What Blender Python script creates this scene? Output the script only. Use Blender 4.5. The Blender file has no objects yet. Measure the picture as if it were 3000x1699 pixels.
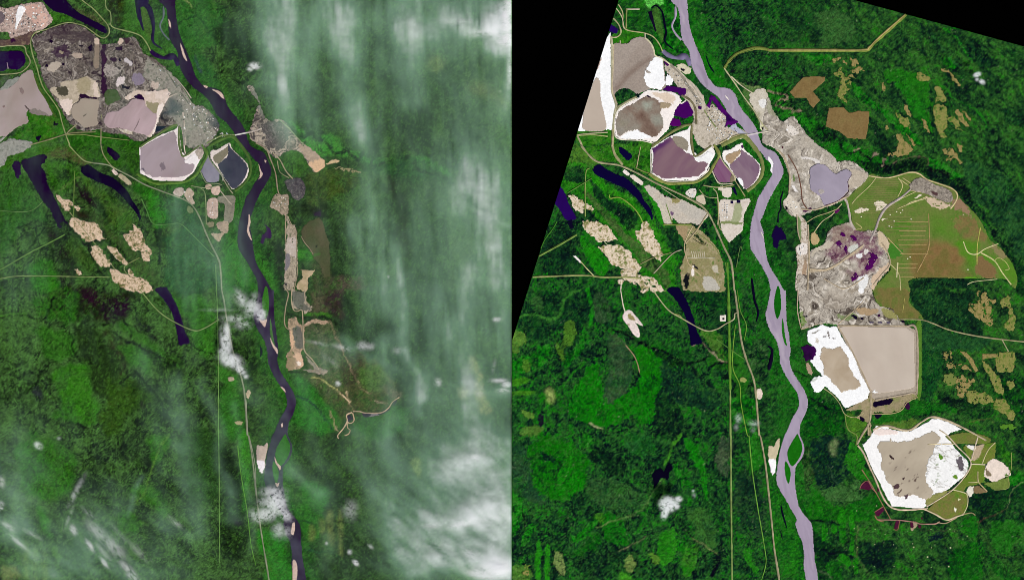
import bpy, math, random
import numpy as np
from mathutils import Vector

# ---------------------------------------------------------------- camera, world, sun, exposure
# one Blender unit = about 200 m on the ground; the two survey tiles lie side by side, north up
scene = bpy.context.scene
COL = scene.collection
cam_d = bpy.data.cameras.new("camera")
cam = bpy.data.objects.new("camera", cam_d)
COL.objects.link(cam)
CAM_H = 700.0
cam.location = (0.0, 0.0, CAM_H)
cam_d.sensor_width = 36.0
cam_d.lens = 36.0 * CAM_H / 300.0
cam_d.clip_start = 1.0
cam_d.clip_end = 6000.0
scene.camera = cam

SUN_EL, SUN_AZ = math.radians(50), math.radians(148)
world = bpy.data.worlds.new("World")
scene.world = world
world.use_nodes = True
wn = world.node_tree
bg = wn.nodes["Background"]
sky_n = wn.nodes.new("ShaderNodeTexSky")
sky_n.sky_type = 'NISHITA'
sky_n.sun_disc = False
sky_n.sun_elevation = SUN_EL
sky_n.sun_rotation = SUN_AZ
wn.links.new(sky_n.outputs[0], bg.inputs[0])
bg.inputs[1].default_value = 0.07
sun_d = bpy.data.lights.new("sun", 'SUN')
sun_d.energy = 4.4
sun_d.angle = math.radians(0.5)
sun_d.color = (1.0, 0.97, 0.92)
sun = bpy.data.objects.new("sun", sun_d)
COL.objects.link(sun)
sv = Vector((math.cos(SUN_EL) * math.sin(SUN_AZ), math.cos(SUN_EL) * math.cos(SUN_AZ), math.sin(SUN_EL)))
sun.rotation_euler = sv.to_track_quat('Z', 'Y').to_euler()
sun.location = sv * 900
vs = scene.view_settings
vs.view_transform = 'Standard'
vs.look = 'None'
vs.exposure = 0.0
vs.gamma = 1.0
vs.use_curve_mapping = False
scene.cycles.max_bounces = 12
scene.cycles.volume_bounces = 10
scene.cycles.transparent_max_bounces = 32
scene.cycles.pixel_filter_type = 'BLACKMAN_HARRIS'
scene.cycles.filter_width = 0.85
K_ALB = 1.30          # radiance a white level surface sends up in this light; turns looks into albedos

# ---------------------------------------------------------------- helpers: numbers
PW, PH = 1500.0, 1699.0
def lin(c):
    c = np.asarray(c, dtype=np.float64) / 255.0
    return np.where(c <= 0.04045, c / 12.92, ((c + 0.055) / 1.055) ** 2.4)
def A(c):
    return np.clip(lin(c) / K_ALB, 0.0004, 0.88)

def wx(x, panel):
    return (x + (PW if panel == 'R' else 0.0) - 1500.0) * 0.1
def wy(y):
    return (849.5 - y) * 0.1

_TAB = np.random.RandomState(7).rand(256, 256)
def vnoise(x, y, seed):
    x = x + seed * 17.31
    y = y + seed * 9.77
    xi = np.floor(x).astype(np.int64)
    yi = np.floor(y).astype(np.int64)
    fx = x - xi
    fy = y - yi
    fx = fx * fx * (3 - 2 * fx)
    fy = fy * fy * (3 - 2 * fy)
    a = _TAB[xi & 255, yi & 255]
    b = _TAB[(xi + 1) & 255, yi & 255]
    c = _TAB[xi & 255, (yi + 1) & 255]
    d = _TAB[(xi + 1) & 255, (yi + 1) & 255]
    return (a + (b - a) * fx) * (1 - fy) + (c + (d - c) * fx) * fy
def fbm(x, y, scale, octv=4, seed=0, ang=0.0, stretch=1.0, gain=0.5):
    """smooth noise in -1..1; stretch > 1 draws it out along the angle (degrees, 0 = east, 90 = south)"""
    if stretch != 1.0:
        a = math.radians(ang)
        u = (x * math.cos(a) + y * math.sin(a)) / stretch
        v = -x * math.sin(a) + y * math.cos(a)
    else:
        u, v = x, y
    s = 0.0
    amp = 1.0
    tot = 0.0
    f = 1.0 / scale
    for k in range(octv):
        s = s + amp * vnoise(u * f, v * f, seed * 13 + k * 5 + 1)
        tot += amp
        amp *= gain
        f *= 2.03
    return np.clip((s / tot - 0.5) * 2.9, -1.3, 1.3)

REG = {'q': (380.0, 240.0, 4.55), 'd': (0.0, 0.0, 0.857), 's': (0.0, 0.0, 1.0)}
def P(txt):
    """'rc x,y x,y | rc x,y': points in map pixels; rc names the survey sheet the points were read from"""
    out = []
    for seg in txt.split('|'):
        t = seg.split()
        r = t[0]
        if r in REG:
            ox, oy, z = REG[r]
        else:
            ox, oy, z = int(r[0]) * 750.0, int(r[1]) * 425.0, 3.4253
        for p in t[1:]:
            a, b = p.split(',')
            out.append((ox + float(a) / z, oy + float(b) / z))
    return np.array(out)

def spline(p, closed, step=5.0):
    n = len(p)
    if n < 3:
        closed = False
    out = []
    rng = range(n if closed else n - 1)
    for i in rng:
        if closed:
            a, b, c, d = p[(i - 1) % n], p[i], p[(i + 1) % n], p[(i + 2) % n]
        else:
            a, b, c, d = p[max(i - 1, 0)], p[i], p[i + 1], p[min(i + 2, n - 1)]
        L = np.hypot(*(c - b))
        m = max(1, int(L / step))
        for k in range(m):
            t = k / m
            out.append(0.5 * ((2 * b) + (c - a) * t + (2 * a - 5 * b + 4 * c - d) * t * t + (3 * b - a - 3 * c + d) * t ** 3))
    if not closed:
        out.append(p[-1])
    return np.array(out)

def roughen(p, amp, seed, minlen=3.0):
    """closed outline broken up by midpoint displacement"""
    rs = np.random.RandomState(seed)
    p = np.asarray(p)
    a = amp
    for it in range(6):
        q = np.roll(p, -1, axis=0)
        d = q - p
        L = np.hypot(d[:, 0], d[:, 1])
        if L.max() < minlen:
            break
        nrm = np.stack([-d[:, 1], d[:, 0]], 1) / np.maximum(L, 1e-6)[:, None]
        off = rs.uniform(-1, 1, len(p)) * np.minimum(a, L * 0.28)
        mid = (p + q) / 2 + nrm * off[:, None]
        split = L > minlen
        new = []
        for i in range(len(p)):
            new.append(p[i])
            if split[i]:
                new.append(mid[i])
        p = np.array(new)
        a *= 0.68
    return p

def outline(txt, smooth=True, rough=0.0, seed=1):
    p = P(txt) if isinstance(txt, str) else np.asarray(txt)
    if smooth:
        p = spline(p, True, 5.0 if rough < 2 else min(16.0, rough * 3.6))
    if rough > 0:
        p = roughen(p, rough, seed)
    return p

def fill(poly, xs, ys):
    """even-odd fill of a closed outline sampled at the grid xs x ys"""
    m = np.zeros((len(ys), len(xs)), bool)
    px, py = poly[:, 0], poly[:, 1]
    qx, qy = np.roll(px, -1), np.roll(py, -1)
    lo = np.searchsorted(ys, py.min())
    hi = np.searchsorted(ys, py.max())
    for j in range(max(lo, 0), min(hi + 1, len(ys))):
        y = ys[j]
        c = (py <= y) != (qy <= y)
        if not c.any():
            continue
        xc = np.sort(px[c] + (y - py[c]) * (qx[c] - px[c]) / (qy[c] - py[c]))
        m[j] = (np.searchsorted(xc, xs) & 1) == 1
    return m

def blur(a, r):
    r = int(round(r))
    if r < 1:
        return a
    for ax in (0, 1):
        for _ in range(2):
            pad = [(0, 0), (0, 0)]
            pad[ax] = (r + 1, r)
            c = np.cumsum(np.pad(a, pad, mode='edge'), axis=ax)
            n = a.shape[ax]
            if ax == 0:
                a = (c[2 * r + 1:2 * r + 1 + n] - c[0:n]) / (2 * r + 1)
            else:
                a = (c[:, 2 * r + 1:2 * r + 1 + n] - c[:, 0:n]) / (2 * r + 1)
    return a

def seg_dist(X, Y, line):
    """distance from every grid point to a polyline"""
    d = np.full(X.shape, 1e9)
    for a, b in zip(line[:-1], line[1:]):
        v = b - a
        L2 = max(v @ v, 1e-9)
        t = np.clip(((X - a[0]) * v[0] + (Y - a[1]) * v[1]) / L2, 0, 1)
        d = np.minimum(d, (X - a[0] - t * v[0]) ** 2 + (Y - a[1] - t * v[1]) ** 2)
    return np.sqrt(d)

# ---------------------------------------------------------------- helpers: objects
def tag(o, label=None, cat=None, group=None, kind=None):
    if label: o['label'] = label
    if cat: o['category'] = cat
    if group: o['group'] = group
    if kind: o['kind'] = kind
    return o

def mesh_obj(name, v, quads, mat, parent=None, col=None, tris=None, smooth=False):
    me = bpy.data.meshes.new(name)
    v = np.asarray(v, dtype=np.float32)
    nq = 0 if quads is None else len(quads)
    nt = 0 if tris is None else len(tris)
    me.vertices.add(len(v))
    me.vertices.foreach_set("co", v.ravel())
    idx = []
    if nq: idx.append(np.asarray(quads, dtype=np.int32).ravel())
    if nt: idx.append(np.asarray(tris, dtype=np.int32).ravel())
    idx = np.concatenate(idx)
    me.loops.add(len(idx))
    me.loops.foreach_set("vertex_index", idx)
    me.polygons.add(nq + nt)
    starts = np.concatenate([np.arange(nq) * 4, nq * 4 + np.arange(nt) * 3]).astype(np.int32)
    me.polygons.foreach_set("loop_start", starts)
    me.update(calc_edges=True)
    if smooth:
        me.polygons.foreach_set("use_smooth", np.ones(nq + nt, bool))
    if col is not None:
        at = me.attributes.new("cover", 'FLOAT_COLOR', 'POINT')
        c4 = np.ones((len(v), 4), np.float32)
        c4[:, :3] = col
        at.data.foreach_set("color", c4.ravel())
    me.materials.append(mat)
    o = bpy.data.objects.new(name, me)
    COL.objects.link(o)
    if parent is not None:
        o.parent = parent
    return o

def empty(name, x=0.0, y=0.0, z=0.0):
    o = bpy.data.objects.new(name, None)
    o.empty_display_size = 0.5
    COL.objects.link(o)
    return o

def make_mat(name, scale=2.0, amp=0.25, rough=0.9, spec=0.1, bump=0.0, detail=4.0, scale2=None, hue=0.0):
    """ground cover: the object's own land-cover colour broken up by two noises, plus fine relief"""
    m = bpy.data.materials.new(name)
    m.use_nodes = True
    nt = m.node_tree
    b = nt.nodes["Principled BSDF"]
    b.inputs["Roughness"].default_value = rough
    b.inputs["Specular IOR Level"].default_value = spec
    at = nt.nodes.new("ShaderNodeAttribute")
    at.attribute_name = "cover"
    tc = nt.nodes.new("ShaderNodeNewGeometry")
    n1 = nt.nodes.new("ShaderNodeTexNoise")
    n1.inputs["Scale"].default_value = scale
    n1.inputs["Detail"].default_value = detail
    nt.links.new(tc.outputs["Position"], n1.inputs["Vector"])
    mr = nt.nodes.new("ShaderNodeMapRange")
    mr.inputs["From Min"].default_value = 0.28
    mr.inputs["From Max"].default_value = 0.72
    mr.inputs["To Min"].default_value = 1.0 - amp
    mr.inputs["To Max"].default_value = 1.0 + amp
    nt.links.new(n1.outputs["Fac"], mr.inputs["Value"])
    mul = nt.nodes.new("ShaderNodeVectorMath")
    mul.operation = 'SCALE'
    nt.links.new(at.outputs["Color"], mul.inputs[0])
    nt.links.new(mr.outputs[0], mul.inputs["Scale"])
    nt.links.new(mul.outputs[0], b.inputs["Base Color"])
    if bump > 0:
        n2 = nt.nodes.new("ShaderNodeTexNoise")
        n2.inputs["Scale"].default_value = scale2 or scale * 1.7
        n2.inputs["Detail"].default_value = 3.0
        nt.links.new(tc.outputs["Position"], n2.inputs["Vector"])
        bp = nt.nodes.new("ShaderNodeBump")
        bp.inputs["Strength"].default_value = 1.0
        bp.inputs["Distance"].default_value = bump
        nt.links.new(n2.outputs["Fac"], bp.inputs["Height"])
        nt.links.new(bp.outputs["Normal"], b.inputs["Normal"])
    return m

M = {
    'forest': make_mat("boreal_forest", 4.0, 0.46, 0.95, 0.03, 0.045, 6.0, 5.0),
    'grass': make_mat("rough_grass", 4.0, 0.25, 0.95, 0.03, 0.02, 5.0, 5.0),
    'water': make_mat("dark_water", 0.25, 0.12, 0.8, 0.02, 0.0),
    'silt': make_mat("silty_water", 0.12, 0.05, 0.6, 0.08, 0.0),
    'sand': make_mat("pale_sand", 2.2, 0.10, 0.95, 0.05, 0.03, 5.0, 4.0),
    'spoil': make_mat("mine_spoil", 3.0, 0.20, 0.95, 0.05, 0.04, 6.0, 5.0),
    'field': make_mat("cleared_ground", 2.2, 0.16, 0.95, 0.04, 0.02, 6.0, 4.0),
    'road': make_mat("gravel_road", 3.0, 0.15, 0.95, 0.05, 0.0),
    'roof': make_mat("painted_roof", 6.0, 0.10, 0.6, 0.2, 0.0),
}

EDGE = 1500.0
def clip_R(x, y):
    x = np.maximum(x, 0.0)
    x = np.maximum(x, 313.0 - 0.3135 * y)
    y = np.where(x > 998.0, np.maximum(y, (x - 998.0) * 0.2733), y)
    return x, y
def clip_pts(x, y, panel):
    if panel == 'R':
        return clip_R(x, y)
    return np.minimum(x, EDGE), y
def inside_tile(x, y, panel):
    a, b = clip_pts(x, y, panel)
    return (np.abs(a - x) + np.abs(b - y)) < 1e-6

def grid_mesh(name, xs, ys, cell, zf, col, panel, mat, parent=None, skirt=0.35):
    """sheet over the kept cells, its rim turned down so that it is a solid step"""
    nx, ny = len(xs), len(ys)
    X, Y = np.meshgrid(xs, ys)
    inn = inside_tile(X, Y, panel)
    anyin = inn[:-1, :-1] | inn[1:, :-1] | inn[:-1, 1:] | inn[1:, 1:]
    cell = cell & anyin
    Xc, Yc = clip_pts(X, Y, panel)
    j, i = np.nonzero(cell)
    if len(j) == 0:
        return None
    a = j * nx + i
    q = np.stack([a + nx, a + nx + 1, a + 1, a], 1)      # faces up (rows run south)
    used = np.unique(q)
    re = np.full(nx * ny, -1, np.int64)
    re[used] = np.arange(len(used))
    Z = np.broadcast_to(zf, X.shape)
    v = np.stack([wx(Xc.ravel()[used], panel), wy(Yc.ravel()[used]), Z.ravel()[used]], 1)
    c = np.broadcast_to(col, X.shape + (3,)).reshape(-1, 3)[used]
    q = re[q]
    if skirt > 0:
        pc = np.pad(cell, 1)
        core = pc[1:-1, 1:-1]
        es = []
        for (dj, di, e0, e1) in ((-1, 0, 0, 1), (1, 0, nx + 1, nx), (0, -1, nx, 0), (0, 1, 1, nx + 1)):
            nb = pc[1 + dj:pc.shape[0] - 1 + dj, 1 + di:pc.shape[1] - 1 + di]
            jj, ii = np.nonzero(core & ~nb)
            s = jj * nx + ii
            es.append(np.stack([re[s + e0], re[s + e1]], 1))
        es = np.concatenate(es)
        ring = np.unique(es)
        r2 = np.full(len(v), -1, np.int64)
        r2[ring] = len(v) + np.arange(len(ring))
        low = v[ring].copy()
        low[:, 2] -= skirt
        v = np.concatenate([v, low])
        c = np.concatenate([c, c[ring]])
        sq = np.stack([es[:, 0], es[:, 1], r2[es[:, 1]], r2[es[:, 0]]], 1)
        q = np.concatenate([q, sq])
    return mesh_obj(name, v, q, mat, parent, c)

# colour makers: each takes map coordinates and returns albedo arrays
def flat(c, amp=0.06, scale=30, seed=3, tint=0.0):
    a = A(c)
    def f(X, Y):
        n = fbm(X, Y, scale, 4, seed)
        out = a * (1 + amp * n)[..., None]
        return out
    return f
def pal(cols, scale=20, seed=5, octv=5, warp=0.0, ang=0.0, stretch=1.0, sharp=1.0, gain=0.55):
    cs = np.array([A(c) for c in cols])
    def f(X, Y):
        x, y = X, Y
        if warp:
            x = X + warp * fbm(X, Y, scale * 1.6, 3, seed + 40)
            y = Y + warp * fbm(X, Y, scale * 1.6, 3, seed + 41)
        n = np.clip(fbm(x, y, scale, octv, seed, ang, stretch, gain) * 0.5 * sharp + 0.5, 0, 0.9999) * (len(cs) - 1)
        k = np.clip(n.astype(int), 0, len(cs) - 2)
        t = (n - k)[..., None]
        return cs[k] * (1 - t) + cs[k + 1] * t
    return f
def benches(cols, scale=40, seed=5, k=9.0, warp=18.0, wall=0.75):
    """mined ground: curving terraces with dark pit walls and haul tracks over mottled spoil"""
    cs = np.array([A(c) for c in cols])
    def f(X, Y):
        x = X + warp * fbm(X, Y, scale, 3, seed + 1)
        y = Y + warp * fbm(X, Y, scale, 3, seed + 2)
        h = fbm(x, y, scale * 1.5, 3, seed + 3)
        ph = h * k * 0.8
        band = vnoise(np.floor(ph) * 3.7, 0 * ph, seed)
        m = fbm(X, Y, scale * 0.4, 4, seed + 4, gain=0.7) * 0.45 + 0.5
        n = np.clip(1.15 * band + 0.55 * m - 0.36, 0, 0.9999) * (len(cs) - 1)
        kk = np.clip(n.astype(int), 0, len(cs) - 2)
        t = (n - kk)[..., None]
        c = cs[kk] * (1 - t) + cs[kk + 1] * t
        fr = ph - np.floor(ph)
        w = (np.clip(1.6 - fr / 0.17, 0, 1) * wall * np.clip(0.65 + 1.2 * fbm(X, Y, scale, 3, seed + 6), 0, 1))[..., None]
        c = c * (1 - w) + A((58, 46, 46)) * w
        r = np.abs(fbm(X, Y, scale * 1.3, 2, seed + 9))
        w = (np.clip(1 - r / 0.03, 0, 1) * 0.4)[..., None]
        c = c * (1 - w) + A((206, 192, 172)) * w
        g = fbm(X, Y, 4.5, 2, seed + 8)
        return c * np.clip(1 + 0.2 * g, .5, 1.5)[..., None]
    return f
def specks(cols, seed=5, size=2.2, base=None):
    cs = np.array([A(c) for c in cols])
    def f(X, Y):
        n = vnoise(X / size, Y / size, seed)
        m = vnoise(X / (size * 2.6), Y / (size * 2.6), seed + 3)
        k = np.clip(((0.6 * n + 0.4 * m - 0.15) / 0.7), 0, 0.9999) * (len(cs) - 1)
        kk = np.clip(k.astype(int), 0, len(cs) - 2)
        t = (k - kk)[..., None]
        return cs[kk] * (1 - t) + cs[kk + 1] * t
    return f

_seed = [100]
FOOT = {'L': [], 'R': []}        # outlines of everything laid on the land
LEVEL = {'water': 0.10, 'field': 0.12, 'ground': 0.13, 'sand': 0.145, 'pond': 0.16, 'detail': 0.175, 'road': 0.20}
def patch(panel, name, txt, colf, mat='field', level='ground', parent=None, smooth=True, rough=0.0, step=1.75,
          holes=None, relief=0.0, rscale=25, over=(), cut=(), extra=(), z=None, feather=0.0):
    """a piece of land cover or a sheet of water with its own outline, height and colour"""
    _seed[0] += 1
    sd = _seed[0]
    poly = outline(txt, smooth, rough, sd)
    polys = [poly] + [outline(t, smooth, rough, sd + 50 + k) for k, t in enumerate(extra)]
    allp = np.concatenate(polys)
    x0, y0 = allp.min(0) - step
    x1, y1 = allp.max(0) + step
    xs = np.arange(x0, x1 + step, step)
    ys = np.arange(y0, y1 + step, step)
    xc = (xs[:-1] + xs[1:]) / 2
    yc = (ys[:-1] + ys[1:]) / 2
    cell = fill(poly, xc, yc)
    for p in polys[1:]:
        cell |= fill(p, xc, yc)
    for t in cut:
        cell &= ~fill(outline(t, smooth, rough * 0.7, sd + 9), xc, yc)
    if holes:
        Xc, Yc = np.meshgrid(xc, yc)
        cell &= fbm(Xc, Yc, holes[0], 4, sd, gain=0.6) > holes[1]
    X, Y = np.meshgrid(xs, ys)
    if callable(colf):
        C = colf(X, Y)
    else:
        C = flat(colf)(X, Y)
    for ov in over:
        paint(C, xs, ys, X, Y, *ov)
    zz = (LEVEL[level] if z is None else z) + (sd % 90) * 1e-4      # no two sheets share a plane
    Z = np.full(X.shape, zz)
    if relief:
        Z = zz + relief * (0.6 + 0.6 * fbm(X, Y, rscale, 4, sd + 3)).clip(0, None)
    FOOT[panel].append(poly)
    return grid_mesh(name, xs, ys, cell, Z, C, panel, M[mat], parent)

def paint(C, xs, ys, X, Y, txt, c, warp=2.0, alpha=1.0, soft=0.0, smooth=True, wscale=12, mott=0.0):
    """change the cover inside an outline whose edge wanders, wide bends first and frayed on top"""
    poly = outline(txt, smooth) if isinstance(txt, str) else txt
    pad = warp * 3.2 + soft * 4 + 6
    i0, i1 = np.searchsorted(xs, [poly[:, 0].min() - pad, poly[:, 0].max() + pad])
    j0, j1 = np.searchsorted(ys, [poly[:, 1].min() - pad, poly[:, 1].max() + pad])
    if i1 - i0 < 2 or j1 - j0 < 2:
        return
    cx, cy = xs[i0:i1], ys[j0:j1]
    x, y = X[j0:j1, i0:i1], Y[j0:j1, i0:i1]
    m = fill(poly, cx, cy)
    if not m.any():
        return
    m = m.astype(np.float64)
    stp = xs[1] - xs[0]
    if warp > 0:
        jj, ii = np.indices(m.shape)
        dx = warp * (1.1 * fbm(x, y, wscale * 2.2, 2, 23) + 0.9 * fbm(x, y, wscale * 0.55, 3, 21, gain=0.8))
        dy = warp * (1.1 * fbm(x, y, wscale * 2.2, 2, 24) + 0.9 * fbm(x, y, wscale * 0.55, 3, 22, gain=0.8))
        dx = np.rint(dx / stp).astype(int)
        dy = np.rint(dy / stp).astype(int)
        m = m[np.clip(jj + dy, 0, m.shape[0] - 1), np.clip(ii + dx, 0, m.shape[1] - 1)]
    if soft > 0:
        m = blur(m, soft / stp)
    if mott > 0:
        m = m * np.clip(1.0 - mott + mott * 1.9 * (0.55 + 0.9 * fbm(x, y, 15, 5, 27, gain=0.8)), 0, 1)
    m = (m * alpha)[..., None]
    cc = c(x, y) if callable(c) else A(c)
    C[j0:j1, i0:i1] = C[j0:j1, i0:i1] * (1 - m) + cc * m

def thing(name, label, cat, group=None):
    return tag(empty(name), label, cat, group)

def line_mesh(name, panel, txt, width, c, mat='road', z=None, parent=None, closed=False, height=0.0, smooth=True, widths=None):
    """a road, track or bank that follows a line: flat top, sloping sides"""
    p = P(txt) if isinstance(txt, str) else np.asarray(txt)
    if smooth:
        p = spline(p, closed, 4.0)
    # keep the stretch that lies on the tile
    ok = inside_tile(p[:, 0], p[:, 1], panel)
    p = p[ok]
    if len(p) < 2:
        return None
    n = len(p)
    if closed:
        t = np.roll(p, -1, 0) - np.roll(p, 1, 0)
    else:
        t = np.gradient(p, axis=0)
    t = t / np.maximum(np.hypot(t[:, 0], t[:, 1]), 1e-6)[:, None]
    nr = np.stack([-t[:, 1], t[:, 0]], 1)
    w = np.full(n, width) if widths is None else np.interp(np.linspace(0, 1, n), np.linspace(0, 1, len(widths)), widths)
    if not closed and n > 6:
        w = w * (1 + 0.4 * fbm(p[:, 0], p[:, 1], 18, 4, 31, gain=.7))
    _seed[0] += 1
    zz = (LEVEL['road'] if z is None else z) + (_seed[0] % 90) * 1e-4
    top = zz + height
    if height > 0:
        prof = ((-0.5, zz - 0.3), (-0.42, zz), (-0.16, top), (0.16, top), (0.42, zz), (0.5, zz - 0.3))
    else:
        prof = ((-0.5, zz - 0.3), (-0.5, zz), (0.5, zz), (0.5, zz - 0.3))
    m = len(prof)
    v = []
    for (o, zq) in prof:
        pt = p + nr * (w * o)[:, None]
        v.append(np.stack([wx(pt[:, 0], panel), wy(pt[:, 1]), np.full(n, zq)], 1))
    v = np.stack(v, 1).reshape(-1, 3)
    cnt = n if closed else n - 1
    i = np.arange(cnt)
    k = (i + 1) % n
    q = []
    for s in range(m - 1):
        q.append(np.stack([i * m + s, k * m + s, k * m + s + 1, i * m + s + 1], 1))
    q = np.concatenate(q)
    x, y = np.repeat(p[:, 0], m), np.repeat(p[:, 1], m)
    C = A(c) * np.clip(1 + 0.32 * fbm(x, y, 13, 3, 3, gain=.8), .4, 1.5)[:, None]
    return mesh_obj(name, v, q, M[mat], parent, C)

# ---------------------------------------------------------------- the river, read once for both surveys
RIV_W = P("00 1560,-160 1590,0 1660,80 1682,180 1692,290 1708,400 1742,460 1782,530 1790,620 1815,700 1870,800 1940,880 2010,930 2080,990 2130,1070 2180,1160 2260,1225 2325,1300 2375,1380 2420,1456 | 01 2432,10 2500,80 2555,150 | 11 30,190 42,285 10,350 | 01 2560,375 2500,480 2468,530 2440,630 2400,780 2385,950 2400,1050 2470,1160 2530,1260 2569,1335 | 11 12,1390 24,1456 | 12 10,80 -10,170 -25,260 5,370 80,500 100,560 115,640 125,740 170,840 230,940 290,1030 310,1120 298,1190 240,1290 185,1420 | 13 165,0 120,150 92,330 85,460 120,550 170,630 200,690 250,770 285,840 275,890 310,1000 345,1080 360,1200 357,1300 378,1456 385,1700 390,2000")
RIV_E = P("00 1755,-160 1758,0 1766,150 1790,300 1830,420 1880,540 1920,640 1960,760 2010,830 2060,875 2140,882 2210,912 2255,980 2282,1060 2330,1130 2400,1210 2450,1290 2482,1390 2510,1456 | 11 0,42 80,82 138,200 155,265 130,340 65,450 0,575 | 01 2530,680 2508,735 2490,765 2518,860 2532,960 2550,1090 | 11 3,1185 55,1280 112,1370 160,1456 | 12 176,0 180,150 186,300 206,430 225,600 216,700 240,800 300,900 368,1010 400,1110 382,1220 330,1330 318,1440 | 13 330,20 360,100 355,190 302,280 275,330 270,480 290,620 310,710 360,790 420,860 445,920 455,1080 470,1250 490,1350 505,1456 530,1700 560,2000")
RIVER = np.concatenate([spline(RIV_W, False), spline(RIV_E, False)[::-1]])
MIDRIV = np.stack([np.interp(np.linspace(0, 1, 160), np.linspace(0, 1, len(RIV_W)), RIV_W[:, k]) * 0.5 +
                   np.interp(np.linspace(0, 1, 160), np.linspace(0, 1, len(RIV_E)), RIV_E[:, k]) * 0.5 for k in (0, 1)], 1)

# ---------------------------------------------------------------- black ground the survey tiles lie on
g = bpy.data.materials.new("no_data_black")
g.use_nodes = True
gb = g.node_tree.nodes["Principled BSDF"]
gb.inputs["Base Color"].default_value = (0.0002, 0.0002, 0.0002, 1)
gb.inputs["Roughness"].default_value = 1.0
gb.inputs["Specular IOR Level"].default_value = 0.0
gq = mesh_obj("ground", [(-3000, -3000, -1.2), (3000, -3000, -1.2), (3000, 3000, -1.2), (-3000, 3000, -1.2)], [(0, 1, 2, 3)], g)
tag(gq, "plain black ground showing beyond the slanted edges of the clear tile", kind='structure')

# ---------------------------------------------------------------- forest of each tile
ST = 3.05
def veg(cols, X, Y, spec):
    n = 0.0
    tot = 0.0
    for (w, sc, sd, ang, stv) in spec:
        n = n + w * fbm(X, Y, sc, 4, sd, ang, stv, 0.6)
        tot += w
    # stands of one age and kind: patches with their own tone and a crisp, crooked edge
    s0 = spec[0][2]
    a = fbm(X, Y, 34, 5, s0 + 500, spec[0][3], min(spec[0][4], 2.2), .68)
    b = fbm(X, Y, 52, 5, s0 + 501, spec[0][3], min(spec[0][4], 2.2), .66)
    stand = vnoise(np.floor(a * 3.4) * 5.0 + .0, np.floor(b * 3.4) * 5.0 + .0, s0 + 502) * 2 - 1
    n = n / tot * 1.25 + 0.50 * stand
    n = np.clip(n + 0.5, 0, 0.9999) * (len(cols) - 1)
    cs = np.array([A(c) for c in cols])
    k = n.astype(int)
    t = (n - k)[..., None]
    return cs[k] * (1 - t) + cs[k + 1] * t

DKR = [(3, 14, 18), (5, 24, 22), (10, 40, 26), (14, 52, 28), (20, 66, 26)]
BRT = [(6, 52, 16), (8, 88, 8), (12, 108, 8), (20, 124, 14), (50, 124, 36)]
OLV = [(26, 70, 34), (44, 84, 42), (58, 96, 46), (40, 88, 34)]

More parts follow.
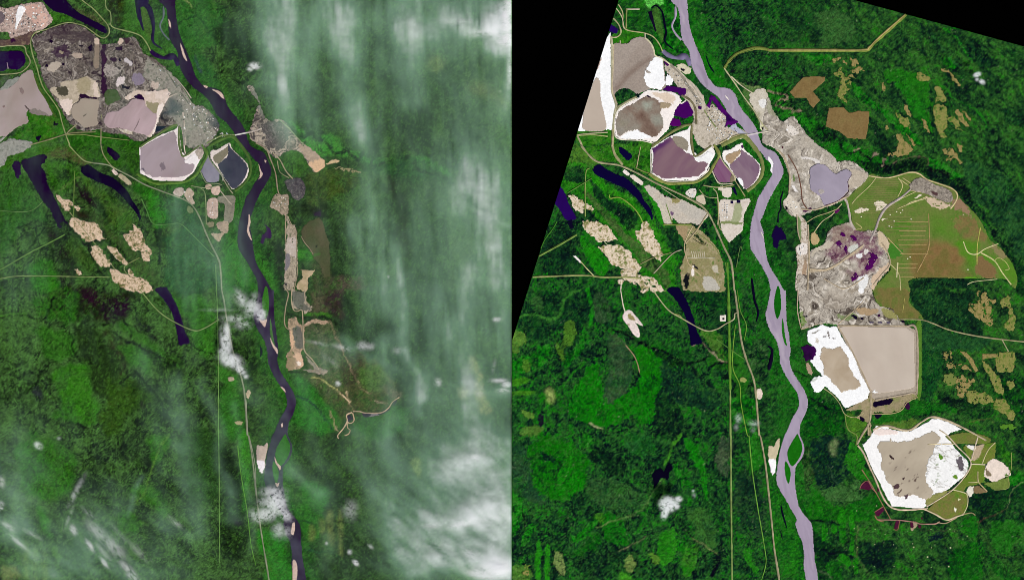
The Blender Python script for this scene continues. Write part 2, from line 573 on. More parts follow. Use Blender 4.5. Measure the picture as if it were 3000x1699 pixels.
def land_R():
    xs = np.arange(0, 1500 + 110, ST)
    ys = np.arange(-110, 1699 + 110, ST)
    X, Y = np.meshgrid(xs, ys)
    base = veg([(4, 17, 20), (9, 38, 24), (18, 62, 28), (32, 82, 34), (42, 94, 34), (20, 108, 14)], X, Y,
               [(0.45, 170, 1, 0, 1), (0.7, 48, 2, 0, 1), (0.9, 15, 3, 0, 1), (0.8, 6.5, 4, 0, 1)])
    east = veg([(8, 24, 20), (13, 46, 25), (28, 68, 30), (38, 86, 30), (56, 100, 40), (34, 112, 20)], X, Y,
               [(0.5, 70, 6, 46, 3.5), (0.8, 22, 7, 46, 3.2), (0.8, 9, 8, 40, 1.6), (0.8, 6, 9, 0, 1)])
    e = blur(((X - 850) > 0.0).astype(float), 40)[..., None]
    C = base * (1 - e) + east * e
    # alluvial green along the river
    d = seg_dist(X, Y, MIDRIV)
    w = np.clip(1.25 - (d + 14 * fbm(X, Y, 30, 4, 12)) / 62.0, 0, 1)[..., None] * 0.85
    C = C * (1 - w) + veg([(12, 70, 14), (14, 96, 10), (24, 116, 14), (40, 110, 30)], X, Y, [(1, 30, 14, 80, 2), (1, 8, 15, 0, 1)]) * w
    def V(cols, seed, sc=24, stv=1.0, ang=0):
        return lambda x, y: veg(cols, x, y, [(0.9, sc, seed, ang, stv), (1.0, 7, seed + 1, 0, 1)])
    p = lambda t, c, warp=7.0, alpha=0.95, soft=0.0, ws=22, mott=.34: paint(C, xs, ys, X, Y, t, c, warp * 1.35, alpha, soft, True, ws, mott)
    br, dk, ol = V(BRT, 31), V(DKR, 33), V(OLV, 35)
    # west of the river, upper part: valley meadows round the oxbow lakes
    p("00 1070,-100 1900,-100 1780,300 1600,520 1500,500 1320,330 1100,280", V([(14, 60, 24), (24, 88, 20), (30, 110, 16)], 41))
    p("00 1480,20 1620,0 1690,250 1700,430 1780,560 1740,580 1560,500 1400,330 1500,300 1560,200", V(BRT, 43), 4)
    p("00 1350,-20 1490,-20 1500,70 1440,40 1380,90", (110, 214, 88), 3)
    p("00 1400,130 1440,75 1490,130 1510,280 1500,420 1440,300", (66, 112, 40), 3)
    p("00 1060,300 1300,330 1330,370 1200,390 1160,430 1020,440 1000,400", V([(34, 110, 12), (56, 130, 20)], 44), 3)
    p("00 1830,370 1930,470 2080,690 2120,780 2060,860 1960,760 1890,560", V([(16, 104, 10), (28, 124, 14)], 45), 4)
    p("00 2040,830 2250,900 2330,1060 2470,1330 2450,1400 2300,1100 2200,900", V(BRT, 46), 4)
    p("00 1830,760 1930,860 1990,940 1930,990 1850,880", V([(20, 70, 30), (26, 84, 30)], 47), 3)
    p("00 2380,860 2500,880 2569,980 2569,1500 2480,1230 2330,960", V([(70, 110, 50), (96, 124, 66)], 48), 4)
    p("00 610,1310 1000,1290 1010,1456 600,1456 | 01 700,0 1000,0 1380,-20 1400,280 1250,250 1000,180 820,150 690,20", V([(26, 92, 10), (44, 118, 16), (70, 128, 34)], 49), 3)
    p("01 600,0 690,10 850,170 800,240 570,180", V([(64, 112, 36), (84, 130, 40)], 50), 3)
    # lake country on the left
    p("01 560,200 800,240 1000,400 1250,540 1400,720 1560,1000 1640,1456 1500,1456 1350,1330 1100,1010 900,800 700,560 480,430", V([(20, 96, 10), (36, 126, 14), (54, 130, 28)], 52), 7, 1, 0, 22, .15)
    p("01 540,240 700,250 720,380 560,360", dk, 5)
    p("01 750,370 850,420 1000,560 1120,660 1130,740 950,640 820,500", dk, 5)
    p("01 1010,580 1130,600 1280,700 1270,800 1190,850 1100,760", dk, 5)
    p("01 740,460 850,560 1000,700 1180,920 1380,1080 1560,1300 1560,1456 1450,1330 1250,1130 1060,900 900,700 770,540", V([(52, 98, 34), (84, 102, 56), (66, 104, 40)], 54), 3)
    p("01 800,300 1000,440 1240,600 1300,760 1240,640 960,480 800,380", V([(28, 122, 10), (56, 142, 22)], 55), 3, 1, 0, 22, .1)
    p("01 1540,820 1640,830 1690,1010 1640,1090 1590,1020", dk, 4)
    p("01 690,900 860,1010 980,1200 900,1330 800,1250 700,1000", V([(14, 114, 8), (32, 130, 14)], 56), 4, 1, 0, 22, .1)
    p("01 330,980 480,800 640,950 680,1130 620,1290 300,1290 270,1100", dk, 7)
    p("01 1320,380 1480,560 1540,790 1480,780 1400,560 1300,420", V([(22, 126, 10), (40, 140, 20)], 57), 2, 1, 0, 22, .1)
    p("01 1930,530 2060,560 2060,620 1960,600", dk, 3)
    p("01 1500,400 1700,470 1960,610 1900,640 1690,540 1500,440", V([(16, 70, 14), (30, 84, 20)], 58), 2)
    p("01 2060,380 2400,500 2420,620 2320,900 2300,1250 2200,1200 2080,780", V([(30, 84, 20), (36, 104, 16)], 59), 3)
    p("01 2190,960 2300,900 2310,1060 2280,1200 2210,1180", dk, 4)
    # middle band, below the lakes
    p("02 100,80 700,0 900,60 1100,220 1000,400 800,300 640,480 500,420 300,520 100,400", V(DKR + [(16, 70, 24)], 60), 8)
    p("02 600,1060 700,830 820,720 870,880 930,1130 1000,1150 1100,1060 1280,900 1320,820 1470,850 1510,980 1440,1100 1420,1300 1300,1330 1200,1250 1050,1340 830,1360 600,1290 560,1180", V([(10, 96, 4), (12, 110, 4), (18, 120, 10)], 61), 5)
    p("02 1150,560 1420,560 1490,720 1500,880 1400,830 1280,840 1220,650", V([(14, 104, 4), (20, 116, 8)], 62), 5)
    p("02 540,700 640,520 740,430 700,560 620,720 560,800", V(BRT, 63), 5)
    p("02 300,560 380,600 370,720 200,780 0,860 0,700 180,620", V(BRT, 64), 6)
    p("02 950,480 1130,500 1190,800 1200,900 1080,1080 960,1150 920,980 960,760", V([(28, 62, 36), (44, 76, 46), (60, 84, 52)], 65), 5)
    p("02 840,60 960,90 1010,300 880,330 810,240", V([(40, 72, 40), (64, 92, 56)], 66), 5)
    p("02 180,60 290,80 300,190 200,190", V(OLV, 67), 5)
    p("02 520,330 620,330 640,450 560,560 520,520", (74, 118, 34), 4)
    p("02 440,530 530,570 540,700 500,700", (70, 114, 30), 3)
    p("02 0,420 120,430 140,500 60,560 80,620 0,600", (92, 132, 48), 4)
    p("02 110,700 190,710 180,810 120,800", (78, 120, 36), 3)
    p("02 0,890 150,870 150,920 0,960", (56, 124, 22), 3)
    p("02 0,1020 240,1010 240,1040 0,1060", (66, 128, 28), 2)
    p("02 330,1000 390,990 420,1080 390,1140 340,1100", (150, 168, 92), 5, .9, 3)
    p("02 90,1200 210,1230 210,1290 110,1250", (92, 132, 48), 3)
    p("02 130,1380 300,1380 280,1456 100,1456", (80, 118, 44), 4)
    p("02 270,1240 310,1230 310,1360 260,1360", (22, 4, 34), 2)
    p("02 1250,420 1560,560 1800,640 1780,740 1620,720 1400,560", V([(16, 60, 24), (20, 96, 14)], 68), 5)
    p("02 1320,540 1500,620 1700,680 1760,740 1650,760 1450,690 1400,600", V([(2, 8, 14), (8, 28, 14), (20, 70, 14)], 69), 6)
    p("02 1480,740 1700,780 1950,900 2100,1100 1950,1200 1700,1150 1540,1000", V([(6, 30, 26), (14, 46, 30), (22, 62, 34)], 70), 8)
    p("02 1460,1060 1620,1080 1720,1250 1700,1456 1500,1456 1440,1250", V([(4, 16, 20), (8, 34, 22), (16, 60, 22)], 71), 7)
    p("02 2100,900 2210,940 2210,1050 2300,1080 2420,1000 2430,920 2300,960 2150,860", V([(2, 8, 12), (4, 18, 14)], 72), 6)
    p("02 2200,1080 2420,1080 2450,1200 2440,1400 2220,1250", V(BRT, 73), 4)
    p("02 2330,560 2569,520 2569,1000 2500,900 2400,760", V([(3, 12, 20), (14, 50, 24), (60, 100, 50)], 74), 7)
    p("02 1800,30 2130,40 2130,200 1980,180 1880,130", V([(14, 74, 20), (8, 34, 26)], 75), 6)
    p("02 2000,640 2330,660 2350,1050 2250,1050 2180,820 2000,760", V([(22, 84, 14), (40, 110, 24)], 77), 6)
    p("02 1880,400 2100,440 2140,600 2120,700 2040,640 1940,520", V([(66, 108, 36), (80, 122, 44), (30, 104, 14)], 78), 4)
    # south-west
    p("03 160,140 330,0 560,60 800,250 740,330 700,520 560,650 260,560 220,360", V([(12, 96, 4), (16, 110, 6), (10, 70, 14)], 80), 7)
    p("03 480,330 640,330 710,420 690,540 560,640 490,620 470,480", V([(12, 108, 4), (16, 118, 8)], 81), 4)
    p("03 280,150 430,190 440,250 340,230", dk, 4)
    p("03 700,0 830,30 820,130 720,110", V(BRT, 82), 5)
    p("03 800,130 1000,120 1130,250 1150,400 1000,440 820,250", V([(3, 12, 18), (6, 28, 20), (16, 60, 18)], 83), 8)
    p("03 860,450 1350,520 1380,620 1250,760 900,700 740,560", V(OLV, 84), 9)
    p("03 1720,0 1860,130 1950,330 1980,640 1920,520 1880,380 1780,180", V([(12, 110, 6), (20, 122, 12)], 85), 4)
    p("03 1620,270 1740,400 1740,500 1660,440", V(BRT, 86), 4)
    p("03 1160,0 1370,0 1380,160 1220,210", V([(12, 78, 20), (36, 96, 40)], 87), 6)
    p("03 840,800 700,960 600,1030 640,1060 780,980 880,860", V(BRT, 88), 3)
    p("03 840,800 950,800 930,900 880,880", (56, 116, 24), 3)
    p("03 960,780 1130,850 1140,1060 1000,1060 900,930", V([(16, 90, 14), (12, 112, 8)], 89), 6)
    p("03 1480,1000 1560,950 1640,960 1640,1200 1570,1280 1500,1270", V([(26, 116, 10), (44, 128, 24)], 90), 5)
    p("03 1760,1080 1860,1080 1860,1250 1830,1360 1750,1400 1720,1260", V([(28, 118, 12), (58, 120, 30)], 91), 5)
    p("03 1800,740 2000,780 2050,1000 2080,1120 1900,1100 1800,960", V([(40, 84, 40), (56, 104, 40)], 92), 8)
    p("03 0,600 110,640 110,830 20,1000 0,1000", V(BRT, 93), 4)
    p("03 80,1080 150,950 250,890 230,970 110,1110", V(BRT, 94), 3)
    for x0, x1, y0 in ((245, 292, 1075), (336, 382, 1115)):
        p("03 %d,%d %d,%d %d,1500 %d,1500" % (x0, y0, x1, y0 + 10, x1 - 10, x0 - 2), V([(28, 124, 12), (36, 132, 18)], 95), 2)
    p("03 420,1170 500,1210 530,1390 450,1390", (120, 140, 76), 3)
    p("03 1120,1310 1180,1190 1220,1240 1210,1360", (112, 134, 66), 3)
    p("03 1080,1370 1200,1390 1190,1456 1090,1456", (60, 138, 28), 2)
    p("03 1380,1170 1490,1210 1470,1280 1410,1270", (86, 132, 40), 3)
    p("03 560,1180 740,1090 900,1000 860,1160 640,1260 | 03 640,1260 600,1200", V([(8, 60, 14), (14, 96, 10)], 96), 7)
    p("03 640,1180 900,1200 1100,1180 1100,1300 900,1400 660,1400", V([(4, 14, 20), (10, 38, 26), (16, 60, 24)], 97), 8)
    p("03 2060,60 2170,40 2180,400 2080,330", V([(50, 72, 50), (80, 96, 66)], 98), 7)
    p("03 2220,430 2480,460 2520,1000 2300,1020 2210,760", V([(8, 26, 26), (14, 44, 30), (40, 70, 40)], 99), 9)
    p("03 2400,0 2480,0 2500,280 2410,330", V([(22, 110, 14), (44, 124, 30)], 100), 2)
    p("03 2320,1160 2400,1160 2420,1260 2500,1350 2440,1370 2350,1260", (34, 120, 20), 4)
    p("03 0,1290 180,1310 170,1440 20,1456", V([(60, 110, 30), (90, 128, 54)], 101), 5)
    p("03 0,120 160,140 220,430 330,700 200,640 60,520 0,420", V([(20, 56, 36), (44, 78, 44)], 102), 8)
    p("03 640,560 720,560 720,660 600,690", dk, 5)
    p("03 1700,140 1780,160 1760,250 1700,220", dk, 4)
    # north-east: old forest and the tributary valley
    p("10 450,140 750,120 900,300 760,420 520,400", V([(44, 86, 40), (60, 100, 46), (34, 80, 36)], 110), 9)
    p("10 340,540 620,540 650,600 520,660 400,600", V(BRT, 111), 4)
    p("10 860,830 1000,950 1130,1080 1250,1180 1480,1380 1560,1456 1450,1456 1200,1220 1000,1060 880,960", V(BRT, 112), 4)
    p("10 1180,700 1420,720 1600,820 1580,950 1650,1060 1500,1080 1350,860 1200,800", V([(22, 100, 14), (36, 116, 20)], 113), 5)
    p("10 1280,850 1420,900 1560,1080 1640,1330 1560,1300 1400,1050", V([(18, 96, 12), (30, 120, 20)], 114), 4)
    p("10 2060,300 1830,300 1880,420 1960,520 2060,630 2000,540 1880,380 1760,280", V(BRT, 115), 3)
    p("10 1740,590 1860,630 1860,700 1760,660", V(BRT, 116), 4)
    p("10 1980,460 2060,450 2100,600 2020,560", dk, 4)
    p("10 2110,560 2260,560 2300,700 2150,680", dk, 5)
    p("10 2360,1120 2560,1170 2569,1260 2420,1250", dk, 6)
    p("10 90,850 210,850 200,900 100,900", (6, 14, 26), 3)
    p("10 0,780 180,820 220,960 300,1100 520,1250 640,1350 800,1456 600,1456 450,1370 330,1290 140,1200 40,1050 0,980", V([(4, 14, 14), (8, 40, 14), (16, 96, 14), (30, 120, 20)], 117), 4, 1, 0, 20, .08)
    p("11 500,0 800,0 1100,90 1200,130 1120,240 1000,240 850,150 700,150 620,90", V([(8, 90, 10), (20, 112, 14)], 118), 4)
    p("11 880,160 1130,180 1350,150 1560,130 1600,260 1700,360 1500,260 1250,300 1050,270", V([(3, 10, 16), (5, 20, 16), (8, 40, 12)], 119), 5, 1, 0, 20, .05)
    p("11 1590,130 1800,210 1950,290 1900,320 1700,270", V(BRT, 120), 4)
    p("11 1940,340 2100,600 2300,900 2569,1250 2569,1456 2480,1200 2300,980 2150,720 1930,520 1780,370 1600,280 1700,260", V([(3, 8, 16), (4, 18, 18), (10, 34, 22)], 121), 7, 1, 0, 22, .08)
    p("11 2000,150 2569,500 2569,1150 2300,820 2050,480", V([(10, 34, 24), (22, 62, 34), (40, 84, 40)], 122), 8)
    p("11 2360,1010 2569,1200 2569,1500 2480,1456 2480,1180", V([(5, 22, 20), (14, 64, 22)], 123), 5)
    # dark block east of the mine
    p("11 1430,1345 1950,1340 2000,1456 1420,1456 | 12 1420,0 2020,0 2050,200 2180,360 2100,480 1800,400 1540,290 1430,120", V([(6, 24, 22), (12, 46, 26), (20, 64, 32)], 124), 4)
    p("12 1545,300 1850,440 2250,500 2100,600 1880,600 1620,600 1540,500", V([(24, 66, 36), (34, 82, 38)], 125), 6)
    p("12 1540,600 1760,620 1780,800 1700,980 1600,1120 1540,1040", V([(12, 50, 30), (20, 84, 26), (6, 34, 26)], 126), 6)
    p("12 1720,1020 1900,1080 2200,1100 2280,1250 2160,1350 1900,1260 1500,1280 1450,1230 1700,1200", V([(3, 10, 18), (8, 30, 22), (14, 60, 20)], 127), 7)
    p("12 2240,1000 2569,900 2569,1456 2500,1300 2400,1120", V([(4, 18, 18), (10, 50, 20), (20, 96, 16)], 128), 6)
    p("12 1450,1100 1850,1180 1900,1250 1700,1230 1300,1330 1060,1330 1050,1300", V([(10, 84, 14), (30, 108, 20)], 129), 4)
    p("12 1080,1340 1500,1310 1420,1400 1220,1400", (86, 118, 42), 3)
    p("12 420,1070 640,1100 740,1230 800,1400 760,1456 340,1456 380,1300", V([(8, 70, 12), (12, 92, 10), (4, 30, 18)], 130), 6)
    p("12 770,1250 920,1280 1000,1280 960,1456 850,1456", V([(60, 112, 24), (80, 124, 36)], 131), 3)
    # south-east
    p("13 360,150 450,160 480,360 400,560 370,500", V([(5, 18, 14), (30, 60, 24), (70, 96, 50)], 132), 3)
    p("13 450,40 830,60 820,380 640,530 540,560 460,380", V([(4, 20, 26), (7, 32, 30), (12, 44, 32)], 133), 4)
    p("13 640,60 700,60 690,200 640,170", (132, 150, 96), 6, .8, 4)
    p("13 830,60 900,120 960,300 1020,450 880,440 780,280", V([(22, 108, 12), (36, 120, 20)], 134), 4)
    p("13 560,560 780,500 920,480 940,600 760,660 540,650", V([(50, 96, 44), (66, 110, 52)], 135), 6)
    p("13 430,580 520,600 640,700 900,740 1020,860 800,850 440,840", V([(16, 92, 10), (24, 110, 12)], 136), 5)
    p("13 940,600 1130,640 1170,740 1010,840 780,740", V([(20, 80, 16), (16, 100, 10)], 137), 6)
    p("13 430,960 640,1100 850,1240 640,1250 600,1456 520,1456 470,1250", V([(4, 16, 18), (8, 36, 20), (12, 54, 20)], 138), 6)
    p("13 920,1080 1250,1060 1280,1300 1000,1330 900,1240", V([(4, 14, 24), (8, 34, 26), (14, 60, 22)], 139), 8)
    p("13 1620,1010 1760,960 1740,1040 1640,1060", (6, 16, 34), 4)
    p("13 1840,1200 2100,1060 2130,1456 1860,1456", V([(14, 74, 16), (16, 100, 10)], 140), 7)
    p("13 1960,850 2080,820 2100,980 2030,1010 1960,920", V([(16, 96, 12), (26, 112, 18)], 141), 4)
    p("13 2290,860 2569,850 2480,1090 2460,1200 2290,1130 2250,990", V([(20, 90, 14), (34, 108, 24)], 142), 6)
    p("13 2080,1000 2200,1130 2340,1300 2569,1456 2400,1456 2200,1290", V([(4, 14, 22), (16, 70, 18), (24, 100, 20)], 143), 6)
    p("13 2000,560 2569,500 2569,850 2300,840 2050,760", V([(5, 24, 24), (10, 40, 26), (16, 70, 20)], 144), 7)
    p("13 2390,420 2569,370 2569,480 2420,520", V(BRT, 145), 4)
    p("13 2110,330 2170,400 2170,480 2110,440", (80, 118, 46), 3)
    p("13 2280,80 2450,170 2440,360 2380,300 2330,180", V([(20, 80, 16), (50, 116, 20)], 146), 4)
    for sx0, sx1, sy0, sy1 in ((715, 770, 780, 1080), (818, 860, 770, 1030), (540, 592, 900, 1050), (638, 690, 890, 980), (812, 860, 1060, 1200), (858, 900, 1240, 1390)):
        p("13 %d,%d %d,%d %d,%d %d,%d" % (sx0, sy0, sx1, sy0, sx1, sy1 - 10, sx0 + 5, sy1), V([(22, 112, 10), (30, 124, 14)], 147), 1.5)
    p("13 715,1180 810,1230 810,1310 720,1250", (26, 116, 14), 2)
    p("13 620,1290 720,1260 710,1456 590,1380", V([(16, 84, 12), (24, 110, 14)], 148), 5)
    p("13 0,560 60,900 100,1300 340,1456 380,1456 350,1250 300,1000 240,870 170,640 100,560", V([(22, 102, 14), (34, 118, 20), (18, 84, 20)], 149), 5)
    streams(C, X, Y, [
        ("00 2569,740 2520,690 2480,780 2420,850 2340,820 2290,740 2230,700 2150,780", 6, (10, 14, 22)),
        ("10 0,740 60,700 120,680 170,600", 5, (8, 20, 16)), ("10 0,870 50,800 110,770", 5, (10, 20, 18)),
        ("10 0,920 80,940 180,960 190,1000 100,1020 90,1070 240,1090 250,1130 330,1110", 4, (150, 128, 108)),
        ("10 500,1260 480,1340 560,1410 620,1360 700,1400 740,1456", 6, (8, 10, 20)),
        ("11 720,0 760,70 860,85 900,40 960,110 1030,140 1070,90 1160,130 1150,210 1250,200 1420,130 1580,150 1600,230 1720,260 1850,330 1950,430", 6, (8, 6, 16)), ("11 1140,210 1160,190 1150,140 1175,150", 3, (150, 130, 110)), ("11 1250,180 1420,125 1590,140 1600,200", 2, (120, 104, 84)),
        ("11 860,60 920,35", 4, (170, 140, 124)), ("11 1050,110 1080,85 1110,90", 3, (160, 140, 120)),
        ("02 80,270 220,240 340,290 420,290 490,230 510,130 560,60 690,0", 5, (56, 118, 40)),
        ("02 0,1080 90,1090 200,1060 260,1000 350,950 460,860 560,780 720,720", 4, (40, 104, 30)),
        ("02 750,0 790,110 800,200 790,330", 9, (22, 124, 14)),
        ("02 960,390 1100,420 1300,530 1480,600 1640,680 1770,740 1980,660", 6, (4, 6, 14)),
        ("02 1770,740 1900,880 1990,970", 6, (8, 22, 22)), ("02 2000,760 2060,730 2250,740", 6, (4, 8, 16)),
        ("02 1800,560 1910,530 2070,690 2150,720", 3, (160, 140, 118)), ("02 1900,530 2050,630", 4, (2, 4, 20)),
        ("02 780,1335 830,1370 900,1385", 4, (150, 160, 110)), ("02 500,980 620,830 740,720", 4, (30, 110, 20)),
        ("03 1690,0 1600,120 1580,200 1530,300", 6, (60, 128, 30)),
        ("03 1520,420 1460,520 1390,590 1350,690 1250,780 1070,840 860,920", 3.5, (100, 130, 70)),
        ("03 1500,640 1530,520 1520,430", 4, (66, 116, 40)), ("03 1590,790 1620,830 1600,880 1480,950 1330,1020 1230,1090 1090,1160 930,1190 900,1280 840,1370 760,1450", 3.5, (20, 40, 30)),
        ("03 1340,1010 1230,1080 1080,1160", 2.5, (120, 120, 84)), ("03 1640,810 1730,890 1760,970 1800,1020", 5, (3, 4, 10)),
        ("03 1800,1020 1900,1080 2060,1180", 2.5, (130, 130, 84)), ("03 2100,1050 2080,1200 2040,1330 2010,1400", 8, (6, 4, 20)),
        ("03 1150,470 1220,530 1300,550 1400,560", 7, (6, 28, 22)), ("03 110,700 120,960 20,1010", 3, (4, 8, 12)),
        ("03 1060,1350 1180,1390 1260,1350 1340,1290", 5, (4, 8, 18)),
        ("12 400,1080 500,1130 620,1210 580,1300", 6, (4, 8, 18)), ("12 260,810 340,830 440,900", 4, (6, 8, 14)),
        ("12 1450,1250 1700,1300 1950,1300", 4, (6, 12, 20)), ("12 2000,1330 2200,1290 2280,1330", 2.5, (90, 110, 50)),
        ("13 420,850 500,850 600,860 720,890", 5, (6, 10, 18)), ("13 470,1130 560,1150 680,1180 780,1180 880,1240", 5, (6, 10, 20)),
        ("13 490,1350 560,1370 640,1420", 4, (70, 90, 60)), ("13 2180,1000 2250,1180 2350,1260 2440,1180 2480,1080 2569,1000", 3, (50, 96, 36)),
        ("13 600,300 690,480", 2, (60, 90, 60)), ("13 900,900 900,1200 1020,1400", 2.5, (90, 110, 60)),
        ("13 1520,950 2000,955", 1.8, (60, 60, 44)), ("13 2569,470 2460,540 2400,720", 2.2, (110, 130, 80)), ("13 2100,870 2280,790 2400,730", 2.2, (90, 70, 50)),
        ("13 2080,790 2110,870 2120,950 2200,1080 2300,1230", 3, (40, 70, 30)),
        ("10 1630,330 1760,500 1930,680", 3, (50, 110, 50)), ("10 1640,810 1790,900 1860,980 2100,1120 2200,1280", 4, (30, 116, 20)),
        ("10 1860,960 2050,940 2140,930", 3, (30, 70, 30)), ("10 2569,800 2520,830 2569,980", 4, (50, 120, 30)),
        ("02 185,0 190,1000", 1.6, (20, 66, 30)), ("02 560,60 560,300", 1.6, (24, 60, 30)), ("03 590,0 590,330", 3, (26, 120, 14)), ("03 680,0 690,300", 2.5, (30, 118, 20)),
        ("00 2220,800 2330,860 2500,880", 2.5, (140, 160, 100)), ("00 2130,690 2110,600 2140,520", 3, (20, 50, 30)),
    ])
    wx_, wy_ = X + 16 * fbm(X, Y, 30, 3, 305), Y + 16 * fbm(X, Y, 30, 3, 306)
    v2 = np.abs(fbm(wx_, wy_, 34, 2, 307))
    m = (np.clip(1.3 - v2 / .04, 0, 1) * np.clip(.15 + .9 * fbm(X, Y, 90, 2, 308), 0, .75))[..., None]
    C = C * (1 - m) + A((6, 20, 20)) * m
    v3 = np.clip(1.2 - np.abs(v2 - .10) / .045, 0, 1) * np.clip(.1 + .8 * fbm(X, Y, 90, 2, 308), 0, .5)
    C = C * (1 - v3[..., None]) + A((34, 118, 18)) * v3[..., None]
    vn = np.abs(fbm(wx_, wy_, 70, 4, 301, gain=.6))
    m = (np.clip(1.4 - vn / .035, 0, 1) * np.clip(.45 + fbm(X, Y, 120, 2, 302), 0, .85))[..., None]
    C = C * (1 - m) + A((8, 20, 18)) * m
    big = fbm(X, Y, 75, 3, 311)
    br_ = np.clip((C[..., 1] - .085) / .05, 0, 1)
    k = np.clip((fbm(X, Y, 12, 4, 312, gain=.95) - .16 + .30 * big) * 4.5, 0, 1) * (1 - .55 * br_)
    C = C * (1 - .52 * k[..., None]) + A((3, 15, 20)) * .52 * k[..., None]
    k = np.clip((fbm(X, Y, 8, 4, 313, gain=.95) - .26 - .25 * big) * 4.0, 0, 1)
    C = C * (1 - .55 * k[..., None]) + A((52, 104, 40)) * .55 * k[..., None]
    # pale flecks: deadfall, seismic pads and openings
    f = vnoise(X / 3.1, Y / 3.1, 77) * vnoise(X / 5, Y / 5, 78)
    m = np.clip((f - 0.78) * 9, 0, 0.55)[..., None]
    C = C * (1 - m) + A((130, 140, 110)) * m
    fine = 1 + 0.55 * fbm(X, Y, 4.6, 3, 201, gain=0.9)
    C *= np.clip(fine, 0.25, 2.0)[..., None]
    Z = 0.035 + 0.035 * fbm(X, Y, 9, 3, 88)
    return grid_mesh("forest", xs, ys, np.ones((len(ys) - 1, len(xs) - 1), bool), Z, C, 'R', M['forest'], skirt=1.1)

def streams(C, X, Y, items):
    for t, w, c in items:
        l = spline(P(t), False, 6.0)
        pad = 12
        x0, y0 = l.min(0) - pad
        x1, y1 = l.max(0) + pad
        xs, ys = X[0], Y[:, 0]
        i0, i1 = np.searchsorted(xs, x0), np.searchsorted(xs, x1)
        j0, j1 = np.searchsorted(ys, y0), np.searchsorted(ys, y1)
        if i1 <= i0 or j1 <= j0:
            continue
        sx, sy = X[j0:j1, i0:i1], Y[j0:j1, i0:i1]
        d = seg_dist(sx + 5 * fbm(sx, sy, 16, 4, 51, gain=.7), sy + 5 * fbm(sx, sy, 16, 4, 52, gain=.7), l)
        m = (np.clip((w * 0.62 + 1.3 - d) / 2.0, 0, 1) * min(1.0, 0.62 + w * 0.08) * np.clip(.9 + .7 * fbm(sx, sy, 18, 3, 53), .3, 1))[..., None]
        C[j0:j1, i0:i1] = C[j0:j1, i0:i1] * (1 - m) + A(c) * m

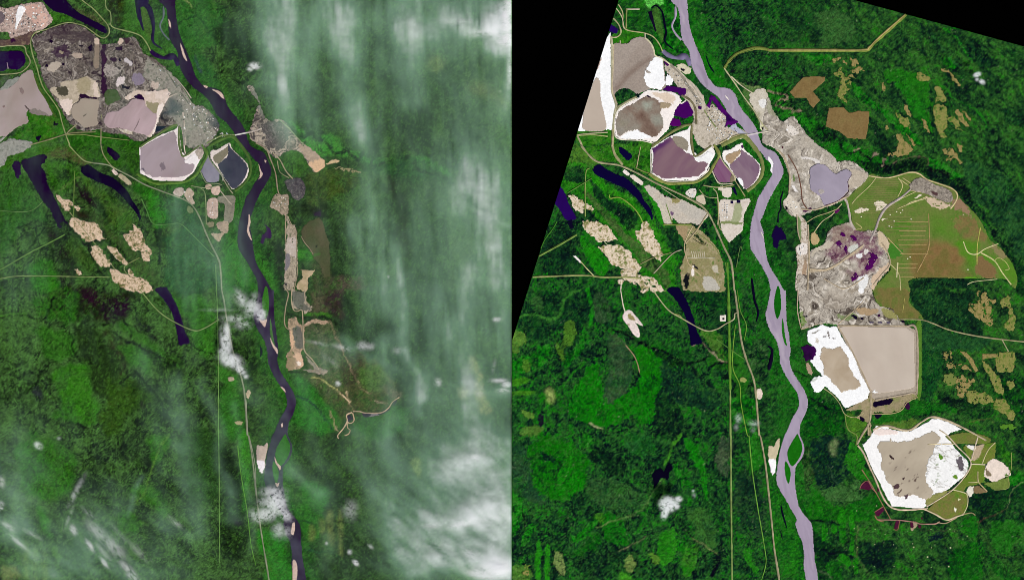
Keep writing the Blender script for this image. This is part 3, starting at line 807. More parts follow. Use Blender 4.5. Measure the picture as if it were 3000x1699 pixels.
def land_L():
    xs = np.arange(-110, 1500 + ST, ST)
    ys = np.arange(-110, 1699 + 110, ST)
    X, Y = np.meshgrid(xs, ys)
    base = veg([(20, 31, 22), (33, 49, 29), (45, 69, 36), (54, 84, 40), (64, 99, 46), (70, 110, 50)], X, Y,
               [(0.6, 190, 1, 0, 1), (0.7, 52, 2, 0, 1), (0.7, 15, 3, 0, 1), (0.5, 6, 4, 0, 1)])
    east = veg([(22, 34, 22), (33, 50, 28), (42, 67, 34), (52, 82, 40), (64, 94, 46)], X, Y,
               [(0.9, 90, 6, 82, 3.0), (0.7, 30, 7, 50, 2.4), (0.6, 9, 8, 45, 1.8), (0.5, 5, 9, 0, 1)])
    e = blur(((X - 830) > 0.0).astype(float), 60)[..., None]
    C = base * (1 - e) + east * e
    d = seg_dist(X, Y, MIDRIV)
    w = np.clip(1.2 - (d + 16 * fbm(X, Y, 30, 4, 12)) / 60.0, 0, 1)[..., None] * 0.8
    C = C * (1 - w) + veg([(20, 62, 18), (30, 92, 18), (44, 112, 24), (54, 110, 40)], X, Y, [(1, 30, 14, 80, 2), (1, 8, 15, 0, 1)]) * w
    def V(cols, seed, sc=24, stv=1.0, ang=0):
        return lambda x, y: veg(cols, x, y, [(0.9, sc, seed, ang, stv), (1.0, 7, seed + 1, 0, 1)])
    p = lambda t, c, warp=7.0, alpha=0.93, soft=0.0, ws=22, mott=.38: paint(C, xs, ys, X, Y, t, c, warp * 1.6, alpha, max(soft, 2.0), True, ws, mott)
    G1 = [(36, 78, 22), (50, 100, 28), (62, 114, 38)]
    G2 = [(30, 66, 20), (42, 86, 28), (56, 98, 36)]
    OLIVE = [(54, 76, 28), (66, 84, 36), (50, 88, 26)]
    BOG = [(34, 6, 34), (26, 10, 22), (34, 30, 16), (22, 40, 16)]
    DK = [(10, 18, 12), (18, 34, 16), (28, 48, 20)]
    # top
    p("00 1100,240 1330,330 1480,450 1560,600 1780,650 1760,560 1560,350 1400,0 1250,-40 1160,0", V(G1, 31), 5)
    p("00 1130,-40 1250,-20 1250,200 1150,280 1080,120", V([(30, 30, 14), (22, 20, 16), (50, 60, 20)], 32), 6)
    p("00 1410,110 1440,70 1490,130 1520,300 1510,440 1460,330", (72, 100, 44), 3)
    p("00 750,60 900,120 1050,230 1040,260 800,130", V([(70, 80, 44), (104, 100, 70), (48, 84, 24)], 33), 4)
    p("00 460,130 640,150 740,200 600,250 500,240", V([(60, 120, 26), (44, 96, 20)], 34), 4)
    p("00 1770,0 2100,-20 2300,200 2200,420 2000,500 1880,400", V([(34, 84, 28), (50, 108, 36)], 35), 7)
    p("00 2200,250 2480,300 2569,600 2400,640 2200,480", V(DK, 36), 8)
    p("00 1900,480 2100,640 2160,800 2000,820 1930,680", V([(28, 76, 28), (40, 96, 36)], 37), 5)
    p("00 1800,780 2000,960 1950,980 1820,880", V(G1, 38), 4)
    p("00 270,1130 540,1150 650,1350 400,1440 60,1456 100,1390 280,1240", V([(34, 94, 10), (46, 112, 18), (66, 104, 30)], 39), 3)
    p("00 700,1345 1010,1330 1400,1430 1420,1500 700,1500", V([(28, 80, 10), (40, 104, 16)], 40), 3)
    p("00 0,480 250,480 320,640 250,720 130,730 0,760 0,690 240,650", V(G2, 41), 3)
    p("00 360,640 460,900 620,1100 660,1340 540,1150 400,900 330,600", V([(34, 78, 16), (48, 92, 26)], 42), 2)
    p("00 0,800 100,760 100,850 0,900", V([(60, 76, 50), (80, 90, 74)], 43), 3)
    # lake country
    p("01 0,60 450,0 700,0 850,160 700,180 450,100 200,150 0,260", V([(40, 92, 12), (58, 104, 24)], 45), 4)
    p("01 460,100 640,20 860,160 820,210 620,140", V([(70, 74, 40), (86, 80, 50), (56, 84, 30)], 46), 3)
    p("01 700,20 1010,0 1400,30 1400,280 1250,240 900,170", V([(34, 80, 12), (48, 98, 20), (30, 60, 20)], 47), 4)
    p("01 470,180 740,230 760,340 600,500 520,380", V([(40, 96, 14), (56, 112, 22), (30, 70, 16)], 48), 5)
    p("01 560,260 680,260 720,360 600,350", V(DK, 49), 5)
    p("01 0,300 230,300 400,580 440,760 300,780 160,880 0,1150", V([(40, 92, 22), (50, 100, 36), (36, 78, 24)], 50), 7)
    p("01 780,360 860,420 940,540 1000,620 920,600 820,480", V(BOG, 51), 5)
    p("01 1000,560 1130,600 1280,700 1270,800 1190,840 1060,740", V([(14, 30, 16), (24, 46, 22)], 52), 5)
    p("01 740,460 850,560 1000,700 1180,920 1380,1080 1560,1300 1620,1456 1450,1330 1250,1130 1060,900 900,700 770,560", V([(48, 74, 30), (64, 76, 42), (52, 92, 30)], 53), 3)
    p("01 820,300 1000,420 1240,600 1340,760 1290,860 1160,830 1000,560 860,420", V([(48, 92, 22), (70, 96, 36)], 54), 4)
    p("01 1320,400 1480,560 1540,800 1700,800 1660,600 1560,460 1380,380", V([(38, 116, 16), (46, 126, 24), (26, 80, 16)], 55), 5)
    p("01 740,660 900,690 880,750 760,700", V([(30, 14, 14), (40, 30, 18)], 56), 4)
    p("01 380,860 560,920 700,1050 760,1330 640,1400 600,1100 440,950", V([(36, 8, 34), (26, 16, 22), (26, 44, 24)], 57), 9)
    p("01 330,1200 560,1210 590,1456 320,1456", V([(36, 96, 18), (46, 112, 24)], 58), 8)
    p("01 700,900 860,1020 960,1260 800,1250 700,1050", V([(44, 76, 26), (58, 84, 30)], 59), 5)
    p("01 1540,830 1640,830 1690,1010 1640,1080 1580,1000", V(DK, 60), 5)
    p("01 1700,420 1960,600 2060,900 2160,1200 2190,1456 1700,1456 1640,1000 1840,800 1640,780", V([(30, 74, 36), (44, 92, 50)], 61), 7)
    p("01 2240,620 2380,560 2300,900 2420,1100 2569,1400 2569,1500 2280,1456 2220,1200 2250,900", V([(34, 100, 18), (46, 116, 26)], 62), 6)
    p("01 1450,340 1850,370 2050,380 2050,420 1500,400", V([(48, 108, 22), (36, 80, 20)], 63), 3)
    p("01 1300,350 1420,420 1500,460 1420,470", V([(22, 50, 18), (36, 84, 18)], 64), 4)
    # below the lakes: wet ground and fen
    p("02 560,0 1230,0 1290,180 1200,330 1040,330 900,300 800,180 640,60", V(BOG, 65), 13)
    p("02 790,0 960,0 980,140 860,120", V([(44, 6, 36), (30, 10, 24)], 66), 7)
    p("02 1040,120 1270,100 1290,220 1150,280 1050,230", V([(40, 4, 40), (28, 8, 28)], 67), 8)
    p("02 1080,440 1320,560 1300,700 1290,850 1190,880 1100,640", V([(34, 14, 20), (40, 30, 20), (30, 44, 20)], 68), 10)
    p("02 780,380 1060,480 1130,760 1180,900 1000,1100 880,900 760,640", V([(26, 42, 16), (34, 56, 20), (22, 32, 16)], 69), 9)
    p("02 1360,260 1500,330 1560,500 1460,470 1380,370", V([(26, 8, 34), (24, 40, 20)], 70), 7)
    p("02 540,830 720,720 860,760 870,860 930,1060 1000,1240 900,1350 620,1310 500,1230 640,1150 560,960", V([(46, 108, 20), (56, 122, 26), (44, 92, 26)], 71), 6)
    p("02 380,420 700,450 720,620 560,720 440,620", V([(40, 92, 22), (52, 108, 28)], 72), 8)
    p("02 1150,540 1420,570 1500,780 1440,830 1280,700", V([(40, 92, 20), (54, 112, 26)], 73), 6)
    p("02 1180,300 1400,450 1700,640 1760,720 1600,640 1350,520", V([(40, 90, 20), (56, 112, 28)], 74), 5)
    p("02 320,130 660,0 760,60 820,250 680,380 560,300 420,300", V([(34, 88, 18), (46, 106, 22), (26, 44, 16)], 75), 9)
    p("02 1050,900 1300,880 1530,1020 1560,1100 1300,1250 1150,1456 1000,1400 1080,1100", V([(46, 70, 20), (50, 88, 22), (36, 60, 18)], 76), 9)
    p("02 1640,100 1830,50 2030,100 2180,450 2150,650 1960,600 1850,300", V([(44, 100, 26), (58, 120, 32)], 77), 7)
    p("02 2200,740 2400,950 2420,1456 2220,1456 2210,1000", V([(44, 104, 28), (54, 118, 36)], 78), 6)
    p("02 2300,560 2569,520 2569,1100 2480,900 2390,800", V(DK, 79), 8)
    p("02 310,980 410,1010 410,1110 340,1090", (44, 50, 50), 5)
    p("02 1410,1110 1450,1120 1440,1200 1410,1190", (30, 14, 24), 3)
    p("02 1400,600 1640,660 1820,700 1700,780 1480,680", V([(16, 30, 16), (26, 50, 18), (50, 100, 26)], 80), 7)
    # south-west
    p("03 160,140 330,0 560,60 800,250 740,330 700,520 560,650 260,560 220,360", V([(40, 100, 14), (50, 114, 20), (36, 76, 20)], 81), 7)
    p("03 1470,0 1720,0 1600,200 1520,300 1480,100", V([(50, 112, 20), (40, 88, 20)], 82), 6)
    p("03 1300,540 1560,540 1720,700 1640,820 1500,700", V([(44, 100, 20), (54, 116, 26)], 83), 7)
    p("03 1210,780 1350,800 1380,980 1260,960", V([(44, 98, 18), (54, 112, 24)], 84), 6)
    p("03 390,680 470,850 520,1020 480,1010 400,820", V([(50, 118, 20), (56, 124, 28)], 85), 4)
    p("03 510,1110 600,1140 620,1260 560,1230", (70, 120, 30), 4)
    for sx0, sx1, sy0 in ((240, 290, 1080), (335, 380, 1130), (420, 470, 1170)):
        p("03 %d,%d %d,%d %d,1500 %d,1500" % (sx0, sy0, sx1, sy0 + 20, sx1, sx0 - 4), (88, 118, 50), 2, .8)
    p("03 20,1290 180,1300 170,1420 30,1430", (110, 120, 66), 5, .8)
    p("03 2400,0 2500,0 2510,300 2440,800 2410,300", V([(50, 128, 24), (60, 136, 32)], 86), 2)
    p("03 2200,200 2400,250 2440,900 2520,1200 2230,1200 2220,700", V(DK, 87), 8)
    p("03 1800,0 2180,0 2180,500 2000,700 1850,400", V([(34, 64, 24), (40, 76, 28)], 88), 8)
    p("03 2340,840 2420,880 2400,920 2340,900", (34, 6, 40), 4)
    p("03 760,1410 850,1420 860,1500 760,1500", (26, 22, 44), 4)
    p("03 800,1040 860,1300 780,1456 600,1300 640,1120", V([(22, 44, 20), (30, 60, 24)], 89), 8)
    # east
    p("10 280,1190 420,1290 560,1400 760,1330 860,1456 | 11 800,0 1000,60 1200,130 1350,140 1600,110 1800,180 1960,290 1850,290 1500,150 1200,210 1050,160 850,110 620,90 500,0 | 10 480,1456 400,1330", V([(50, 120, 34), (66, 140, 44), (42, 96, 28)], 90), 4, 1, 0, 20, .05)
    p("11 1100,160 1600,140 1900,320 1600,340 1300,300 1150,270", V([(22, 56, 26), (40, 84, 34)], 91), 6)
    p("11 1340,300 1480,500 1540,750 1580,1100 1500,1300 1430,1080 1420,700 1330,400", V([(22, 30, 12), (30, 22, 16), (28, 46, 16)], 92), 8)
    p("11 640,240 1000,260 1020,400 830,500 640,600 500,600 500,360", V([(52, 76, 24), (70, 86, 36), (40, 60, 22)], 93), 5)
    p("11 360,590 560,610 720,600 700,720 620,720 560,680 400,720", V([(22, 18, 14), (36, 52, 16)], 94), 6)
    p("11 590,650 650,650 640,720 580,710", (40, 6, 44), 3)
    p("11 700,760 760,1100 860,1300 740,1330 730,1000", V(DK, 95), 6)
    p("11 560,1100 740,1120 740,1330 580,1456", V([(66, 66, 44), (52, 70, 30)], 96), 4)
    p("11 740,1330 1110,1330 1090,1456 620,1456", V([(86, 72, 60), (72, 62, 50), (52, 76, 30)], 97), 5)
    p("11 420,1020 560,1080 560,1140 420,1160", V([(40, 110, 20), (56, 124, 30)], 98), 4)
    p("11 280,80 420,70 540,180 500,290 330,300", V([(52, 96, 30), (62, 104, 36)], 99), 4)
    p("11 0,560 200,300 220,480 150,580 60,800 100,1000 280,1100 280,1456 160,1456 0,1150", V([(24, 64, 22), (36, 84, 26), (24, 30, 26)], 100), 6)
    p("11 180,1020 280,1050 270,1456 230,1456 230,1200", V([(36, 10, 40), (26, 30, 22)], 101), 6)
    p("11 0,1100 100,1150 200,1400 160,1456 0,1200", V([(48, 112, 30), (60, 120, 40)], 102), 4)
    p("12 520,0 700,20 720,230 520,240 560,100", V([(84, 76, 56), (66, 72, 46)], 103), 4)
    p("12 690,0 880,0 850,300 740,220 690,120", V([(52, 18, 40), (60, 40, 36), (40, 50, 26)], 104), 6)
    p("12 490,350 730,340 860,580 900,1000 820,1160 650,1000 420,800 500,760", V([(80, 88, 54), (94, 96, 66), (66, 92, 44)], 105), 6)
    p("12 880,640 1060,660 1260,800 1400,980 1440,1090 1180,1210 950,1240 870,1300 800,1380 700,1150 640,1040 840,1000", V([(72, 78, 40), (84, 84, 48), (58, 88, 34)], 106), 6)
    p("12 880,650 1060,650 1040,900 900,950", V([(52, 44, 30), (66, 60, 40)], 107), 5)
    p("12 1060,780 1250,800 1280,980 1100,1000", V([(72, 108, 44), (84, 112, 54)], 108), 5)
    p("12 1260,960 1420,1000 1440,1080 1330,1060", (96, 92, 74), 4)
    p("12 400,830 640,1030 800,1260 830,1400 560,1456 400,1300 400,1080", V([(36, 104, 24), (46, 118, 32)], 109), 4)
    p("12 1600,300 1700,450 1760,800 1680,900 1600,600", V(DK, 110), 8)
    p("12 1600,90 1760,100 1800,460 1740,440 1650,200", V(DK, 111), 8)
    p("12 1000,1300 1500,1200 1450,1456 1000,1456", V([(34, 84, 20), (48, 104, 28)], 112), 7)
    p("13 850,0 1150,0 1180,300 1100,600 850,560 880,200", V([(34, 60, 18), (28, 40, 14), (56, 96, 26)], 113), 9)
    p("13 1060,460 1180,470 1220,560 1180,600", (20, 30, 20), 4)
    p("13 450,500 680,540 700,900 560,1080 450,900", V([(36, 96, 22), (46, 110, 28)], 114), 7)
    for sx0, sx1, sy0, sy1 in ((540, 592, 900, 1050), (640, 690, 850, 980), (720, 772, 780, 1080), (825, 862, 780, 1180)):
        p("13 %d,%d %d,%d %d,%d %d,%d" % (sx0, sy0, sx1, sy0, sx1, sy1, sx0, sy1), (110, 122, 62), 2, .7)
    p("13 20,960 280,1000 340,1300 370,1456 120,1456 60,1200", V([(34, 110, 22), (44, 120, 30)], 115), 5)
    p("13 1580,250 1670,270 1640,440 1590,340", (120, 150, 74), 4, .7)
    p("12 2160,680 2240,720 2260,900 2330,1100 2350,1240 2250,1230 2200,950", (140, 142, 84), 4, .65, 4)
    p("12 2030,980 2150,1000 2120,1130 2060,1080", (140, 150, 90), 5, .6, 4)
    p("10 1720,600 1850,600 1850,700 1760,720", (110, 128, 66), 6, .6, 6)
    p("10 2080,800 2300,850 2480,1000 2480,1070 2250,950", (112, 124, 70), 8, .5, 8)
    streams(C, X, Y, [
        ("00 2150,780 2200,740 2280,700 2330,780 2400,840 2470,800 2569,690", 7, (16, 26, 16)), ("00 1960,560 1980,660 2030,730", 6, (48, 70, 70)),
        ("00 1880,200 1940,170 2000,190 2060,260 2100,330", 4, (24, 56, 28)), ("00 2100,100 2180,95 2260,80", 4, (22, 44, 24)),
        ("10 0,860 60,800 90,720 150,640", 5, (24, 40, 20)), ("10 0,920 110,940 190,1000", 5, (30, 34, 24)),
        ("10 250,1220 330,1290 420,1330 480,1380 560,1330 600,1400 680,1400 | 11 740,20 770,70 870,80 910,40 960,110 1030,150 1070,90 1150,130 1160,220 1250,190 1420,130 1580,150 1600,220 1720,280 1800,290 1900,340 2000,420", 8, (12, 24, 16)),
        ("02 0,270 200,240 340,290 410,300 490,230 510,140 540,70 660,10", 5, (12, 26, 12)), ("02 0,1080 90,1090 180,1070 280,1000 370,920 420,830 500,730 570,720", 4.5, (14, 28, 14)),
        ("02 0,255 180,235 260,240", 4, (70, 120, 40)),
        ("02 820,350 760,430 720,560 760,650 800,700", 4, (14, 22, 12)), ("02 950,380 1010,340 1130,350", 4, (14, 20, 12)),
        ("02 1230,290 1300,390 1320,470", 5, (12, 12, 12)), ("02 1120,400 1250,500 1400,560 1500,620 1640,680 1760,720", 5, (14, 14, 14)),
        ("02 1200,930 1280,870 1350,820 1420,870 1480,960 1560,1050 1690,1200", 4.5, (14, 18, 12)), ("02 780,1340 850,1380 940,1370 1000,1340", 4.5, (12, 18, 12)),
        ("02 2010,740 2060,715 2180,710", 6, (14, 26, 16)), ("02 1910,540 2050,620", 4, (16, 34, 20)), ("02 1350,350 1400,420", 4, (16, 16, 14)),
        ("01 0,1140 100,1130 250,1070 330,1000 380,910 440,840", 5, (12, 26, 12)), ("01 180,830 300,790 380,750", 4, (16, 26, 14)),
        ("01 860,1000 960,960 1080,960 1180,1030 1320,1190", 6, (14, 26, 14)), ("01 880,1020 940,1150 980,1230 1020,1280", 6, (18, 14, 18)),
        ("01 1470,720 1560,900 1600,1060 1610,1200", 5, (14, 16, 22)), ("01 470,160 600,140 710,180 820,215", 5, (12, 10, 18)), ("01 660,780 760,900 860,1000", 4, (18, 14, 22)),
        ("01 760,370 840,520 960,620", 9, (30, 8, 26)),
        ("03 1690,0 1600,120 1560,240 1500,420 1460,560 1350,690", 4, (84, 124, 44)), ("03 1400,590 1390,640", 4, (10, 14, 10)),
        ("12 300,235 380,250 460,275 560,260 720,285 820,340", 6, (16, 26, 14)), ("12 480,250 560,240 690,240 740,270", 7, (56, 110, 26)),
        ("12 400,1070 480,1090 560,1130 650,1230 760,1380", 5, (20, 56, 40)), ("12 330,810 560,830 640,850", 5, (30, 40, 26)),
        ("11 370,630 440,610 560,620", 4, (18, 24, 14)), ("11 360,710 440,660 560,660", 4, (18, 26, 14)),
        ("13 430,850 520,860 600,900", 4, (24, 60, 30)), ("13 470,1140 600,1160 700,1160 850,1220", 4, (30, 70, 40)), ("13 500,1360 640,1420", 4, (24, 60, 30)),
        ("12 560,880 640,890 760,970 820,1010", 3.5, (180, 176, 110)), ("12 740,310 800,450 870,600 960,800 1030,940 1080,1010 1150,1045", 2.8, (150, 130, 100)),
        ("12 910,1020 940,1140 975,1210", 3, (190, 166, 126)), ("12 830,1020 940,1120", 4, (210, 180, 140)), ("12 1200,1110 1330,1140", 3, (150, 140, 110)),
        ("12 740,1200 790,1350 830,1410", 3.5, (150, 134, 100)),
        ("00 1860,0 1930,70", 3, (120, 130, 80)), ("01 560,480 640,430 800,320", 3.5, (92, 120, 56)),
    ])
    wx_, wy_ = X + 16 * fbm(X, Y, 30, 3, 305), Y + 16 * fbm(X, Y, 30, 3, 306)
    v2 = np.abs(fbm(wx_, wy_, 36, 2, 307))
    m = (np.clip(1.3 - v2 / .04, 0, 1) * np.clip(.12 + .9 * fbm(X, Y, 90, 2, 308), 0, .65))[..., None]
    C = C * (1 - m) + A((16, 26, 16)) * m
    v3 = np.clip(1.2 - np.abs(v2 - .10) / .045, 0, 1) * np.clip(.1 + .8 * fbm(X, Y, 90, 2, 308), 0, .4)
    C = C * (1 - v3[..., None]) + A((70, 120, 44)) * v3[..., None]
    vn = np.abs(fbm(wx_, wy_, 80, 4, 301, gain=.6))
    m = (np.clip(1.4 - vn / .03, 0, 1) * np.clip(.4 + fbm(X, Y, 120, 2, 302), 0, .8))[..., None]
    C = C * (1 - m) + A((14, 22, 12)) * m
    big = fbm(X, Y, 75, 3, 311)
    br_ = np.clip((C[..., 1] - .085) / .05, 0, 1)
    k = np.clip((fbm(X, Y, 12, 4, 312, gain=.95) - .16 + .30 * big) * 4.5, 0, 1) * (1 - .4 * br_)
    C = C * (1 - .48 * k[..., None]) + A((16, 26, 14)) * .48 * k[..., None]
    k = np.clip((fbm(X, Y, 8, 4, 313, gain=.95) - .26 - .25 * big) * 4.0, 0, 1)
    C = C * (1 - .55 * k[..., None]) + A((66, 108, 40)) * .55 * k[..., None]
    fine = 1 + 0.50 * fbm(X, Y, 4.6, 3, 201, gain=0.9)
    C *= np.clip(fine, 0.3, 2.0)[..., None]
    Z = 0.035 + 0.035 * fbm(X, Y, 9, 3, 88)
    return grid_mesh("forest", xs, ys, np.ones((len(ys) - 1, len(xs) - 1), bool), Z, C, 'L', M['forest'], skirt=1.1)

tag(land_L(), "boreal forest and fen under thin cloud, the tile with the dark river", kind='stuff')
tag(land_R(), "boreal forest in clear light, the tile with the pale river", kind='stuff')

# ---------------------------------------------------------------- water of the setting
def water(panel, name, txt, c, label, rough=1.2, mat='water', extra=(), cut=(), over=(), step=1.75, level='water', smooth=True, amp=0.10):
    colf = c if callable(c) else flat(c, amp, 40, 9)
    o = patch(panel, name, txt, colf, mat, level, rough=rough, step=step, extra=extra, cut=cut, over=over, smooth=smooth)
    return tag(o, label, kind='structure')
def channel(panel, name, txt, w, c, label, widths=None, mat='water', closed=False):
    return tag(line_mesh(name, panel, txt, w, c, mat, LEVEL['water'], widths=widths), label, kind='structure')

DARKW = (30, 6, 50)
NAVY = (10, 2, 50)
LAV = (168, 154, 172)

def river_L(X, Y):
    n = np.clip(fbm(X, Y, 60, 3, 4, 80, 3) * 0.5 + 0.5, 0, 1)[..., None]
    c = A((34, 8, 46)) * (1 - n) + A((50, 38, 62)) * n
    g = np.clip((Y - 560) / 300, 0, 1)[..., None] * np.clip(0.5 + fbm(X, Y, 50, 3, 8), 0, 1)[..., None]  # southern reach greyer: veil of the cloud above painted into the water colour
    return c * (1 - .6 * g) + A((76, 74, 90)) * g * .6
water('L', "river", RIVER, river_L, "broad dark purple river winding south between forest banks under thin cloud", 1.2, smooth=False)
water('R', "river", RIVER, pal([(146, 132, 150), (172, 158, 176), (160, 146, 164), (182, 168, 182)], 22, 10, 4, 6, 78, 5), "broad pale lilac river winding south between bright green banks", 1.2, 'silt', smooth=False)
SIDE = "00 1640,70 1640,170 1606,260 1640,340 1700,405"
channel('L', "side_channel", SIDE, 5, (96, 104, 110), "thin grey side channel leaving the dark river near its north end")
channel('R', "side_channel", SIDE, 6, LAV, "thin lilac side channel leaving the pale river near its north end", mat='silt')
BAY = "00 1512,512 1560,552 1640,582 1735,570 1772,612 1782,665"
channel('L', "inlet", BAY, 13, (38, 12, 60), "dark hooked inlet joining the dark river by the mine road", (12, 13, 15, 17, 12))
channel('R', "inlet", BAY, 13, (118, 110, 138), "slate coloured hooked inlet joining the pale river", (12, 13, 15, 17, 12))
LAKE_A = "01 820,225 880,198 960,250 1060,300 1130,325 1240,420 1290,480 1330,560 1390,640 1415,735 1402,755 1370,690 1300,600 1240,530 1140,440 1050,400 960,360 850,305 812,260"
water('L', "lake", LAKE_A, (16, 3, 36), "long curved dark lake between the meadows west of the highway, cloudy tile")
water('R', "lake", LAKE_A, NAVY, "long curved navy lake between the meadows west of the highway, clear tile")
LAKE_C = "01 1555,1456 1600,1425 1680,1430 | 02 1690,0 1740,80 1790,190 1830,310 1860,420 1905,525 1840,545 1800,555 1785,480 1760,350 1730,240 1680,150 1620,70"
water('L', "lake", LAKE_C, (34, 14, 54), "tapering purple lake with a straight south end, cloudy tile")
water('R', "lake", LAKE_C, (10, 2, 44), "tapering navy lake with a straight south end, clear tile")
water('L', "lake", "01 215,160 300,130 430,95 470,110 455,170 410,205 450,275 475,380 520,470 560,560 600,640 650,740 690,800 660,790 640,765 600,785 625,830 590,832 555,770 500,650 440,580 390,490 330,390 280,300 230,230", (27, 4, 42), "large dark purple lake fanning out at its north end", 2)
water('L', "lake", "01 140,170 190,160 208,210 205,300 172,345 145,265 125,210", (34, 4, 52), "small dark lake beside the fan shaped north end of the large purple lake", 2)
water('R', "lake", "01 440,380 495,430 540,500 570,590 630,700 638,745 545,752 480,650 425,580 400,500", (36, 4, 84), "purple blue lake cut off by the slanted black edge", 1.2)
water('R', "lake", "01 560,770 600,745 615,770 605,800 625,835 590,842 565,800", (10, 6, 34), "small ragged dark pool at the foot of the purple blue lake", 2)
POND_D = "01 1075,22 1112,30 1150,60 1205,112 1165,160 1112,112 1080,75"
water('L', "pond", POND_D, (22, 2, 40), "small dark pond inside a ring of meadow north of the curved lake, cloudy tile", 1)
water('R', "pond", POND_D, (10, 4, 52), "small navy pond inside a ring of meadow north of the curved lake, clear tile", 1)
water('L', "lake", "00 410,-60 640,-60 660,5 705,50 762,112 900,190 1062,282 1055,338 900,262 750,190 640,140 540,112 440,20", (24, 4, 44), "long dark lake running diagonally beside the works town", 1)
water('R', "lake", "00 960,225 1000,252 1065,295 1048,347 970,312 940,280", (32, 4, 84), "stub of a purple lake cut off by the slanted black edge near the top", .5, smooth=False)
OX1 = "00 1380,-80 1385,60 1395,150 1415,230 1440,310"
OX2 = "00 1385,50 1440,36 1490,80 1512,130 1535,220 1540,310 1530,380 1548,440 1625,492"
channel('L', "oxbow", OX1, 14, (28, 6, 52), "western arm of the dark oxbow round a grassy tongue, cloudy tile", (17, 15, 12, 8, 4))
channel('L', "oxbow", OX2, 12, (30, 8, 54), "eastern arm of the dark oxbow trailing south, cloudy tile", (18, 16, 13, 9, 7, 4))
channel('R', "oxbow", "00 1382,118 1400,180 1422,250 1442,320", 8, (16, 8, 34), "short western arm of the oxbow round a grassy tongue, clear tile", (11, 8, 6, 4))
channel('R', "oxbow", "00 1400,85 1440,58 1485,92 1512,140 1532,250 1548,335 1530,400 1556,448 1615,495", 6, (6, 6, 28), "eastern arm of the oxbow trailing south, clear tile", (3, 4, 5, 7, 7, 5, 4))
water('L', "oxbow", "00 1365,-90 1480,-90 1488,40 1440,52 1390,66", (30, 6, 54), "dark flooded head of the oxbow at the top of the cloudy tile", 1)
channel('R', "backwater", "00 1950,565 1968,630 2000,690 2030,732", 4, (8, 8, 30), "thin dark backwater in the meadow east of the pale river", (5, 4, 5, 3))
water('L', "pond", "00 545,1215 560,1240 590,1240 565,1265 535,1255", (18, 10, 26), "tiny dark pool in the green triangle south of the western pond", 1.5, step=1)
water('L', "pond", "00 360,1380 415,1365 400,1400 385,1425 365,1400", (18, 6, 34), "small dark pool below the green triangle south of the western pond", 1.5, step=1)
BOGL = "11 85,790 120,820 155,880 150,935 100,930 70,1000 50,985 65,900 110,870"
water('L', "pond", BOGL, (50, 4, 66), "purple boggy pool east of the dark river", 2)
water('R', "pond", "11 85,800 125,830 165,890 180,950 110,960 100,1030 60,1030 50,960 35,910", (20, 4, 54), "dark boggy pool east of the pale river", 2.5)
channel('R', "creek", "11 150,470 125,560 130,640 105,690 100,780", 4, (14, 6, 34), "dark creek feeding the boggy pool east of the pale river")
water('R', "lake", "13 -10,0 0,0 5,5 0,8", NAVY, "x") if False else None
water('R', "lake", "03 1405,400 1440,350 1500,330 1520,360 1550,310 1580,262 1608,290 1600,350 1575,390 1565,460 1540,430 1500,420 1470,470 1440,520 1415,530 1425,460", (6, 2, 24), "ragged black lake in the forest north of the small bright cloud", 2)
channel('R', "pond", "02 2405,-120 2425,40 2435,110 2470,220 2450,320", 7, (8, 4, 30), "narrow black pond between the highway and the pale river", (4, 8, 7, 9, 7, 3))
channel('R', "pond", "13 130,700 150,800 190,930", 4, (8, 10, 30), "thin black pond beside the pale river at the bottom", (3, 6, 5, 3))
channel('R', "pond", "13 125,960 145,1040", 4, (20, 20, 34), "short dark pool beside the pale river at the bottom", (2, 5, 2))
channel('R', "pond", "12 0,560 40,600 30,700 5,800", 9, (14, 6, 32), "dark crescent pool west of the pale river beside the white mine pond", (4, 9, 12, 6))
channel('L', "pond", "12 40,560 55,610 45,670", 5, (24, 30, 36), "dark crescent pool west of the dark river", (3, 7, 4))
# islands and bars stand in the river
def island(panel, txt, c, label, cat='island', name="island", rough=0.6, mat='grass', group=None, step=1.0):
    return tag(patch(panel, name, txt, c, mat, z=0.13, rough=rough, step=step), label, cat, group)
ISL = [("12 95,-40 118,-10 130,120 124,220 95,288 72,235 60,130 72,40", "long wooded island in the %s river beside the mine", (16, 96, 14), (52, 108, 34)),
       ("12 142,285 158,340 165,420 190,560 168,540 142,430", "sliver of green island below the long wooded island in the %s river", (30, 110, 20), (70, 110, 60)),
       ("13 295,-15 268,20 220,100 195,170 202,240 240,308 290,262 335,180 342,100 312,20", "diamond shaped wooded island in the %s river, the largest", (24, 104, 14), (48, 108, 30)),
       ("13 178,258 215,320 228,390 206,482 178,420 166,320", "pointed green island just below the diamond shaped island in the %s river", (22, 108, 14), (56, 110, 40)),
       ("13 198,672 240,780 286,842 284,868 240,850 206,790 188,720", "green island beside the narrow western channel of the %s river", (30, 104, 22), (76, 110, 80))]
for t, lb, cr, cl in ISL:
    island('R', t, flat(cr, .18, 8, 5), lb % "pale")
    if "western" not in lb:
        island('L', t, flat(cl, .18, 8, 5), lb % "dark")
SANDL = (206, 180, 164)
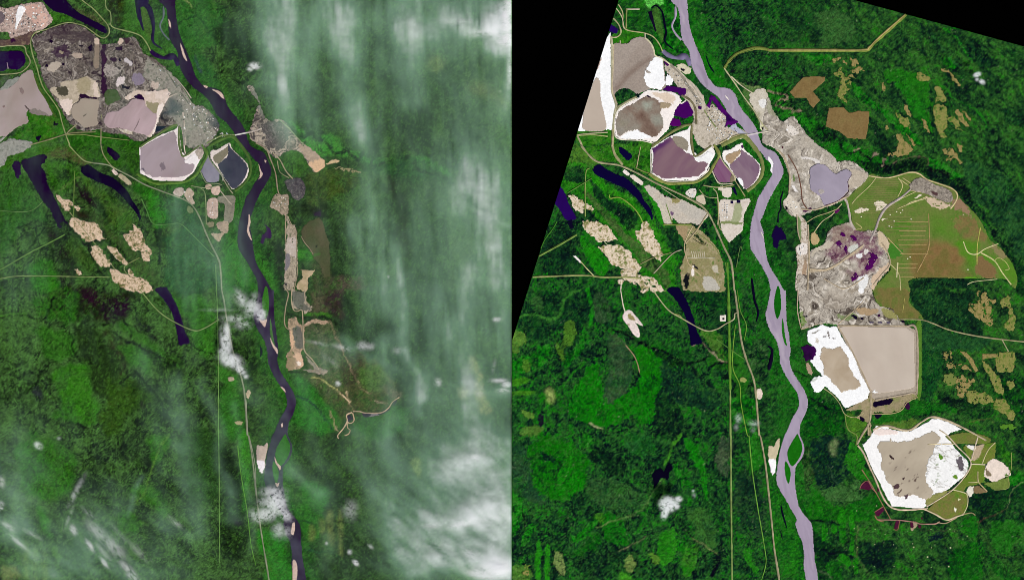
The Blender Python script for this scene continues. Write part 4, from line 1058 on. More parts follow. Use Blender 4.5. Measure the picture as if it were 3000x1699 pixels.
BARS_L = [("00 1812,440 1835,490 1860,560 1880,620 1850,590 1820,510", "pale sandbar on the east side of the dark river above the bay"),
          ("00 1690,195 1712,230 1716,290 1700,270", "small pale bar at the west bank of the dark river near the top"),
          ("00 2040,855 2085,870 2075,890 2045,875", "pale spit where the dark river bends past the mine works"),
          ("00 2130,900 2220,930 2255,1000 2230,990 2190,945", "grey beach inside the bend of the dark river past the mine works"),
          ("11 85,140 105,160 102,185 88,175", "small pale bar in the dark river under the bridge bend"),
          ("11 25,190 55,265 70,290 50,330 25,350 42,290", "hooked pale bar on the west bank of the dark river below the bridge bend"),
          ("01 2500,690 2515,780 2500,850 2530,960 2515,950 2480,870 2490,780", "broken sandbar along the east bank of the dark river beside the work camp"),
          ("12 30,290 70,305 110,290 98,345 90,372 65,345", "pale forked sand point at the foot of the long wooded island"),
          ("12 140,470 175,540 215,590 218,640 195,610 160,550", "pale point below the sliver island in the dark river"),
          ("12 245,965 285,985 300,1030 275,1005", "small pale bar in the dark river above the sharp bend"),
          ("12 252,1340 270,1330 272,1360 258,1380", "tiny pale bar in the dark river below the sharp bend"),
          ("13 187,215 215,275 250,310 240,350 225,320 195,270", "pale sand point between the two lower islands in the dark river"),
          ("13 190,470 215,480 235,470 215,520", "pale sand tip below the pointed island in the dark river"),
          ("13 365,880 385,870 392,930 375,1000 350,985", "bright sandbar in the dark river near the bottom"),
          ("13 370,1250 410,1290 415,1400 390,1500 370,1500", "long pale sandbar on the west bank of the dark river at the bottom")]
for t, lb in BARS_L:
    island('L', t, flat(SANDL, .12, 6, 5), lb, 'sandbar', "sandbar", 0.8, 'sand')
island('R', "00 2135,955 2160,975 2178,1008 2165,1000 2145,980", flat((236, 226, 216), .05), "tiny white sandbar in the pale river at the wide bend", 'sandbar', "sandbar", .4, 'sand')
island('R', "11 5,110 28,140 52,180 45,240 42,285 22,260 30,200 0,150", flat((250, 246, 244), .05), "white sandbar on the west bank of the pale river below the bridge", 'sandbar', "sandbar", .8, 'sand')
island('R', "01 2495,865 2520,900 2525,940 2505,900", flat((225, 220, 200), .05), "tiny pale bar in the pale river beside the work camp", 'sandbar', "sandbar", .4, 'sand')
GB = "13 5,100 60,110 90,40 120,30 110,120 85,210 80,330 45,400 25,330 5,240"
tag(patch('R', "gravel_pit", GB, flat((206, 192, 158), .12, 8), 'sand', 'sand', rough=2, over=[("13 0,240 80,240 85,330 45,400 20,330", (255, 252, 250), 2)]), "gravel pit with a white lower end beside the pale river", 'gravel pit')
tag(patch('L', "gravel_pit", "13 10,100 80,110 110,60 120,100 100,200 90,250 85,330 55,385 25,330 5,240", flat((196, 178, 160), .14, 8), 'sand', 'sand', rough=2, over=[("13 0,250 80,250 85,330 45,400 20,330", (248, 240, 238), 2)]), "gravel pit with a pale lower end beside the dark river", 'gravel pit')

# ---------------------------------------------------------------- clear tile: mine works, ponds and fields
WHITE = (255, 254, 252)
OLIV = (126, 132, 84)
def pond(panel, label, parts, dikes=()):
    """tailings pond: water, beaches and banks are parts of one thing"""
    t = thing("tailings_pond", label, 'tailings pond', 'tailings ponds of the %s tile' % ('clear' if panel == 'R' else 'cloudy'))
    for (nm, txt, c, kw) in parts:
        kw = dict(kw)
        mt = kw.pop('mat', {'water_surface': 'silt', 'beach': 'sand', 'sand_spit': 'sand', 'pond_floor': 'field', 'dark_pool': 'water', 'mud_flat': 'field'}.get(nm, 'sand'))
        lv = kw.pop('level', {'water_surface': 'pond', 'beach': 'sand', 'dark_pool': 'detail', 'sand_spit': 'detail', 'mud_flat': 'detail'}.get(nm, 'sand'))
        patch(panel, nm, txt, c if callable(c) else flat(c, 0.05, 30, 8), mt, lv, t, **kw)
    for (nm, txt, w, c, h, cl) in dikes:
        line_mesh(nm, panel, txt, w, c, 'field', 0.1, t, cl, h)
    return t
def streaks(c1, c2, ang, sc=10, seed=60, sharp=1.0):
    return pal([c1, c2], sc, seed, 4, 0, ang, 9.0, sharp)

pond('R', "western settling pond cut by the black edge, tan water behind a white beach", [
    ('beach', "00 975,340 985,400 990,600 990,900 1000,950 1040,1060 1020,1150 1005,1296 930,1300 640,1310 640,1200 800,700", flat(WHITE, .04, 20), dict(rough=1.5)),
    ('water_surface', "00 830,793 880,812 890,900 885,960 905,1060 930,1170 932,1306 720,1302 715,1170 735,1060", flat((190, 174, 158), .03, 60), dict(rough=1.2)),
    ('mud_flat', "00 905,580 880,640 865,700 850,700 880,610", (176, 150, 136), dict(rough=1)),
], [('dike', "00 985,370 1000,420 1003,700 1000,900 1012,960 1042,1060 1022,1160 1010,1300", 8, (176, 170, 140), .10, False)])

def big_tail(X, Y):
    c = flat((160, 146, 134), .04, 60, 8)(X, Y)
    p = P("00 1050,895 1150,780 1260,680 1380,590")
    d = seg_dist(X, Y, p) + 6 * fbm(X, Y, 25, 4, 3, -42, 5)
    m = (np.clip(1 - d / 13, 0, 1) * .7)[..., None]
    c = c * (1 - m) + A((126, 106, 94)) * m
    m = (np.clip(fbm(X, Y, 24, 4, 9, -42, 5), 0, 1) * .5)[..., None]
    return c * (1 - m) + A((176, 164, 152)) * m
pond('R', "large grey brown settling pond with a diagonal dark streak and a white eastern delta", [
    ('pond_floor', "00 1015,455 1100,440 1165,440 1200,400 1262,376 1330,380 1385,440 1420,500 1430,560 1500,580 1520,640 1540,860 1505,905 1400,890 1310,925 1250,945 1190,900 1110,888 1050,920 1020,960 1000,900 1010,700", big_tail, dict(rough=1)),
    ('beach', "00 1410,592 1500,575 1515,640 1535,850 1510,900 1400,885 1345,855 1322,775 1345,700 1365,660", flat(WHITE, .04, 18), dict(rough=3, level='pond')),
    ('beach', "00 1555,745 1612,790 1605,850 1540,852 1545,770", WHITE, dict(rough=2, level='pond')),
    ('mud_flat', "00 1340,700 1392,732 1375,742 1350,735", (170, 160, 150), dict(rough=1)),
], [('dike', "00 1332,380 1385,430 1420,500 1435,560 1505,590 1600,660", 6, (214, 206, 170), .1, False),
    ('dike', "00 1020,450 1012,700 1005,900 1030,990 1052,1050", 6, (188, 172, 140), .1, False)])

def brown_lake(X, Y):
    c = pal([(108, 84, 72), (132, 112, 98), (146, 136, 122), (150, 144, 132)], 34, 12, 5, 14)(X, Y)
    for t, col, r in (("00 1360,1055", (168, 176, 160), 16), ("00 1450,1210", (150, 150, 136), 16), ("00 1120,1240", (140, 132, 112), 12)):
        q = P(t)[0]
        m = (np.clip(1.3 - np.hypot(X - q[0], (Y - q[1])) / r + .4 * fbm(X, Y, 14, 4, 4), 0, 1) * .7)[..., None]
        c = c * (1 - m) + A(col) * m
    return c
pond('R', "round brown settling pond inside a broad white sand rim", [
    ('beach', "00 1262,990 1300,945 1380,905 1500,915 1620,930 1680,970 1705,1010 1650,1090 1620,1180 1590,1262 1480,1390 1425,1425 1290,1405 1070,1388 1032,1310 1035,1180 1080,1092 1190,1020", flat((250, 240, 232), .05, 24), dict(rough=2,
        over=[("00 1400,930 1560,930 1640,1000 1560,1050 1500,1000 1430,980", (226, 206, 184), 4), ("00 1180,1330 1300,1310 1420,1380 1300,1400 1080,1380", WHITE, 3)])),
    ('water_surface', "00 1300,990 1350,968 1400,980 1470,1010 1500,1090 1490,1130 1512,1190 1510,1290 1450,1372 1390,1370 1310,1330 1240,1305 1150,1330 1072,1368 1050,1320 1045,1200 1092,1110 1200,1045", brown_lake, dict(rough=3, mat='field')),
    ('mud_flat', "00 1490,1030 1560,1035 1602,1052 1560,1085 1490,1090", (166, 148, 120), dict(rough=2)),
    ('dark_pool', "00 1345,962 1362,958 1395,988 1370,980", (30, 10, 40), dict(rough=1, step=1)),
], [('dike', "00 1262,985 1190,1015 1080,1085 1032,1180 1028,1310 1068,1395 1290,1412 1420,1440", 4, (226, 218, 196), .1, False),
    ('dike', "00 1010,1456 1022,1200 1040,1100 1120,1040 1250,970", 7, (150, 146, 110), .1, False)])

PUR = (66, 6, 90)
for t, c, lb in (("00 1512,905 1555,862 1640,872 1742,888 1748,942 1700,975 1660,930", PUR, "L shaped purple pond beside the conveyor band at the mine works"),
                 ("00 1690,1040 1760,1015 1795,1080 1822,1130 1805,1168 1740,1192 1690,1178 1622,1160 1640,1100", (68, 4, 92), "fan shaped deep purple pond north of the hexagonal pond"),
                 ("00 1612,1184 1680,1200 1702,1250 1690,1268 1578,1262", (86, 4, 98), "small purple pond wedged against the white rim of the brown pond"),
                 ("00 1530,612 1580,660 1555,668 1528,640", (70, 14, 84), "tiny purple pool beside the white delta and the conveyor band"),
                 ("00 1868,1065 1905,1075 1900,1105 1868,1095", (60, 6, 80), "small purple pool at the north corner of the works")):
    tag(patch('R', "settling_pond", t, flat(c, .08, 12), 'water', 'pond', rough=.8, smooth=False), lb, 'settling pond', 'purple ponds at the clear works')
tag(patch('R', "settling_pond", "00 1990,955 2035,968 2090,1040 2130,1095 2180,1150 2205,1180 2272,1225 2200,1262 2175,1248 2135,1285 2150,1180 2100,1130 2060,1080 2010,1000 1985,1090 1950,1070 1975,1030", pal([(40, 4, 66), (84, 10, 104), (20, 4, 60)], 14, 6), 'water', 'pond', rough=1.2, smooth=False), "ragged purple pond between the works and the pale river", 'settling pond', 'purple ponds at the clear works')

HEX_W = "q 140,890 380,735 420,760 480,840 560,925 620,950 720,1010 745,1060 855,1055 880,1105 840,1190 760,1255 660,1280 300,1290 200,1250 142,1190"
pond('R', "hexagonal mauve settling pond with white shores south of the works", [
    ('beach', "q 128,880 380,725 430,700 600,640 650,580 690,930 760,980 930,850 980,960 900,1110 860,1200 720,1315 320,1312 140,1220", flat((252, 246, 240), .05, 14), dict(rough=1.5, smooth=False)),
    ('water_surface', HEX_W, pal([(102, 54, 96), (134, 104, 112), (120, 86, 102)], 60, 6, 5, 0, -50, 4), dict(rough=2.5, smooth=False, over=[("q 130,880 400,740 300,860 180,930 150,1010", (70, 10, 88), 2, .8, 3)])),
    ('mud_flat', "q 405,740 500,728 590,770 620,830 600,925 540,900 460,840", flat((150, 140, 122), .1, 8), dict(rough=2)),
    ('sand_spit', "q 690,990 790,1000 880,930 960,960 930,1040 870,1100 850,1060 750,1070 700,1050", (250, 248, 244), dict(rough=2.5)),
], [('dike', "q 130,870 380,680 560,590 640,575", 9, (120, 124, 76), .22, False),
    ('dike', "q 665,590 660,780 690,960 740,985 930,850", 9, (124, 122, 82), .2, False),
    ('dike', "q 120,900 125,1180 140,1225 320,1320 520,1325 720,1310 870,1200 900,1140", 4, (232, 222, 204), .06, False),
    ('dike', "q 95,1225 310,1345 520,1350 730,1330 880,1240 960,1110 1030,980 990,880 960,840", 11, (134, 140, 74), .22, False)])
pond('R', "small mauve triangular pond wedged between the hexagonal and the oval pond", [
    ('water_surface', "q 1042,1010 1130,1120 1200,1225 1185,1330 1120,1345 1030,1335 985,1260 948,1190 990,1100", streaks((124, 76, 110), (138, 100, 124), 60), dict(rough=.8, smooth=False)),
    ('mud_flat', "q 1190,1240 1235,1270 1225,1330 1180,1335", (134, 120, 96), dict(rough=1)),
], [('dike', "q 1030,960 1090,1080 1230,1250 1240,1320", 6, (196, 186, 150), .12, False), ('dike', "q 940,1190 1030,1350 1210,1355", 4, (214, 206, 176), .1, False)])
pond('R', "oval mauve pond with a tan sandbank and white rim beside the pale river", [
    ('beach', "q 1075,1010 1090,920 1180,900 1330,815 1370,900 1540,1060 1585,1170 1540,1310 1400,1425 1360,1425 1250,1260 1150,1120", flat((250, 242, 234), .05, 14), dict(rough=1.5)),
    ('mud_flat', "q 1110,1010 1160,960 1260,930 1310,900 1320,950 1240,1040 1190,1100 1150,1080", flat((176, 150, 118), .1, 10), dict(rough=1.5, level='pond')),
    ('water_surface', "q 1175,1125 1240,1050 1320,980 1322,905 1400,960 1490,1020 1560,1110 1568,1180 1530,1290 1440,1400 1370,1425 1345,1350 1260,1270", pal([(104, 64, 100), (140, 116, 128), (120, 88, 108)], 40, 8, 4, 0, 60, 4), dict(rough=1.5, level='detail')),
    ('sand_spit', "q 1265,1285 1300,1278 1345,1310 1355,1390 1320,1370 1290,1320", WHITE, dict(rough=1, z=.19)),
    ('dark_pool', "q 1322,850 1345,840 1358,880 1330,890", (70, 20, 80), dict(rough=1, step=1)),
], [('dike', "q 1060,850 1280,740 1390,745 1560,960 1612,1120 1590,1260 1500,1380 1400,1456", 14, (124, 132, 76), .24, False)])
tag(patch('R', "settling_pond", "q 1200,1410 1240,1405 1275,1500 1265,1520 1225,1470", flat((12, 4, 50), .05), 'water', 'pond', rough=.5, smooth=False), "narrow navy basin at the south tip of the oval pond", 'settling pond')
for t, lb in (("01 2192,560 2220,560 2220,588 2192,588", "western of two small square navy basins in the work camp"), ("01 2255,552 2290,552 2290,582 2255,582", "eastern of two small square navy basins in the work camp")):
    tag(patch('R', "basin", t, flat((14, 4, 50), .05), 'water', 'pond', rough=.3, smooth=False, step=1), lb, 'basin')

# works between the conveyor band and the river
WORKS = pal([(150, 140, 122), (188, 176, 158), (206, 194, 176), (170, 158, 138), (128, 118, 98)], 9, 17, 5, 3)
def site(panel, name, txt, colf, label, cat, **kw):
    mt = kw.pop('mat', 'spoil')
    return tag(patch(panel, name, txt, colf, mt, kw.pop('level', 'ground'), **kw), label, cat, kw.get('group'))
site('R', "works_yard", "00 1560,625 1640,690 1740,790 1800,820 1920,960 1925,1010 1960,1060 2010,1045 2050,1080 2170,1190 2150,1270 2280,1290 2380,1370 2250,1400 2060,1456 1990,1500 1870,1456 1800,1300 1790,1260 1820,1180 1750,1010 1700,960 1640,840 1530,690", WORKS, "tan works yard of roads and buildings on the west bank of the pale river", 'works yard', rough=2)
site('R', "sand_pad", "00 1650,650 1700,635 1800,690 1782,745 1740,752 1700,720 1655,690", flat((214, 206, 176), .12, 6), "pale sand pad with a dark pool at the head of the inlet", 'sand pad', rough=3, mat='sand', over=[("00 1690,685 1735,700 1720,725 1695,705", (8, 10, 26), 1)])
site('R', "sand_pad", "00 1740,800 1790,810 1890,930 1925,980 1915,1010 1870,960 1800,880", flat((206, 192, 172), .1, 8), "narrow pale sand bank along the conveyor band", 'sand pad', rough=1.5, mat='sand', level='sand')
for k, (t, w, c) in enumerate((("00 1590,650 1690,750 1790,900 1900,1050", 8, (150, 142, 126)), ("00 1630,670 1740,780 1840,900 1920,1040", 5, (196, 186, 166)), ("00 1700,960 1790,1010 1840,1100 1850,1250", 7, (120, 112, 84)), ("00 1930,1110 1980,1190 2060,1300", 5, (124, 134, 84)), ("00 1745,1010 1700,1040 1680,1030", 5, (230, 222, 206)))):
    tag(line_mesh("conveyor_road", 'R', t, w, c, 'road', .185, height=.03), kind='structure')
site('R', "grey_yard", "00 2230,1240 2280,1290 2360,1350 2300,1350 2240,1320 2180,1290", flat((180, 180, 196), .12, 6), "blue grey yard by the bridge on the west bank of the pale river", 'works yard', rough=2, level='sand')
site('R', "riverside_yard", "00 2380,960 2480,890 2569,960 2569,1456 2500,1300 2470,1180 2400,1050", pal([(150, 150, 110), (196, 186, 166), (214, 204, 186), (120, 130, 80)], 16, 19, 5, 6), "terraced tan ground on the east bank of the pale river opposite the works", 'mine ground', rough=3,
     over=[("00 2480,1010 2569,1010 2569,1060 2500,1080", (236, 232, 226), 2), ("00 2490,1265 2540,1260 2545,1300 2505,1320", (226, 224, 180), 1.5), ("00 2505,1275 2530,1280 2525,1305 2508,1305", (6, 6, 16), 1)])

# open ground and camps south of the ponds
GRAV = pal([(176, 164, 146), (206, 194, 176), (196, 186, 172), (216, 204, 186)], 18, 23, 4, 4)
site('R', "gravel_yard", "01 1322,412 1370,405 1440,432 1500,490 1560,522 1640,540 1700,545 1850,620 1972,690 1920,770 1885,808 1800,780 1690,790 1610,730 1600,790 1530,788 1495,680 1450,580 1380,500", GRAV, "broad grey gravel yard between the curved lake and the highway", 'gravel yard', rough=2,
     over=[("01 1600,530 1680,540 1660,580 1610,575", (150, 140, 90), 2), ("01 1590,670 1620,665 1620,700 1600,708", (112, 84, 112), 1), ("01 1520,500 1545,500 1545,525 1525,525", (40, 20, 30), 1), ("01 1700,560 1900,640 1950,690 1880,760 1700,660", (188, 182, 170), 4, .6), ("01 1460,520 1500,600 1560,700 1590,780 1550,780 1500,660", (206, 198, 176), 2)])
site('R', "camp_yard", "01 2085,562 2240,552 2380,538 2392,560 2350,650 2330,700 2318,820 2300,870 2195,965 2180,978 2135,920 2090,800", pal([(206, 192, 176), (226, 214, 200), (196, 184, 166)], 10, 29, 4, 3), "pale camp yard with rows of buildings between the highway and the river", 'camp yard', rough=1.5, mat='sand',
     over=[("01 2240,590 2300,590 2290,760 2230,790 2200,760", (150, 160, 110), 2, .8), ("01 2090,765 2320,780 2310,800 2090,790", (130, 140, 90), 1.5)])
for t, lb, c in (("01 1740,490 1775,445 1845,440 1840,515 1800,530", "oval white gravel pad beside the highway", (224, 216, 204)), ("01 1855,515 1920,505 1945,588 1930,600 1850,558", "speckled pale pad just east of the oval white pad", (206, 192, 166)),
                 ("01 2112,440 2200,430 2192,520 2115,512", "square pale pad north of the camp yard", (226, 214, 198)), ("01 2070,420 2118,408 2115,455 2066,452", "small pale pad beside the square pad north of the camp", (220, 208, 190)),
                 ("01 1110,270 1125,245 1182,288 1165,312", "small white pad between the curved lake and the highway, the northern one", (240, 226, 216)), ("01 1182,318 1220,300 1318,375 1290,402", "white gravel strip between the curved lake and the highway", (232, 218, 204))):
    site('R', "gravel_pad", t, flat(c, .1, 6), lb, 'gravel pad', mat='sand', rough=1.2, level='sand', step=1.0)
site('R', "cleared_ground", "01 1640,812 1800,802 1960,920 2080,1075 2125,1240 2135,1456 | 02 2135,15 1840,12 1780,0 | 01 1720,1456 1690,1250 1745,1010", pal([(104, 122, 62), (156, 142, 102), (138, 134, 88), (174, 158, 124), (108, 126, 64)], 18, 33, 5, 8, sharp=1.3, gain=.7), "olive brown cleared ground with pits between the curved lake and the highway", 'cleared ground', rough=3,
     over=[("01 1655,1090 1720,1050 1745,1090 1700,1150 1670,1200 1650,1140", (22, 20, 26), 3), ("01 1745,1290 1790,1320 1780,1400 1740,1440", (16, 18, 22), 4), ("01 1810,1190 1870,1235 1860,1250 1815,1210", (12, 10, 26), 1), ("01 1798,1215 1820,1210 1830,1310 1805,1320", (244, 232, 220), 1),
           ("01 1915,1335 1990,1325 2090,1440 1990,1456 1920,1456", (190, 184, 170), 3), ("01 2010,1230 2060,1210 2080,1280 2020,1270", (206, 196, 176), 3, .8), ("01 1800,880 1860,900 1920,980 1850,930", (30, 50, 24), 3), ("01 1640,830 1760,820 1720,1000 1680,980", (164, 142, 106), 3), ("01 1850,740 1960,700 1980,880 1880,850", (118, 120, 70), 4)])
for k in range(7):
    tag(line_mesh("furrow", 'R', "01 %d,1065 %d,1130" % (1800 + k * 21, 1815 + k * 20), 2.2, (206, 196, 170), 'field', .15, height=.02), "pale furrow, %s from the west in the short comb of strips" % ("first", "second", "third", "fourth", "fifth", "sixth", "seventh")[k], 'furrow', 'furrows in the olive brown ground')

SANDY = pal([(112, 122, 62), (178, 158, 118), (226, 208, 182), (232, 214, 192), (196, 176, 140), (108, 122, 60)], 13, 37, 5, 5, sharp=1.7, gain=.75)
def clearing(panel, txt, label, colf=SANDY, holes=(9, -.95), rough=4.5, group=None, name="sandy_clearing", cat='clearing', level='sand', mat='field', **kw):
    return tag(patch(panel, name, txt, colf, mat, level, rough=rough, holes=holes, **kw), label, cat, group)
clearing('R', "01 560,512 600,502 700,548 760,590 825,632 805,682 742,642 715,650 712,690 690,682 640,662 600,592", "broken sandy clearing at the foot of the purple blue lake, clear tile")
clearing('R', "01 700,760 760,750 830,772 950,802 1010,885 1062,950 920,962 860,972 780,900 720,832", "large mottled sandy clearing below the purple blue lake, clear tile")
clearing('R', "01 1310,780 1360,772 1400,850 1450,950 1522,1095 1490,1172 1400,1105 1340,1062 1250,935 1235,862 1300,840", "tall mottled sandy clearing beside the curved lake's tail, clear tile")
clearing('R', "01 855,1022 1000,1002 1100,1012 1200,1092 1250,1162 1302,1222 1260,1282 1200,1272 1060,1212 985,1185 930,1092", "broad sandy clearing crossed by a track, clear tile")
clearing('R', "01 1100,1245 1180,1240 1290,1300 1400,1320 1420,1320 1470,1400 1520,1456 | 02 1545,15 1420,25 1290,18 | 01 1290,1420 1130,1360", "southernmost sandy clearing above the tapering lake, clear tile", holes=(7, -.5))
clearing('R', "01 1060,1360 1100,1340 1120,1370 1100,1410 1060,1390", "tiny sandy patch west of the southernmost clearing, clear tile", holes=None)
clearing('R', "02 1120,230 1160,198 1200,212 1240,255 1305,335 1320,362 1290,355 1235,325 1260,360 1282,430 1272,476 1225,452 1165,360 1115,290", "leaf shaped white clearing alone in the forest, clear tile", flat((232, 216, 206), .08, 8), None, 1.2, over=[("02 1160,250 1200,240 1240,310 1190,300", (150, 140, 90), 2), ("02 1150,330 1180,340 1175,370", (160, 140, 100), 2)])
clearing('R', "01 612,1112 640,1112 668,1142 690,1165 705,1190 680,1180 650,1150", "small white patch in the dark forest west of the clearings, clear tile", flat((250, 240, 230), .05), None, 1)
# oil camp square and gravel by the highway
clearing('R', "02 2085,252 2145,248 2148,312 2088,314", "square white pad with a dark basin beside the cut line", flat((232, 220, 206), .04), None, .5, over=[("02 2110,275 2132,275 2132,298 2110,298", (16, 6, 20), .3)], smooth=False, step=1, name="gravel_pad", cat='gravel pad')
clearing('R', "02 2450,1010 2490,980 2515,1030 2500,1085 2460,1090", "small pale pit on the east side of the highway", flat((226, 208, 190), .1, 5), None, 1.5, name="gravel_pit", cat='gravel pit')
clearing('R', "02 2290,880 2330,875 2355,900 2330,925 2290,915", "olive oval patch west of the highway", flat((150, 160, 90), .08, 5), None, 1, name="grass_patch", cat='clearing')

# big mine on the east bank, clear tile
GREY = [(84, 74, 66), (138, 128, 114), (176, 166, 152), (190, 180, 164), (222, 212, 198), (160, 148, 130)]
NPIT = site('R', "mine_ground", "10 -10,985 40,1085 90,1165 150,1225 250,1165 330,1270 400,1360 490,1450 | 11 500,0 640,98 700,170 780,155 850,165 910,215 1005,290 960,380 870,452 800,520 740,560 640,605 560,625 460,660 380,690 330,712 240,712 170,640 150,565 200,500 212,300 130,100 88,50 0,0 -60,-60", benches(GREY, 40, 41, 7, 14), "grey mined ground round the lilac pond on the east bank, clear tile", 'mine ground', rough=2, step=1.6, relief=.06,
            over=[("11 540,0 640,98 700,170 640,200 560,140 480,60 300,-60 200,-160", (184, 174, 158), 6, .6), ("11 830,240 1000,290 950,380 840,450 820,380 850,300", (192, 178, 158), 4, .9), ("10 180,1270 250,1260 300,1330 260,1370 210,1350", (226, 216, 204), 3), ("11 245,300 270,330 265,370 245,360", (110, 130, 80), 2),
                  ("11 330,120 440,130 520,170 500,200 420,150 340,140", (226, 218, 210), 1.5), ("11 240,395 265,410 300,475 275,470 250,430", (240, 234, 228), 1.5), ("11 160,580 200,500 250,560 330,600 320,690 250,700", (222, 210, 192), 4, .8), ("11 170,615 195,625 200,650 180,648", (6, 4, 16), 1),
                  ("11 350,660 430,630 440,640 380,680", (70, 24, 66), 1.5), ("10 0,1010 60,1110 80,1180 0,1140", (150, 150, 120), 3, .7), ("11 135,15 155,15 155,38 138,38", (70, 24, 40), 1)])
pond('R', "lilac settling pond with a notched east shore in the grey mined ground", [
    ('water_surface', "11 425,235 500,192 580,210 640,265 690,292 720,265 790,245 835,280 830,320 798,375 802,460 780,480 700,560 620,592 560,607 545,570 520,520 470,480 425,440 420,320", pal([(152, 142, 156), (164, 153, 168), (170, 160, 172)], 30, 98, 4, 6, 40, 2), dict(rough=1.5, z=.30)),
    ('mud_flat', "11 500,455 550,445 560,480 520,490", (176, 166, 160), dict(rough=1.5, z=.31))],
    [('dark_edge', "11 838,300 800,370 806,470 700,560 560,608", 3.0, (66, 26, 50), .24, False)])
STRIP = site('R', "mine_strip", "11 300,700 340,718 390,790 412,950 415,1100 410,1250 400,1456 | 12 340,0 300,0 | 11 275,1456 280,1300 295,1200 280,1020 330,990 300,870", pal([(206, 192, 172), (176, 160, 138), (226, 212, 196), (136, 118, 96), (190, 174, 150)], 9, 43, 5, 3, gain=.75), "narrow tan strip of roads and plant along the mine's west side, clear tile", 'mine ground', rough=1.5,
             over=[("11 300,720 330,760 330,980 300,980", (120, 140, 90), 2), ("11 285,1020 380,990 390,1080 320,1110 285,1080", (232, 222, 212), 2), ("11 355,1180 390,1180 380,1456 345,1456", (160, 130, 100), 2, .8)])
S_PIT = site('R', "mine_pit", "11 430,1060 560,990 600,870 640,825 720,802 760,790 840,770 850,830 900,862 1020,860 1120,860 1200,945 1215,1010 1190,1090 1222,1190 1195,1270 1090,1390 1060,1456 | 12 1040,0 1110,150 1240,190 1320,300 1370,350 1000,355 700,350 540,335 400,380 340,380 320,250 300,0 | 11 290,1450 300,1300 400,1300 415,1150", benches(GREY, 34, 47, 8, 16), "big grey mine pit with purple pools and curving benches, clear tile", 'mine pit', rough=2.5, step=1.6, relief=.08,
             over=[("11 620,860 720,810 860,860 1000,900 1100,1000 1120,1160 1040,1280 900,1330 800,1340 900,1200 780,1150 640,1150 600,1000", pal([(190, 178, 162), (170, 152, 142), (130, 92, 100), (92, 28, 78), (160, 140, 128)], 11, 48, 5, 5, sharp=1.2, gain=.75), 12, .85, 4), ("11 680,800 840,780 860,900 700,1000 620,960 640,870", (150, 132, 112), 6, .5), ("11 1090,850 1200,940 1215,1010 1190,1080 1120,980", (206, 186, 156), 4), ("11 550,960 660,990 540,1060 440,1100 450,1060", (204, 192, 170), 4, .8), ("11 960,1060 1000,1050 1000,1090 960,1100", (220, 214, 206), 2),
                   ("11 870,1100 935,1090 940,1140 880,1130", (236, 234, 232), 2), ("11 810,1020 890,1000 890,1060 820,1070", (206, 206, 194), 3), ("11 1090,1390 1180,1290 1220,1250 1210,1180 1180,1210 1060,1320 1040,1456", (212, 186, 158), 4), ("11 900,1330 1000,1310 990,1420 920,1456", (236, 234, 230), 3),
                   ("12 900,-10 960,-10 955,30 925,30", (250, 248, 246), 1.5), ("12 925,125 955,95 965,110 935,135", (250, 246, 244), 1), ("12 890,180 1100,190 1080,230 920,240", (176, 150, 116), 3), ("12 1150,200 1250,210 1290,290 1180,270", (150, 146, 90), 4), ("12 700,250 830,240 900,280 740,300", (110, 130, 70), 4, .8),
                   ("12 570,60 640,-20 800,10 860,60 760,150 620,190 570,120", (172, 160, 144), 4, .5), ("12 320,200 380,280 360,380 320,380", (110, 140, 60), 4, .8), ("11 420,1250 560,1240 700,1180 860,1060 950,1010 940,1040 700,1210 560,1270 420,1280", (190, 172, 142), 2, .8)])
for t, lb in (("11 1040,1055 1090,1080 1085,1150 1060,1190 1040,1230 1000,1258 960,1250 985,1210 1010,1180 1000,1150 1030,1120 1005,1080", "long purple pool on the mine pit's east side"), ("11 820,925 860,910 890,935 885,960 845,962", "compact purple pool high in the mine pit"),
              ("11 850,1300 880,1280 910,1310 890,1345 840,1370", "purple pool at the south edge of the pit's upper half"), ("11 670,980 720,960 745,990 710,1010 735,1030 690,1010", "ragged purple pool left of the compact one in the mine pit"),
              ("11 730,870 760,885 775,920 745,915", "small purple pool at the top of the mine pit"), ("11 770,1010 795,1050 790,1100 770,1060", "narrow purple pool in the middle of the mine pit"), ("11 640,1110 680,1090 710,1110 690,1130 650,1150 630,1140", "brown purple pool at the pit's west side"), ("11 930,1150 965,1140 960,1170 935,1175", "faint plum coloured pool beside the long purple pool")):
    tag(patch('R', "pit_pool", t, flat((78, 8, 84) if "brown" not in lb and "faint" not in lb else (104, 66, 82), .12, 6), 'water', 'detail', rough=5, step=.9, z=.27, holes=(7, -.35)), lb, 'pool', 'purple pools in the mine pit')
tag(line_mesh("haul_road", 'R', "11 1430,445 1330,530 1220,600 1160,660 1110,750 1080,840 1020,970", 7, (178, 164, 156), 'road', .2), "grey haul road climbing from the mine pit to the eastern dump", 'haul road')
tag(line_mesh("haul_road", 'R', "11 770,545 790,570 815,680 830,780 870,850", 7, (196, 182, 170), 'road', .2), "pale haul road between the lilac pond and the mine pit", 'haul road')
for k, t in enumerate(("11 90,50 160,120 215,300 210,480", "11 200,100 290,260 330,430 345,560 390,640", "11 330,640 460,650 620,600 760,530 800,520", "11 400,800 410,1100 395,1456", "11 420,1240 560,1250 700,1190 850,1080 960,1000", "11 290,700 300,870 330,980", "12 700,340 900,170 960,100", "12 860,180 880,230", "11 1140,980 1200,1080 1220,1200 1130,1310 1060,1400", "12 300,0 295,200 330,380", "11 560,1340 680,1410 760,1440 860,1400 960,1330")):
    tag(line_mesh("mine_road", 'R', t, (5, 3, 5, 5, 4, 3, 3, 3, 4, 3, 3)[k], (182, 164, 136) if k != 1 else (110, 76, 62), 'road', .24), kind='structure')
